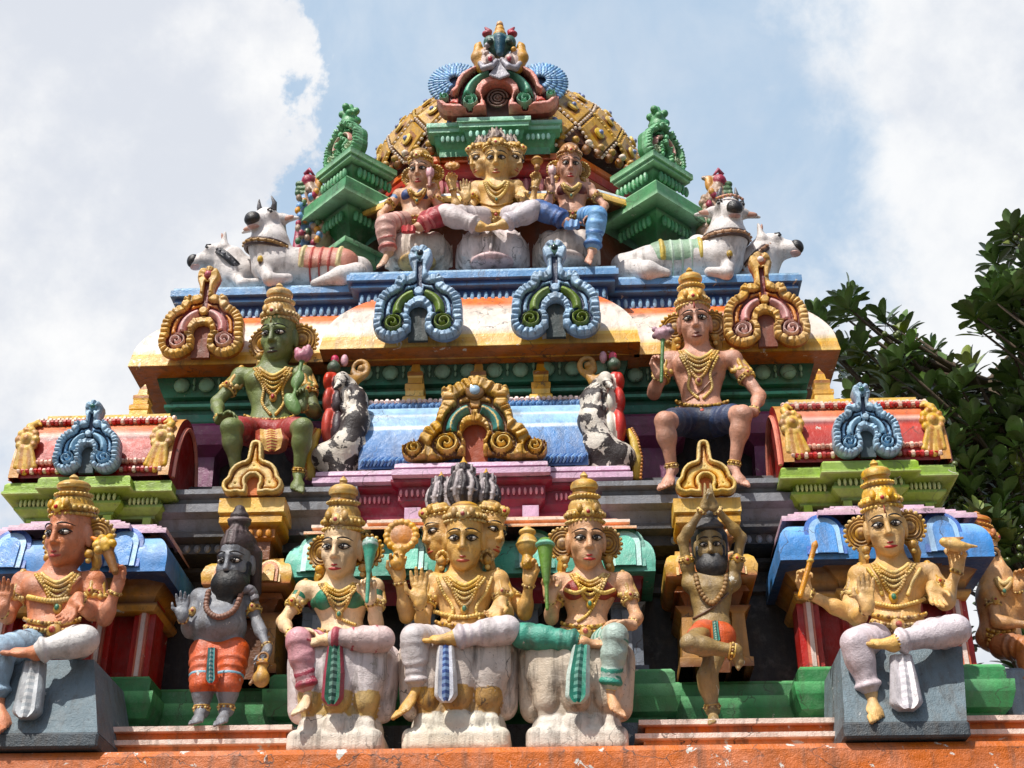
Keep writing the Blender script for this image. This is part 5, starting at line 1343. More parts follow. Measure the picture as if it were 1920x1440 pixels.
single(S, 'stylus', 'short gold stylus held up by the ochre god on the right', 'stylus', M_gold, [C(206, 140, 50), C(226, 190, 100)], tuple(a))
S = Sdf(.006); c = f.p(1788, 1022, -.2)
S.ell(c, (.085, .03, .035), rot(0, 0, 18), .02); S.cap(c, c+np.array((.13, -.02, -.02)), .03, .006, .02); S.cap(c+np.array((-.05, 0, .03)), c+np.array((.06, 0, .045)), .018, .008, .02, cid=1)
single(S, 'palm_leaf_scroll', 'gold leaf scroll held in the raised hand of the ochre god', 'scroll', M_gold, [C(214, 168, 84), C(180, 120, 50)], tuple(c))
# ---------------------------------------------------------------- left seated god, red skin
f = Fig('seated_four_armed_god_statue', 'red skinned seated god with face turned aside and white trousers on left grey block', 'statue', 8.0, P(80, 1240, 7.85), C(204, 130, 92), .228)
nk = f.p(108, 1070, .04); pl = f.p(98, 1194, .02); sl = f.p(44, 1092, .02); sr = f.p(176, 1090, .04)
f.npx = (108, 1080); f.wpx = 68
f.head(106, 1006, -.16, .42, -15, 17, 2, neck=nk, wide=.96)
f.torso(nk, pl, sl, sr, waist=.70, hip=.80)
f.arm(sr+np.array((.01, .07, 0)), f.p(196, 1160, -.02), f.p(218, 1106, -.10), (.12, -.1, 1), (-.4, -1, .1), .21, 34, 6, 1)
f.arm(sr, f.p(172, 1150, -.02), f.p(146, 1122, -.28), (-.22, -.25, -.9), (-.1, -1, .3), .22, 10, 3, -1)
f.arm(sl+np.array((0, .07, 0)), f.p(-12, 1150, .02), f.p(-46, 1090, -.06), (-.1, -.1, 1), (.3, -1, .1), .2, 36, 4, -1)
f.arm(sl, f.p(14, 1156, -.02), f.p(2, 1146, -.28), (.1, -.2, 1), (.1, -1, .1), .21, 8, 3, -1)
f.leg(f.p(140, 1206, -.08), f.p(158, 1200, -.36), f.p(66, 1222, -.42), f.p(14, 1212, -.42), up=(0, -.5, 1), cl=C(214, 208, 204), folds=0, side=-1)
f.leg(f.p(60, 1210, -.06), f.p(-6, 1222, -.36), f.p(-4, 1310, -.30), f.p(12, 1362, -.42), up=(.05, -.5, 1), cl=C(150, 176, 196), folds=0, side=1)
f.body(); f.face(lip=C(170, 60, 54)); f.crown(0, .72); f.ears(0)
f.necklaces(); f.belt(100, 1176, 52, 34); f.mantle(sl, f.p(14, 1156, -.02), -1); f.mantle(sr, f.p(172, 1150, -.02), 1)
f.strand('waist_chain', [(52, 1120), (104, 1128), (156, 1116)], .016, cGD, .018)
f.strand('sacred_thread', [(150, 1082), (118, 1112), (88, 1128)], .010, C(206, 150, 116))
sash(f, [f.p(64, 1240, -.36), f.p(56, 1290, -.40), f.p(46, 1346, -.42)], [.062, .075, .085], (C(150, 156, 160), C(186, 188, 190), C(206, 206, 206), C(170, 176, 180)), .05)
q0, q1 = P(-60, 1240, 7.76), P(172, 1240, 7.76); r0, r1 = P(-70, 1410, 7.62), P(176, 1410, 7.62)
grey_block('left grey block under the red skinned god', q0.x, q1.x, r0.x, r1.x, 4.30, 3.732, 7.63, 8.4)
S = Sdf(.006); a = f.p(216, 1072, -.2); b = f.p(198, 1022, -.2)
S.cap(a, b, .022, .04, .01); S.ell(b, (.06, .05, .05), None, .02, cid=1)
for i in range(6): S.ell(b+np.array((.05*math.cos(i), -.02, .045*math.sin(i*1.1))), .026, None, .006, cid=1)
S.cap(b, b+np.array((-.09, 0, .05)), .03, .012, .02, cid=2)
single(S, 'torch_flower', 'yellow flower torch in the raised hand of the red skinned god', 'flower', M_orn, [cGDD, C(226, 176, 70), C(206, 120, 40)], tuple(a))
# ---------------------------------------------------------------- standing sage, grey
f = Fig('standing_sage_statue', 'grey standing sage with black beard and orange loincloth beside red skinned god', 'statue', 8.14, P(398, 1350, 8.05), C(128, 130, 136), .172, chip=(.72, .70, .66), amt=.3, dirt=.5)
nk = f.p(424, 1104, .05); pl = f.p(408, 1212, .03); sl = f.p(374, 1120, .04); sr = f.p(466, 1116, .04)
f.npx = (420, 1112); f.wpx = 52
f.head(428, 1058, -.10, .40, -8, 16, 2, neck=nk, wide=.86)
f.torso(nk, pl, sl, sr, waist=.74, hip=.78, belly=1.0, dep=.6)
f.arm(sl, f.p(356, 1186, .0), f.p(342, 1158, -.16), (-.06, -.12, 1), (.15, -1, .1), .17, 8, 6, -1, k=.03)
f.arm(sr, f.p(484, 1172, .02), f.p(502, 1216, -.06), (-.1, -.1, -1), (-.5, -.6, 0), .17, 30, 3, 1)
f.leg(f.p(384, 1222, .0), f.p(380, 1284, -.06), f.p(378, 1332, -.04), f.p(366, 1350, -.22), r=(.44, .33, .23), up=(0, 0, 1), cl=C(198, 84, 34), shin=-.1, folds=0, side=1)
f.leg(f.p(440, 1222, .0), f.p(428, 1284, -.06), f.p(424, 1330, -.04), f.p(412, 1352, -.22), r=(.45, .33, .23), up=(0, 0, 1), cl=C(198, 84, 34), shin=-.1, folds=0, side=1)
f.cloth.ell(f.pel+np.array((0, 0, -.06)), (f.ws*.88, f.ws*.70, .10), None, .04, cid=0)
f.body(); f.face(lip=None)
T = Sdf(.006); R, o, hh, L, wd = f.heads[0]
T.ell(L(0, -.30, .10), np.array((.27, .19, .22))*hh, R, .05); T.cap(L(0, -.30, .05), L(.02, -.34, -.36), .24*hh, .12*hh, .06); T.cap(L(-.17, -.37, .22), L(.17, -.37, .22), .06*hh, .06*hh, .02)
for q in (-1, 1): T.cap(L(q*.29, -.1, .40), L(q*.24, -.2, .1), .07*hh, .1*hh, .04)
for i in range(16): T.cap(L(-.2+.027*i, -.47, .1), L(-.12+.017*i, -.46, -.34+.05*(i % 3)), .028*hh, .016*hh, .008)
T.build('beard', M_hair, f.t, [C(17, 17, 19)])
T = Sdf(.006)
T.ell(L(0, .08, .72), np.array((.365*wd, .43, .30))*hh, R, .03)
for i in range(14): a_ = rad(-100+200*i/13); T.chain([L(.32*wd*math.sin(a_), .06-.40*math.cos(a_), .74), L(.25*wd*math.sin(a_), .06-.31*math.cos(a_), .93), L(.1*math.sin(a_), .06-.12*math.cos(a_), 1.05)], [.035*hh, .04*hh, .03*hh], .006, cid=i % 2)
for r_, z_ in ((.18, 1.10), (.15, 1.22), (.09, 1.31)): T.ell(L(0, .06, z_), np.array((r_, r_, .09))*hh, R, .02)
T.tor(L(0, .06, 1.15), .165*hh, .03*hh, R, .01, cid=1)
for q in (-1, 1): T.cap(L(q*.34, .12, .6), L(q*.36, .16, .0), .12*hh, .09*hh, .04)
T.build('hair_bun', M_hair, f.t, [C(62, 48, 48), C(106, 90, 90)])
f.strand('bead_garland', [(392, 1108), (388, 1142), (410, 1158), (440, 1144), (454, 1108)], .016, C(112, 78, 62), .020, M_hair, 24, C(132, 92, 74))
f.strand('shoulder_cloth', [(448, 1108), (470, 1106), (480, 1128)], .03, C(120, 116, 122), 0, M_cloth)
sash(f, [f.p(398, 1216, -.20), f.p(396, 1250, -.20), f.p(396, 1282, -.18)], [.03, .034, .04], (C(196, 70, 30), C(90, 160, 160), C(60, 130, 140), C(190, 205, 200)), .02, 'loincloth_flap')
m = MB()
for q in ((360, 404), (404, 448)): pass
for (px, py, w_) in ((381, 1268, .46), (430, 1268, .47)):
    c = f.p(px, py, -.05); n_ = 16
    m.tube([c+np.array((math.cos(2*math.pi*i/n_)*f.ws*w_*.93, math.sin(2*math.pi*i/n_)*f.ws*w_*.93, 0)) for i in range(n_)], .014, 6, C(120, 170, 190), closed=True)
m.build('hem', M_cloth, f.t, True)
S = Sdf(.006); c = f.p(490, 1272, -.1)
S.ell(c, (.05, .05, .055), None, .01); S.cap(c, c+np.array((0, 0, .1)), .035, .026, .01); S.tor(c+np.array((0, 0, .09)), .03, .01, None, .01, cid=1); S.cap(c+np.array((-.03, 0, .02)), c+np.array((-.06, -.02, -.04)), .016, .01, .01, cid=1); S.tor(c+np.array((0, 0, .13)), .03, .008, rot(0, 90, 0), .006, cid=1)
single(S, 'water_pot', 'little gold pot hanging from the hand of the grey sage', 'pot', M_gold, [C(196, 146, 50), C(150, 100, 36)], tuple(c))
# ---------------------------------------------------------------- standing sage on one leg, hands joined overhead
f = Fig('standing_sage_statue', 'olive sage standing on one leg with hands joined overhead and long beard', 'statue', 8.16, P(1336, 1348, 8.05), C(152, 124, 74), .15, chip=(.60, .57, .48), amt=.34, dirt=.5)
nk = f.p(1332, 1074, .06); pl = f.p(1334, 1180, .03); sl = f.p(1294, 1094, .05); sr = f.p(1374, 1092, .05)
f.npx = (1333, 1084); f.wpx = 44
f.head(1332, 1026, -.04, .33, -4, 16, 0, neck=nk, wide=.88)
f.torso(nk, pl, sl, sr, waist=.72, hip=.80, dep=.6)
eL, eR = f.p(1280, 1012, -.03), f.p(1390, 1008, -.03)
f.arm(sl, eL, f.p(1319, 952, -.16), None, None, r=(.24, .20, .14)); f.arm(sr, eR, f.p(1341, 952, -.16), None, None, r=(.24, .20, .14))
f.hand(f.p(1322, 950, -.16), (.06, .1, 1), (1, 0, 0), .17, 0, 0, -1); f.hand(f.p(1338, 950, -.16), (-.06, .1, 1), (-1, 0, 0), .17, 0, 0, 1)
f.leg(f.p(1352, 1196, .0), f.p(1326, 1268, -.06), f.p(1336, 1330, .0), f.p(1338, 1350, -.2), r=(.46, .36, .25), cl=C(196, 82, 30), shin=-.1, th=.25, folds=0)
f.leg(f.p(1318, 1186, -.04), f.p(1293, 1206, -.26), f.p(1378, 1222, -.24), f.p(1392, 1248, -.26), r=(.42, .34, .26), up=(0, -1, .3), cl=None, folds=0)
f.cloth.ell(f.pel+np.array((0, 0, -.04)), (f.ws*.92, f.ws*.70, .10), None, .04, cid=0); f.cloth.cap(f.p(1318, 1184, -.03), f.p(1306, 1194, -.12), f.ws*.46, f.ws*.42, .04, cid=0)
f.body(); f.face(lip=C(120, 70, 50))
T = Sdf(.006); R, o, hh, L, wd = f.heads[0]
T.ell(L(0, -.29, .06), np.array((.26, .18, .18))*hh, R, .05); T.cap(L(0, -.30, .0), L(0, -.30, -.26), .24*hh, .16*hh, .06); T.cap(L(-.16, -.385, .235), L(.16, -.385, .235), .045*hh, .045*hh, .02)
for q in (-1, 1): T.cap(L(q*.29, -.08, .42), L(q*.24, -.2, .1), .06*hh, .09*hh, .04)
T.build('beard', M_hair, f.t, [C(34, 35, 40)])
T = Sdf(.006); T.ell(L(0, .08, .74), np.array((.365*wd, .43, .28))*hh, R, .03); T.ell(L(0, .04, 1.06), np.array((.2, .2, .13))*hh, R, .03)
for i in range(11): T.cap(L(-.32+.064*i, -.24-.14*math.cos((i-5)*.27), .80), L(-.15+.03*i, .0, 1.02), .04*hh, .03*hh, .01, cid=1)
for q in (-1, 1): T.cap(L(q*.33, .08, .66), L(q*.34, .12, .2), .1*hh, .08*hh, .03)
T.build('hair_bun', M_hair, f.t, [C(44, 42, 42), C(80, 78, 78)])
f.strand('bead_garland', [(1304, 1078), (1312, 1108), (1334, 1132), (1356, 1108), (1362, 1078)], .014, C(122, 92, 50), .018, M_hair, 20, C(150, 112, 60))
f.strand('sacred_thread', [(1366, 1112), (1334, 1140), (1300, 1160)], .008, C(120, 92, 70))
sash(f, [f.p(1340, 1166, -.18), f.p(1342, 1188, -.2), f.p(1344, 1204, -.2)], [.024, .026, .03], (C(190, 90, 30), C(70, 150, 140), C(60, 130, 120), C(190, 200, 180)), .02, 'loincloth_flap')
# ================================================================ second tier: two large seated figures
f = Fig('seated_guardian_statue', 'green skinned seated guardian with gold crown holding a lotus under the eave', 'statue', 8.82, P(505, 900, 8.7), C(110, 122, 68), .228, dirt=.4)
nk = f.p(512, 682, .02); pl = f.p(506, 806, .02); sl = f.p(452, 706, .02); sr = f.p(568, 702, .02)
f.npx = (512, 694); f.wpx = 58
f.head(511, 630, -.16, .43, -8, 18, 0, neck=nk, wide=.94)
f.torso(nk, pl, sl, sr, waist=.62, hip=.78)
f.arm(sl, f.p(407, 754, -.02), f.p(412, 788, -.22), (.75, -.5, .1), (0, -.2, -1), .20, 16, 4, -1)
f.arm(sr, f.p(592, 774, -.02), f.p(566, 762, -.24), (-.2, -.1, 1), (-.1, -1, .1), .2, 50, 2, 1)
f.leg(f.p(474, 812, -.06), f.p(432, 802, -.36), f.p(444, 890, -.24), f.p(456, 912, -.34), cl=C(156, 44, 40), shin=-.15, th=.62, folds=0, up=(0, -.4, 1))
f.leg(f.p(540, 812, -.06), f.p(568, 802, -.36), f.p(560, 888, -.24), f.p(556, 914, -.36), cl=C(156, 44, 40), shin=-.15, th=.62, folds=0, side=-1, up=(0, -.4, 1))
f.cloth.ell(f.pel+np.array((0, -.03, -.06)), (f.ws*.72, f.ws*.66, .12), None, .05, cid=0)
f.body(); f.face(brow=C(20, 26, 18), lip=C(60, 44, 34), tilak=C(150, 120, 60)); f.crown(0, .80, cols=(C(206, 160, 86), C(226, 196, 130), C(160, 106, 50))); f.ears(0, .27)
f.necklaces(pend=C(170, 50, 40)); f.belt(506, 794, 46, 30); f.mantle(sl, f.p(407, 754, -.02), -1); f.mantle(sr, f.p(592, 774, -.02), 1)
for sx in (-1, 1): f.strand('body_chain', [(512+sx*34, 700), (512+sx*18, 728), (512+sx*20, 756), (512+sx*4, 778)], .010, C(190, 150, 70), .012)
sash(f, [f.p(508, 806, -.26), f.p(510, 824, -.28), f.p(510, 848, -.26)], [.11, .12, .09], (C(150, 60, 40), C(196, 150, 70), C(170, 70, 46), C(214, 180, 100)), .03, 'skirt_front')
S = Sdf(.006); a, b = f.p(546, 768, -.3), f.p(568, 668, -.28)
S.cap(a, b, .012, .016); S.ell(b, (.06, .05, .045), None, .02, cid=1)
for i in range(9): S.ell(b+np.array((.05*math.cos(i*.7), -.03*math.sin(i*.9), .03+.02*math.sin(i*2))), (.022, .022, .034), None, .006, cid=1)
S.ell(a+(b-a)*.55, (.045, .02, .07), rot(0, 0, 20), .02); S.ell(a+(b-a)*.1, (.05, .03, .10), rot(0, 0, -30), .02)
single(S, 'lotus_flower', 'pink lotus on a green stem held by the green guardian', 'flower', M_orn, [C(92, 124, 62), C(206, 130, 150)], tuple(a))
f = Fig('seated_guardian_statue', 'brown pink seated guardian in navy shorts with hand on knee under the eave', 'statue', 8.82, P(1315, 895, 8.7), C(200, 144, 118), .228, dirt=.36)
nk = f.p(1308, 650, .02); pl = f.p(1316, 782, .02); sl = f.p(1254, 676, .02); sr = f.p(1374, 674, .02)
f.npx = (1310, 662); f.wpx = 60
f.head(1304, 602, -.16, .41, -3, 18, -2, neck=nk, wide=.92)
f.torso(nk, pl, sl, sr, waist=.62, hip=.78)
f.arm(sl, f.p(1226, 738, -.02), f.p(1234, 702, -.2), (0, -.1, 1), (.3, -1, .1), .2, 44, 3, -1)
er = f.p(1424, 742, -.02)
f.arm(sr, er, f.p(1412, 774, -.24), (-1, -.2, .05), (0, -.2, -1), .2, 14, 4, 1)
f.leg(f.p(1286, 792, -.06), f.p(1246, 790, -.36), f.p(1260, 880, -.24), f.p(1244, 908, -.36), cl=C(40, 50, 74), shin=-.15, th=.62, folds=0, up=(0, -.4, 1))
f.leg(f.p(1348, 790, -.06), f.p(1392, 778, -.36), f.p(1376, 876, -.24), f.p(1394, 902, -.36), cl=C(36, 60, 100), shin=-.15, th=.62, folds=0, side=-1, up=(0, -.4, 1))
f.cloth.ell(f.pel+np.array((0, -.03, -.07)), (f.ws*.72, f.ws*.66, .11), None, .05, cid=0)
f.body(); f.face(lip=C(120, 60, 50), tilak=C(170, 60, 50)); f.crown(0, .86, cols=(C(206, 156, 74), C(226, 190, 110), C(150, 100, 50))); f.ears(0, .27)
f.necklaces(pend=C(150, 60, 50)); f.belt(1316, 768, 48, 32, cols=(C(176, 136, 66), C(206, 166, 90), C(130, 90, 40))); f.mantle(sr, er, 1); f.mantle(sl, f.p(1226, 738, -.02), -1)
for sx in (-1, 1): f.strand('body_chain', [(1311+sx*36, 668), (1312+sx*20, 700), (1313+sx*22, 728), (1314+sx*4, 748)], .010, C(196, 156, 80), .012)
f.strand('sacred_thread', [(1344, 700), (1316, 732), (1286, 752)], .008, C(150, 100, 70))
S = Sdf(.006); a, b = f.p(1240, 716, -.28), f.p(1243, 626, -.28)
S.cap(a, b, .012, .015); S.ell(b, (.065, .05, .05), None, .02, cid=1)
for i in range(12): S.ell(b+np.array((.06*math.cos(i*.7), -.035*math.sin(i*.9), .02+.03*math.sin(i*2))), .022, None, .006, cid=1+i % 2)
single(S, 'lotus_flower', 'grey pink lotus held up by the brown pink guardian', 'flower', M_orn, [C(76, 120, 60), C(190, 150, 160), C(120, 96, 104)], tuple(a))
# ================================================================ top row: three gods on lotus seats
MP = C(206, 192, 190)
f = Fig('seated_many_faced_god_statue', 'small golden three faced god on white lotus in front of the dome', 'statue', 9.22, P(922, 495, 9.1), C(214, 172, 104), .172, res=.0065)
nk = f.p(931, 338, .03); pl = f.p(930, 408, .02); sl = f.p(893, 352, .03); sr = f.p(969, 350, .03)
f.npx = (931, 344); f.wpx = 36
f.head(930, 300, -.13, .38, 0, 24, 0, neck=nk, wide=.9)
f.head(888, 304, .0, .33, -48, 22, 0, neck=nk, wide=.88); f.head(972, 302, .0, .33, 48, 22, 0, neck=nk, wide=.88)
f.torso(nk, pl, sl, sr, waist=.72, hip=.84)
f.arm(sl+np.array((0, .07, 0)), f.p(858, 396, .02), f.p(848, 352, -.06), (-.02, -.1, 1), (.3, -1, .1), .17, 30, 6, -1)
f.arm(sl, f.p(882, 396, -.02), f.p(874, 372, -.2), (-.05, -.15, 1), (0, -1, .1), .18, 6, 4, -1)
f.arm(sr+np.array((0, .07, 0)), f.p(996, 394, .02), f.p(1004, 348, -.06), (.02, -.1, 1), (-.3, -1, .1), .17, 42, 4, 1)
f.arm(sr, f.p(988, 388, -.02), f.p(978, 356, -.18), (-.1, -.3, -.9), (0, -1, .3), .17, 14, 3, -1)
f.leg(f.p(904, 408, -.04), f.p(836, 402, -.26), f.p(900, 424, -.30), f.p(930, 424, -.30), cl=MP, folds=2, up=(0, -.6, 1), r=(.44, .36, .2))
f.leg(f.p(956, 406, -.04), f.p(1000, 394, -.26), f.p(944, 420, -.32), f.p(912, 420, -.34), cl=C(200, 190, 194), folds=2, up=(0, -.6, 1), side=-1, r=(.44, .36, .2))
f.body()
for i in range(3): f.face(i, lip=C(176, 96, 70))
f.crown(0, .5, knob=False); f.crown(1, .45, knob=False); f.crown(2, .45, knob=False)
T = Sdf(.006)
for px, py, r_, h_, dy in ((930, 266, .085, .085, .0), (903, 276, .064, .07, .06), (957, 274, .064, .07, .06)): hair_pile(T, f.p(px, py, dy), r_, h_, 10)
T.build('braided_hair', M_hair, f.t, [C(84, 66, 60), C(176, 156, 140), cGD])
f.necklaces(0, .62, ((.06, .02), (.2, .018), (.32, .02))); f.belt(930, 402, 28, 14)
f.strand('waist_chain', [(900, 380), (930, 386), (962, 378)], .010, C(176, 130, 60))
def top_lotus(cx, py, Y, w, h, label, base, tints):
    c = P(cx, py, Y); S = Sdf(.008); yc = Y+.16
    for a_, k, dz in ((0, 1, 0), (-52, .9, .0), (52, .9, 0), (-95, .8, 0), (95, .8, 0)):
        a = rad(a_); q = np.array((c.x+math.sin(a)*w*.62, yc-math.cos(a)*.14, c.z+h*.56))
        S.ell(q, (w*.44*k, .09, h*.52), rot(a_), .012)
        S.cap(q+np.array((math.sin(a)*.085, -math.cos(a)*.085, -h*.3)), q+np.array((math.sin(a)*.085, -math.cos(a)*.085, h*.38)), .012, .004, .02)
    S.ell((c.x, yc, c.z+h*.6), (w*.8, .2, h*.45), None, .03)
    if base: S.ell((c.x, Y+.04, c.z+.02), (w*.50, .14, .055), None, .02, cid=1)
    return single(S, 'lotus_pedestal', label, 'pedestal', M_stone, tints, (c.x, Y, c.z), 'lotus seats of the top row')
top_lotus(921, 492, 9.04, .33, .33, 'white middle lotus seat below the small three faced god', True, [C(206, 192, 190), C(200, 168, 168)])
f = Fig('seated_goddess_statue', 'small seated woman with blue sleeves and crimson skirt left of the small three faced god', 'statue', 9.22, P(780, 495, 9.1), C(206, 158, 124), .155, res=.0065)
nk = f.p(782, 352, .03); pl = f.p(778, 412, .02); sl = f.p(748, 366, .03); sr = f.p(815, 364, .03)
f.npx = (782, 358); f.wpx = 32
f.head(783, 320, -.13, .335, -8, 24, 0, neck=nk, wide=.9)
f.torso(nk, pl, sl, sr, waist=.66, hip=.86, bust=.34)
f.arm(sl, f.p(715, 402, -.02), f.p(716, 420, -.2), (.3, -.6, -.4), (0, -.2, -1), .15, 20, 3, -1)
f.arm(sr, f.p(828, 394, -.02), f.p(808, 366, -.14), (0, -.1, 1), (0, -1, .1), .16, 44, 3, 1)
f.leg(f.p(756, 414, -.04), f.p(722, 420, -.24), f.p(728, 474, -.20), f.p(712, 496, -.28), cl=C(206, 160, 146), cs=C(176, 90, 80), up=(0, -.5, 1), folds=6, r=(.42, .36, .2))
f.leg(f.p(802, 412, -.04), f.p(836, 400, -.24), f.p(786, 424, -.28), f.p(760, 424, -.28), cl=C(164, 44, 54), cs=C(190, 100, 96), up=(0, -.5, 1), side=-1, r=(.42, .36, .2))
f.body(); f.face(); f.crown(0, .7, knob=False, z0=.68); f.ears(0, .2, .42)
T = Sdf(.0065)
for q in (-1, 1): T.ell(f.pel+(f.neck-f.pel)*.60+np.array((q*f.ws*.40, -f.ws*.42, 0)), f.ws*.37, None, .02, cid=1)
for s_, e_ in ((sl, f.p(715, 402, -.02)), (sr, f.p(828, 394, -.02))): T.cap(s_, s_+(e_-s_)*.5, f.ws*.30, f.ws*.25, .03)
T.build('bodice', M_cloth, f.t, [C(56, 110, 160), C(50, 70, 120)])
f.T.pr += T.pr; f.T.D = None
f.necklaces(0, .6, ((.06, .02), (.2, .02))); f.belt(778, 408, 24, 12)
sash(f, [f.p(766, 424, -.3), f.p(766, 436, -.31)], [.06, .055], (C(176, 50, 56), C(196, 80, 80), C(150, 30, 40), C(206, 120, 110)), .02)
top_lotus(780, 492, 9.06, .29, .31, 'left lotus seat of the top row with yellowish foot', True, [C(200, 184, 170), C(196, 160, 96)])
f = Fig('seated_goddess_statue', 'small seated woman with maroon bodice and blue legs right of the small three faced god', 'statue', 9.22, P(1070, 495, 9.1), C(198, 146, 120), .155, res=.0065)
nk = f.p(1070, 342, .03); pl = f.p(1074, 404, .02); sl = f.p(1037, 356, .03); sr = f.p(1104, 354, .03)
f.npx = (1071, 348); f.wpx = 32
f.head(1070, 310, -.13, .335, 6, 24, 0, neck=nk, wide=.9)
f.torso(nk, pl, sl, sr, waist=.66, hip=.84, bust=.35)
f.arm(sl, f.p(1026, 388, -.02), f.p(1034, 356, -.14), (-.05, -.1, 1), (0, -1, .1), .16, 44, 3, -1)
f.arm(sr, f.p(1134, 386, -.02), f.p(1118, 412, -.2), (-.8, -.3, -.1), (0, -.2, -1), .15, 20, 3, 1)
f.leg(f.p(1050, 408, -.04), f.p(1008, 392, -.24), f.p(1062, 416, -.28), f.p(1088, 414, -.28), cl=C(52, 96, 160), cs=C(40, 66, 120), up=(0, -.5, 1), r=(.42, .36, .2))
f.leg(f.p(1098, 406, -.04), f.p(1120, 404, -.24), f.p(1110, 470, -.20), f.p(1100, 490, -.30), cl=C(110, 160, 206), cs=C(60, 110, 170), up=(0, -.5, 1), side=-1, folds=6, r=(.42, .36, .2))
f.body(); f.face(); f.crown(0, .7, knob=False, z0=.68, cols=(C(170, 116, 66), C(196, 146, 90), C(120, 76, 40))); f.ears(0, .2, .42)
T = Sdf(.0065)
for q in (-1, 1): T.ell(f.pel+(f.neck-f.pel)*.60+np.array((q*f.ws*.40, -f.ws*.42, 0)), f.ws*.38, None, .02)
T.ell(f.pel+(f.neck-f.pel)*.62, (f.ws*.9, f.ws*.56, .055), None, .03)
T.build('bodice', M_cloth, f.t, [C(96, 34, 36)])
f.T.pr += T.pr; f.T.D = None
f.necklaces(0, .66, ((.06, .024), (.2, .02))); f.belt(1074, 400, 24, 10)
sash(f, [f.p(1072, 414, -.3), f.p(1072, 428, -.31)], [.07, .06], (C(80, 130, 190), C(110, 160, 206), C(60, 100, 170), C(170, 200, 225)), .02)
top_lotus(1062, 488, 9.06, .29, .31, 'right lotus seat of the top row beside the garlanded cow', True, [C(200, 186, 176), C(190, 176, 168)])
for (px, py, dy, nm, lab, cat, cols) in ((848, 312, -.16, 'gold_disc', 'small gold disc on the raised hand of the small three faced god', 'disc', [C(206, 146, 60), C(170, 110, 40)]), (1007, 302, -.16, 'gold_ball', 'small gold ball on the other raised hand of the small three faced god', 'ball', [C(196, 150, 76), C(160, 110, 50)]),
                                         (806, 330, -.22, 'flower_bud', 'pink bud in the raised hand of the small woman with blue sleeves', 'flower', [C(206, 150, 156), C(176, 120, 110)]), (1035, 326, -.22, 'flower_bud', 'pale bud in the raised hand of the small woman in maroon bodice', 'flower', [C(214, 170, 166), C(176, 130, 120)])):
    S = Sdf(.006); c = np.array(P(px, py, 9.22+dy))
    if nm == 'gold_disc':
        S.ell(c, (.05, .03, .03), None, .01)
        for i in range(10): S.ell(c+np.array((.05*math.cos(i*.63), -.006, .03*math.sin(i*.63))), .016, None, .006, cid=1)
    elif nm == 'gold_ball': S.ell(c, .045, None, .01); S.tor(c, .044, .008, None, .006, cid=1); S.cap(c-np.array((0, 0, .04)), c-np.array((0, 0, .07)), .02, .026, .01, cid=1)
    else:
        S.cap(c-np.array((0, 0, .1)), c, .012, .02, .01, cid=1); S.ell(c+np.array((0, 0, .03)), (.032, .032, .05), None, .01)
        for i in range(5): S.ell(c+np.array((.022*math.cos(i*1.26), .022*math.sin(i*1.26), .035)), (.014, .014, .045), None, .006)
    single(S, nm, lab, cat, M_orn, cols, tuple(c), 'lotus buds held by the statues' if nm == 'flower_bud' else None)
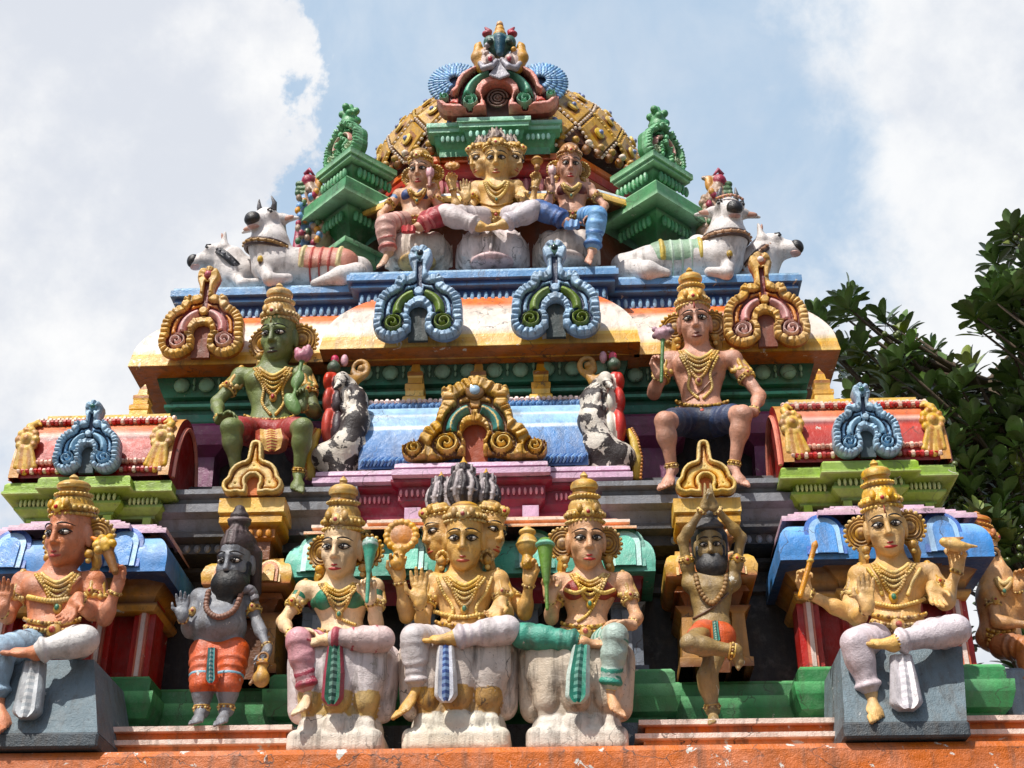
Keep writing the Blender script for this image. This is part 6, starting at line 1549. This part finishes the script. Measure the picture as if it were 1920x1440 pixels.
# ================================================================ cows
M_cow = paint('white_cow_paint', None, chip=(.46, .42, .37), amt=.2, rough=.5, dirt=.55, bump=.5)
cCW, cCB, cPK = C(214, 206, 202), C(36, 34, 36), C(206, 160, 150)
def cow(label, Y, base, bodyp, br, neckp, head, R, hs, horns=True, cloth=None, legs=(), hump=None, collar=None, ccol=(C(66, 44, 40), C(160, 120, 60)), earup=False, band=None):
    t = thing('cow_statue', label, 'cow statue', P(base[0], base[1], Y), 'cow statues on the blue ledge'); S = Sdf(.0075)
    q = lambda px, py, dy=0: np.array(P(px, py, Y+dy))
    bp = [q(*b) for b in bodyp]; S.chain(bp, br, .06)
    if hump: S.ell(q(*hump[:3]), (hump[3], hump[3], hump[3]*.9), None, .06)
    npt = [q(*b) for b in neckp]; h = q(*head)
    S.chain(npt+[h+R @ np.array((0, .05, -.02))*hs/.2], [.155*hs/.2*1.0, .13*hs/.2, .10*hs/.2][:len(npt)+1] if len(npt) == 2 else [.14*hs/.2, .10*hs/.2], .05)
    L = lambda x, y, z: h+R @ (np.array((x, y, z))*hs)
    S.ell(L(0, .05, .12), np.array((.42, .5, .46))*hs, R, .05); S.cap(L(0, -.1, .05), L(0, -.88, -.18), .36*hs, .25*hs, .05); S.ell(L(0, -.5, -.26), np.array((.26, .45, .2))*hs, R, .05)
    for s_ in (-1, 1):
        e = L(s_*.5, .18, .12); tip = L(s_*1.08, .2, .02) if not earup else L(s_*.42, .36, .86)
        S.cap(L(s_*.3, .16, .16), e, .10*hs, .17*hs, .03); S.cap(e, tip, .18*hs, .05*hs, .03)
        S.ell(L(s_*.33, -.26, .2), np.array((.14, .16, .12))*hs, R, .05)
    for lg in legs: S.chain([q(*p_) for p_ in lg[0]], lg[1], .03)
    S.build('body', M_cow, t, [cCW])
    T = Sdf(.006); T.ell(L(0, -.97, -.16), np.array((.27, .22, .22))*hs, R, .02); T.ell(L(0, -.9, -.02), np.array((.22, .2, .14))*hs, R, .03); T.build('muzzle', M_orn, t, [cCB])
    T = Sdf(.006); T.ell(L(0, -.86, -.40), np.array((.21, .24, .08))*hs, R, .02); T.build('lower_jaw', M_orn, t, [cPK])
    for s_ in (-1, 1):
        m = MB(); m.ball(L(s_*.39, -.36, .22), .085*hs, 10, 8, None, C(226, 220, 214)); m.ball(L(s_*.41, -.41, .22), .06*hs, 8, 6, None, cCB)
        m.tube([L(s_*.3, -.46, .28), L(s_*.40, -.42, .34), L(s_*.46, -.26, .30)], .03*hs, 5, cCB); m.build('eye', M_face, t, True)
        if horns: m = MB(); m.tube([L(s_*.24, .05, .46), L(s_*.30, .06, .72), L(s_*.24, -.02, .96)], [.12*hs, .085*hs, .02*hs], 8, C(96, 94, 98)); m.build('horn', M_orn, t, True)
        m = MB(); e = L(s_*.55, .06, .10) if not earup else L(s_*.46, .2, .5); tp = L(s_*.95, .10, .03) if not earup else L(s_*.44, .24, .76)
        m.ball((e+tp)/2, np.array((.25, .05, .09))*hs if not earup else np.array((.06, .05, .2))*hs, 10, 6, Matrix(R.tolist()), C(190, 140, 120)); m.build('ear_lining', M_orn, t, True)
    if collar:
        c, n, r = q(*collar[0]), nrm(collar[1]), collar[2]; x = nrm(np.cross(n, (.2, 1, .1))); y = np.cross(n, x); m = MB()
        for o_, rr, cc in ((-.018, .016, ccol[0]), (.018, .016, ccol[0]), (0, .022, ccol[1] if len(ccol) < 3 else ccol[2])):
            m.tube([c+n*o_+(x*math.cos(a*math.pi/12)+y*math.sin(a*math.pi/12))*r for a in range(24)], rr, 6, cc, closed=True)
        for a in range(20): m.ball(c+(x*math.cos(a*math.pi/10)+y*math.sin(a*math.pi/10))*(r+.02), .014, 6, 4, None, ccol[1])
        m.build('collar', M_orn, t, True)
        if len(collar) > 3: m = MB(); b_ = q(*collar[3]); m.ball(b_, (.026, .026, .032), 8, 6, None, C(196, 160, 60)); m.ball(b_-np.array((0, 0, .03)), .014, 6, 4, None, C(90, 60, 30)); m.build('bell', M_gold, t, True)
    if cloth:
        T = Sdf(.0075); a, b_ = q(*cloth[0]), q(*cloth[1]); r = cloth[2]; T.cap(a, b_, r, r, .02)
        for e_ in (a, b_): T.tor(e_, r, .016, np.stack([nrm(np.cross(b_-a, (0, 0, 1))), (0, 0, 1), nrm(b_-a)], 1), .008, cid=1)
        T.box(a+(b_-a)*.5+np.array((0, .1, -r-.02)), (.5, .5, .10), None, .01, .01, -1)
        for k_ in (.25, .5, .75): T.tor(a+(b_-a)*k_, r, .008, np.stack([nrm(np.cross(b_-a, (0, 0, 1))), (0, 0, 1), nrm(b_-a)], 1), .006, cid=2)
        T.build('saddle_cloth', M_cloth, t, cloth[3])
    if band:
        m = MB(); m.tube([L(x_, -.02-.42*math.cos(x_*2.4), .44+.08*math.cos(x_*3)) for x_ in np.linspace(-.45, .45, 9)], .05*hs, 6, band)
        for x_ in np.linspace(-.4, .4, 7): m.ball(L(x_, -.06-.42*math.cos(x_*2.4), .42+.08*math.cos(x_*3)), .055*hs, 6, 4, None, C(206, 140, 120))
        m.build('head_band', M_orn, t, True)
cow('white cow statue with red saddle cloth and dark muzzle, lying left of the lotus seats', 9.3, (590, 530), [(672, 508, .05), (620, 504), (560, 502), (520, 500, -.02)], [.12, .145, .15, .14], [(515, 500, -.03), (505, 462, -.08)], (501, 420, -.06), rot(-20, 16), .245,
    True, ((640, 503), (572, 501), .165, [C(196, 130, 110), C(214, 196, 140), C(176, 70, 60)]), (([(494, 505, -.12), (506, 524, -.22), (540, 522, -.16)], [.06, .05, .04]), ([(668, 515, -.06), (640, 518, -.18), (590, 532, -.16)], [.1, .08, .035])), (582, 478, .02, .085), ((503, 468, -.07), (.15, -.2, 1), .185, (488, 486, -.2)))
cow('white cow statue seen from the side at the left end of the blue ledge', 9.42, (430, 530), [(520, 525, .12), (470, 520, .06), (440, 520)], [.14, .15, .15], [(446, 520), (428, 492, -.02)], (408, 483, -.04), rot(-70, 14), .215,
    False, None, (([(440, 520, -.08), (455, 532, -.2), (490, 528, -.18)], [.05, .04, .03]),), None, ((436, 500, -.02), (.7, -.1, .75), .175), (C(40, 40, 46), C(90, 90, 96)), True)
cow('white cow statue with green saddle cloth and garlanded brow, lying right of the lotus seats', 9.3, (1280, 515), [(1170, 500, .05), (1220, 495), (1300, 488), (1345, 484, -.02)], [.11, .14, .15, .14], [(1350, 486, -.03), (1362, 448, -.08)], (1366, 402, -.05), rot(6, 16), .245,
    True, ((1240, 490), (1312, 486), .165, [C(140, 170, 140), C(206, 180, 80), C(180, 200, 180)]), (([(1368, 492, -.10), (1362, 512, -.2), (1330, 510, -.18)], [.06, .05, .04]), ([(1180, 508, -.06), (1215, 508, -.18), (1250, 512, -.18)], [.1, .08, .035])), (1308, 458, .02, .085), ((1360, 452, -.07), (-.05, -.2, 1), .185, (1368, 476, -.2)), (C(84, 60, 50), C(176, 130, 90)), False, C(196, 150, 80))
cow('white cow statue seen from the side at the right end of the blue ledge', 9.42, (1430, 515), [(1350, 505, .12), (1390, 505, .05), (1420, 506)], [.13, .14, .14], [(1420, 506), (1432, 480, -.02)], (1446, 466, -.04), rot(66, 6), .225,
    False, None, (), None, ((1418, 492, -.02), (-.7, -.1, .75), .17), (C(70, 48, 40), C(150, 100, 60)), True)
# ================================================================ bird headed brackets peeping out behind
def bracket(label, px, flip, Y=9.75):
    t = thing('bird_bracket', label, 'bracket', P(px, 460, Y), 'bird headed brackets behind the cows'); q = lambda dx, py, dy=0: np.array(P(px+flip*dx, py, Y+dy))
    S = Sdf(.008)
    S.chain([q(20, 450), q(14, 400), q(6, 370), q(0, 352)], [.10, .09, .07, .05], .03); S.chain([q(-14, 460), q(-10, 410), q(-14, 376)], [.05, .06, .045], .03, cid=1); S.chain([q(-6, 462), q(-2, 412)], [.03, .03], .01, cid=4)
    S.ell(q(-4, 340), (.06, .06, .065), None, .02, cid=2); S.ell(q(16, 345), (.035, .04, .08), None, .02, cid=3); S.cap(q(4, 335), q(26, 334), .03, .02, .02)
    for i in range(12): S.ell(q(-22+3.4*(i % 4), 346+9*(i//4)), .03, None, .008, cid=5)
    for i in range(9): S.ell(q(24+4*math.sin(i*2), 372+9*i, -.08), .036, None, .01, cid=0)
    for i in range(34): S.ell(q(-4+20*math.sin(i*2.3), 356+3*i, -.10+.02*math.cos(i*1.7)), (.026, .026, .034), None, .006, cid=(0, 3, 5, 2, 1, 0)[i % 6])
    S.chain([q(-24, 470), q(-22, 430)], [.05, .03], .02, cid=2)
    S.build('body', M_orn, t, [C(170, 140, 118), C(120, 160, 206), C(160, 40, 70), C(206, 140, 40), C(40, 50, 90), C(76, 110, 70)])
    m = MB(); m.tube([q(-8, 328), q(-2, 318, -.04), q(8, 330, -.02)], [.03, .02, .008], 6, C(170, 60, 90)); m.build('crest', M_orn, t, True)
bracket('colourful bird headed bracket behind the cow with red saddle cloth', 582, 1)
bracket('colourful bird headed bracket behind the cow with garlanded brow', 1345, -1)
# ================================================================ finial mask above the crest
t = thing('mask_finial', 'carved mask finial with green face and gold plumes on top of the tower', 'finial', P(934, 150, 9.4))
q = lambda px, py, dy=0: np.array(P(px, py, 9.24+dy))
S = Sdf(.0065)
S.ell(q(937, 86), (.10, .10, .13), None, .03, cid=1); S.cap(q(937, 100, -.06), q(937, 72, -.08), .03, .045, .03, cid=5)
for s_ in (-1, 1):
    S.ell(q(937+s_*18, 80, -.03), (.06, .06, .07), None, .02, cid=1); S.ell(q(937+s_*18, 78, -.08), .03, None, .01, cid=3); S.ell(q(937+s_*24, 64, 0), (.045, .04, .03), None, .01, cid=2); S.cap(q(937+s_*20, 60), q(937+s_*27, 52), .03, .01, .01, cid=2)
    S.chain([q(937+s_*34, 128, .02), q(937+s_*42, 108), q(937+s_*40, 88), q(937+s_*37, 80)], [.05, .055, .035, .012], .02, cid=0)
    S.chain([q(937+s_*26, 122), q(937+s_*30, 104), q(937+s_*26, 92)], [.05, .05, .02], .02, cid=4)
    S.chain([q(937+s_*6, 114, -.06), q(937+s_*16, 124, -.07), q(937+s_*30, 128, -.05), q(937+s_*38, 118, -.04)], [.02, .028, .028, .016], .008, cid=6)
    S.ell(q(937+s_*18, 110, -.06), (.04, .04, .045), None, .006, cid=4); S.ell(q(937+s_*18, 110, -.1), (.02, .02, .024), None, .004, cid=2)
S.chain([q(937, 116, -.02), q(937, 132, -.02)], [.03, .035], .02, cid=6)
for i in range(9): S.cap(q(937, 118, -.04), q(920+4.2*i, 147-abs(i-4)*1.6, -.04), .009, .014, .003, cid=6)
for i, r_ in enumerate((.06, .045, .03)): S.ell(q(937, 66-9*i, -.02), (r_, r_, .05), None, .01, cid=0)
for i in range(10): S.ell(q(937+26*math.cos(i*.7), 92+20*math.sin(i*.7), -.06), .022, None, .006, cid=(0, 4, 6)[i % 3])
S.build('mask', M_orn, t, [C(206, 150, 56), C(50, 96, 84), C(170, 46, 66), C(30, 60, 50), C(196, 170, 160), C(30, 80, 100), C(170, 166, 176)])
m = MB(); p_ = q(937, 44, -.02); m.tube([p_-np.array((0, 0, .04)), p_, p_+np.array((0, 0, .03))], [.035, .03, .005], 8, C(214, 160, 100)); m.build('tip', M_orn, t, True)
# ================================================================ figure on the side of the tower at the right
f = Fig('side_statue', 'orange brown statue in gold ornaments round the right corner with arm held out', 'statue', 9.0, P(1885, 1250, 9.0), C(204, 150, 92), .19, dirt=.4)
nk = f.p(1876, 1080, .02); pl = f.p(1872, 1200, .04); sl = f.p(1858, 1104, .0); sr = f.p(1908, 1100, .10)
f.npx = (1882, 1088); f.wpx = 30
f.head(1868, 1048, .0, .36, 62, 12, 0, neck=nk, wide=.92)
f.torso(nk, pl, sl, sr, waist=.7, hip=.8)
f.arm(sl, f.p(1868, 1166, -.1), f.p(1930, 1172, -.14), (1, 0, .1), (0, 0, 1), .18, 20, 4, 1)
f.arm(sr, f.p(1914, 1150, .0), f.p(1908, 1104, -.1), (.3, -.1, 1), (0, -1, 0), .18, 30, 4, 1)
f.leg(f.p(1880, 1212, -.04), f.p(1930, 1216, -.2), f.p(1930, 1290, -.2), f.p(1950, 1310, -.3), cl=C(176, 110, 60))
f.body(); f.face(); f.crown(0, .7, cols=(C(190, 110, 40), C(206, 150, 60), C(130, 70, 30))); f.ears(0, .26, .5, sides=(-1,))
f.necklaces(0, .6, ((.06, .02), (.24, .018))); f.belt(1876, 1190, 26, 24); f.mantle(sl, f.p(1868, 1166, -.1), -1)
m = MB(); c0 = P(1905, 1300, 8.75); m.box((c0.x+.22, 9.05, 4.25), (.28, .3, .24), None, C(110, 126, 140), .02); m.box((c0.x+.22, 9.05, 4.04), (.31, .33, .05), None, C(90, 104, 118), .01)
o = m.build('grey_block', M_block, None, False, None, (c0.x, 9.0, 4.05)); o['label'] = 'blue grey block under the orange brown side statue'; o['category'] = 'pedestal'
# ================================================================ trees at the right
M_leaf = paint('glossy_dark_leaf', None, rough=.32, dirt=.0, bump=.1, var=.3, spec=.6)
M_bark = paint('bark', None, chip=(.2, .18, .15), amt=.3, rough=.85, dirt=.5, bump=1)
def tree(label, clusters, trunk, seed, leaf=.22):
    rnd = random.Random(seed); t = thing('tree', label, 'tree', (trunk[0].x, trunk[0].y, 0), 'trees right of the tower')
    tr = MB(); lf = MB(); cb = C(84, 70, 54)
    tr.tube(trunk, [.26-.2*i/(len(trunk)-1) for i in range(len(trunk))], 10, cb)
    for c in clusters:
        c = Vector(c); k = min(range(len(trunk)), key=lambda i: (trunk[i]-c).length+max(0, trunk[i].z-c.z+.3)*3); s = trunk[k]
        mid = s.lerp(c, .55)+Vector((rnd.uniform(-.15, .15), rnd.uniform(-.15, .15), -.12*(c-s).length)); tr.tube([s, s.lerp(mid, .5)+Vector((0, 0, -.03)), mid, mid.lerp(c, .6), c], [.05, .04, .028, .018, .010], 5, cb)
        up = (Vector((rnd.uniform(-.5, .5), rnd.uniform(-.6, .2), 1))).normalized(); x = up.orthogonal().normalized(); y = up.cross(x)
        n = rnd.randint(11, 16); tone = rnd.uniform(.7, 1.3); ylw = rnd.random() < .10
        for i in range(n):
            a = i*2.4+rnd.uniform(-.2, .2); el = rad(12+70*(i/n)+rnd.uniform(-12, 12)); dv = (x*math.cos(a)+y*math.sin(a))*math.cos(el)+up*math.sin(el); dv.normalize()
            L = leaf*rnd.uniform(.75, 1.2); sd = dv.cross(up); sd = sd.normalized() if sd.length > .05 else x; nn = sd.cross(dv); o = c+up*(-.05+.09*i/n); W = L*rnd.uniform(.19, .25)
            base = len(lf.v); st = ((0, .12), (.2, .5), (.5, .95), (.75, 1.0), (.92, .6), (1.0, .05)); g = tone*rnd.uniform(.75, 1.25)
            col = tuple(v*g for v in ((.085, .145, .035) if not ylw else (.16, .20, .04))); col2 = tuple(v*1.15 for v in col)
            for (s_, w_) in st:
                p_ = o+dv*L*s_-nn*L*.16*s_*s_+dv*0
                lf.v += [tuple(p_-sd*W*w_+nn*W*.28*w_), tuple(p_), tuple(p_+sd*W*w_+nn*W*.28*w_)]
            for j in range(len(st)-1):
                b = base+3*j; lf.quad((b, b+1, b+4, b+3), [col]*4); lf.quad((b+1, b+2, b+5, b+4), [col2]*4)
        if rnd.random() < .18:
            for i in range(3):
                p_ = c+Vector((rnd.uniform(-.1, .1), rnd.uniform(-.1, 0), -rnd.uniform(.08, .2))); lf.ball(p_, .03, 7, 5, None, C(84, 96, 40)); lf.tube([c, p_], .004, 4, cb)
    tr.build('trunk', M_bark, t, True); lf.build('crown', M_leaf, t, True)
rnd = random.Random(5); cl = []
outline = [(1525, 545, 1550, 640), (1560, 560, 1610, 700), (1590, 640, 1660, 720), (1660, 600, 1700, 700), (1690, 655, 1760, 740), (1600, 700, 1740, 760), (1745, 740, 1790, 900), (1760, 690, 1850, 860), (1840, 740, 1930, 900), (1880, 650, 1930, 800), (1740, 860, 1930, 1010), (1840, 980, 1940, 1130), (1870, 1090, 1940, 1260)]
dens = [4, 7, 8, 5, 9, 14, 16, 24, 26, 14, 40, 26, 16]
for (x0, y0, x1, y1), n in zip(outline, dens):
    for i in range(n): cl.append(P(rnd.uniform(x0, x1), rnd.uniform(y0, y1), rnd.uniform(11.3, 13.2)))
for i in range(110): cl.append(Vector((rnd.uniform(3.6, 6.6), rnd.uniform(11.4, 14), rnd.uniform(3.6, 7.3))))
tree('leafy dark green tree behind the right corner shrine', cl, [Vector((4.9, 12.8, 0)), Vector((4.85, 12.7, 2.2)), Vector((4.95, 12.6, 4.2)), Vector((4.7, 12.5, 6.0)), Vector((4.5, 12.4, 7.6)), Vector((4.2, 12.3, 8.6))], 3)
cl = []
for (x0, y0, x1, y1), n in zip([(1895, 430, 1935, 500), (1865, 490, 1930, 560), (1835, 545, 1930, 600), (1820, 575, 1900, 625), (1880, 590, 1960, 660)], (6, 9, 10, 8, 6)):
    for i in range(n): cl.append(P(rnd.uniform(x0, x1), rnd.uniform(y0, y1), rnd.uniform(11.0, 12.0)))
for i in range(60): cl.append(Vector((rnd.uniform(6.2, 7.4), rnd.uniform(10.8, 12.6), rnd.uniform(8.2, 10.6))))
tree('second tree whose branch reaches in from the right edge', cl, [Vector((6.6, 11.6, 0)), Vector((6.5, 11.6, 4)), Vector((6.3, 11.6, 7)), Vector((6.0, 11.5, 8.8)), Vector((5.8, 11.5, 9.8))], 9)
# ================================================================ ground, sky, sun, camera
m = MB(); m.add([(-60, -60, 0), (60, -60, 0), (60, 60, 0), (-60, 60, 0)], [(0, 1, 2, 3)], C(84, 78, 72))
M_gr = paint('dusty_concrete', None, chip=(.3, .28, .25), amt=.2, rough=.85, dirt=.4)
g = m.build('ground', M_gr, None); g['kind'] = 'structure'
SUN_AZ, SUN_EL = 33, 54            # degrees left of straight in front of the facade, height
to_sun = Vector((-math.sin(rad(SUN_AZ))*math.cos(rad(SUN_EL)), -math.cos(rad(SUN_AZ))*math.cos(rad(SUN_EL)), math.sin(rad(SUN_EL))))
sl = bpy.data.lights.new('sun', 'SUN'); sl.energy = 4.2; sl.angle = rad(.5); sl.color = (1.0, .965, .90)
so = bpy.data.objects.new('sun', sl); COL.objects.link(so)
so.rotation_euler = (-to_sun).to_track_quat('-Z', 'Y').to_euler(); so.location = (-6, -8, 20)
w = bpy.data.worlds.new('World'); sc.world = w; w.use_nodes = True
nt = w.node_tree; lk = nt.links.new
bg = nt.nodes['Background']
sky = nt.nodes.new('ShaderNodeTexSky'); sky.sky_type = 'NISHITA'; sky.sun_disc = False
sky.sun_elevation = rad(SUN_EL); sky.sun_rotation = math.atan2(to_sun.x, to_sun.y); sky.dust_density = 2.0; sky.air_density = 1.0
tc = nt.nodes.new('ShaderNodeTexCoord')
def vm(op, a, b=None):
    n = nt.nodes.new('ShaderNodeVectorMath'); n.operation = op
    if isinstance(a, tuple): n.inputs[0].default_value = a
    else: lk(a, n.inputs[0])
    if b is not None:
        if isinstance(b, tuple): n.inputs[1].default_value = b
        else: lk(b, n.inputs[1])
    return n
def mt(op, a, b=None, c=None, clamp=False):
    n = nt.nodes.new('ShaderNodeMath'); n.operation = op; n.use_clamp = clamp
    for i, v in enumerate((a, b, c)):
        if v is None: continue
        if isinstance(v, (int, float)): n.inputs[i].default_value = v
        else: lk(v, n.inputs[i])
    return n.outputs[0]
def mrange(v, a, b, c=0., d=1., sm=True):
    n = nt.nodes.new('ShaderNodeMapRange'); n.interpolation_type = 'SMOOTHSTEP' if sm else 'LINEAR'
    lk(v, n.inputs['Value'])
    for k, q in zip(('From Min', 'From Max', 'To Min', 'To Max'), (a, b, c, d)): n.inputs[k].default_value = q
    return n.outputs['Result']
def noise(vec, s, det=6, rg=.58, dist=0):
    n = nt.nodes.new('ShaderNodeTexNoise'); n.inputs['Scale'].default_value = s; n.inputs['Detail'].default_value = det; n.inputs['Roughness'].default_value = rg; n.inputs['Distortion'].default_value = dist
    lk(vec, n.inputs['Vector']); return n.outputs['Fac']
dirv = tc.outputs['Generated']
# plane of the cloud deck: bearing across and height along the direction of the tower
dz = vm('DOT_PRODUCT', dirv, _f).outputs['Value']; dzc = mt('MAXIMUM', dz, .05)
u_ = mt('DIVIDE', vm('DOT_PRODUCT', dirv, _r).outputs['Value'], dzc); v_ = mt('DIVIDE', vm('DOT_PRODUCT', dirv, _u).outputs['Value'], dzc)
big = noise(dirv, 3.6, 8, .6); fine = noise(dirv, 9.0, 8, .6, .3)
nz = mt('ADD', mt('MULTIPLY', mt('SUBTRACT', big, .5), .35), mt('MULTIPLY', mt('SUBTRACT', fine, .5), .22))
# heaped cloud on the left, veils on the right, open blue between
left = mrange(mt('ADD', mt('ADD', mt('MULTIPLY', u_, -1.0), mt('MULTIPLY', v_, -.14)), nz), .126, .144)
hole = mt('MULTIPLY', mrange(mt('ADD', mt('ADD', mt('MULTIPLY', u_, -1), mt('MULTIPLY', v_, -.75)), mt('MULTIPLY', nz, 1.2)), .36, .47), .8)
left = mt('MULTIPLY', left, mt('SUBTRACT', 1.0, hole))
right = mrange(mt('ADD', u_, mt('MULTIPLY', nz, 1.6)), .13, .27, 0, .92)
far = mrange(mt('ADD', mt('ADD', noise(dirv, 2.0, 7), mt('MULTIPLY', fine, .25)), 0), .66, .8)
behind = mrange(dz, .5, .8)
front = mt('MAXIMUM', left, right)
cl = mt('ADD', mt('MULTIPLY', front, behind), mt('MULTIPLY', far, mt('SUBTRACT', 1.0, behind)), clamp=True)
veil = mt('MAXIMUM', cl, mt('MULTIPLY', mrange(fine, .35, .7), mt('MULTIPLY', behind, .3)))
mul = nt.nodes.new('ShaderNodeMix'); mul.data_type = 'RGBA'; mul.blend_type = 'MULTIPLY'; mul.inputs['Factor'].default_value = 1
lk(sky.outputs[0], mul.inputs[6]); mul.inputs[7].default_value = (1, 1, 1, 1)
shade = mrange(noise(dirv, 5.5, 7, .6), .36, .62)
cc = nt.nodes.new('ShaderNodeMix'); cc.data_type = 'RGBA'; lk(shade, cc.inputs['Factor'])
SK = .1
cc.inputs[6].default_value = (.60/SK, .63/SK, .69/SK, 1); cc.inputs[7].default_value = (.82/SK, .82/SK, .82/SK, 1)
mx = nt.nodes.new('ShaderNodeMix'); mx.data_type = 'RGBA'; lk(veil, mx.inputs['Factor']); hz = nt.nodes.new('ShaderNodeMix'); hz.data_type = 'RGBA'; lk(mt('MULTIPLY', behind, .85), hz.inputs['Factor']); lk(mul.outputs[2], hz.inputs[6]); hz.inputs[7].default_value = (.43/SK, .565/SK, .72/SK, 1); lk(hz.outputs[2], mx.inputs[6]); lk(cc.outputs[2], mx.inputs[7])
lk(mx.outputs[2], bg.inputs['Color']); bg.inputs['Strength'].default_value = SK
cam = bpy.data.cameras.new('camera'); cam.sensor_width = 36; cam.lens = 36*FPX/1920; cam.clip_end = 500
co = bpy.data.objects.new('camera', cam); COL.objects.link(co); co.location = (0, 0, CAMZ)
co.rotation_euler = (rad(90)+PIT, 0, YAW); sc.camera = co
sc.view_settings.view_transform = 'Standard'; sc.view_settings.look = 'None'; sc.view_settings.exposure = .3; sc.view_settings.gamma = 1
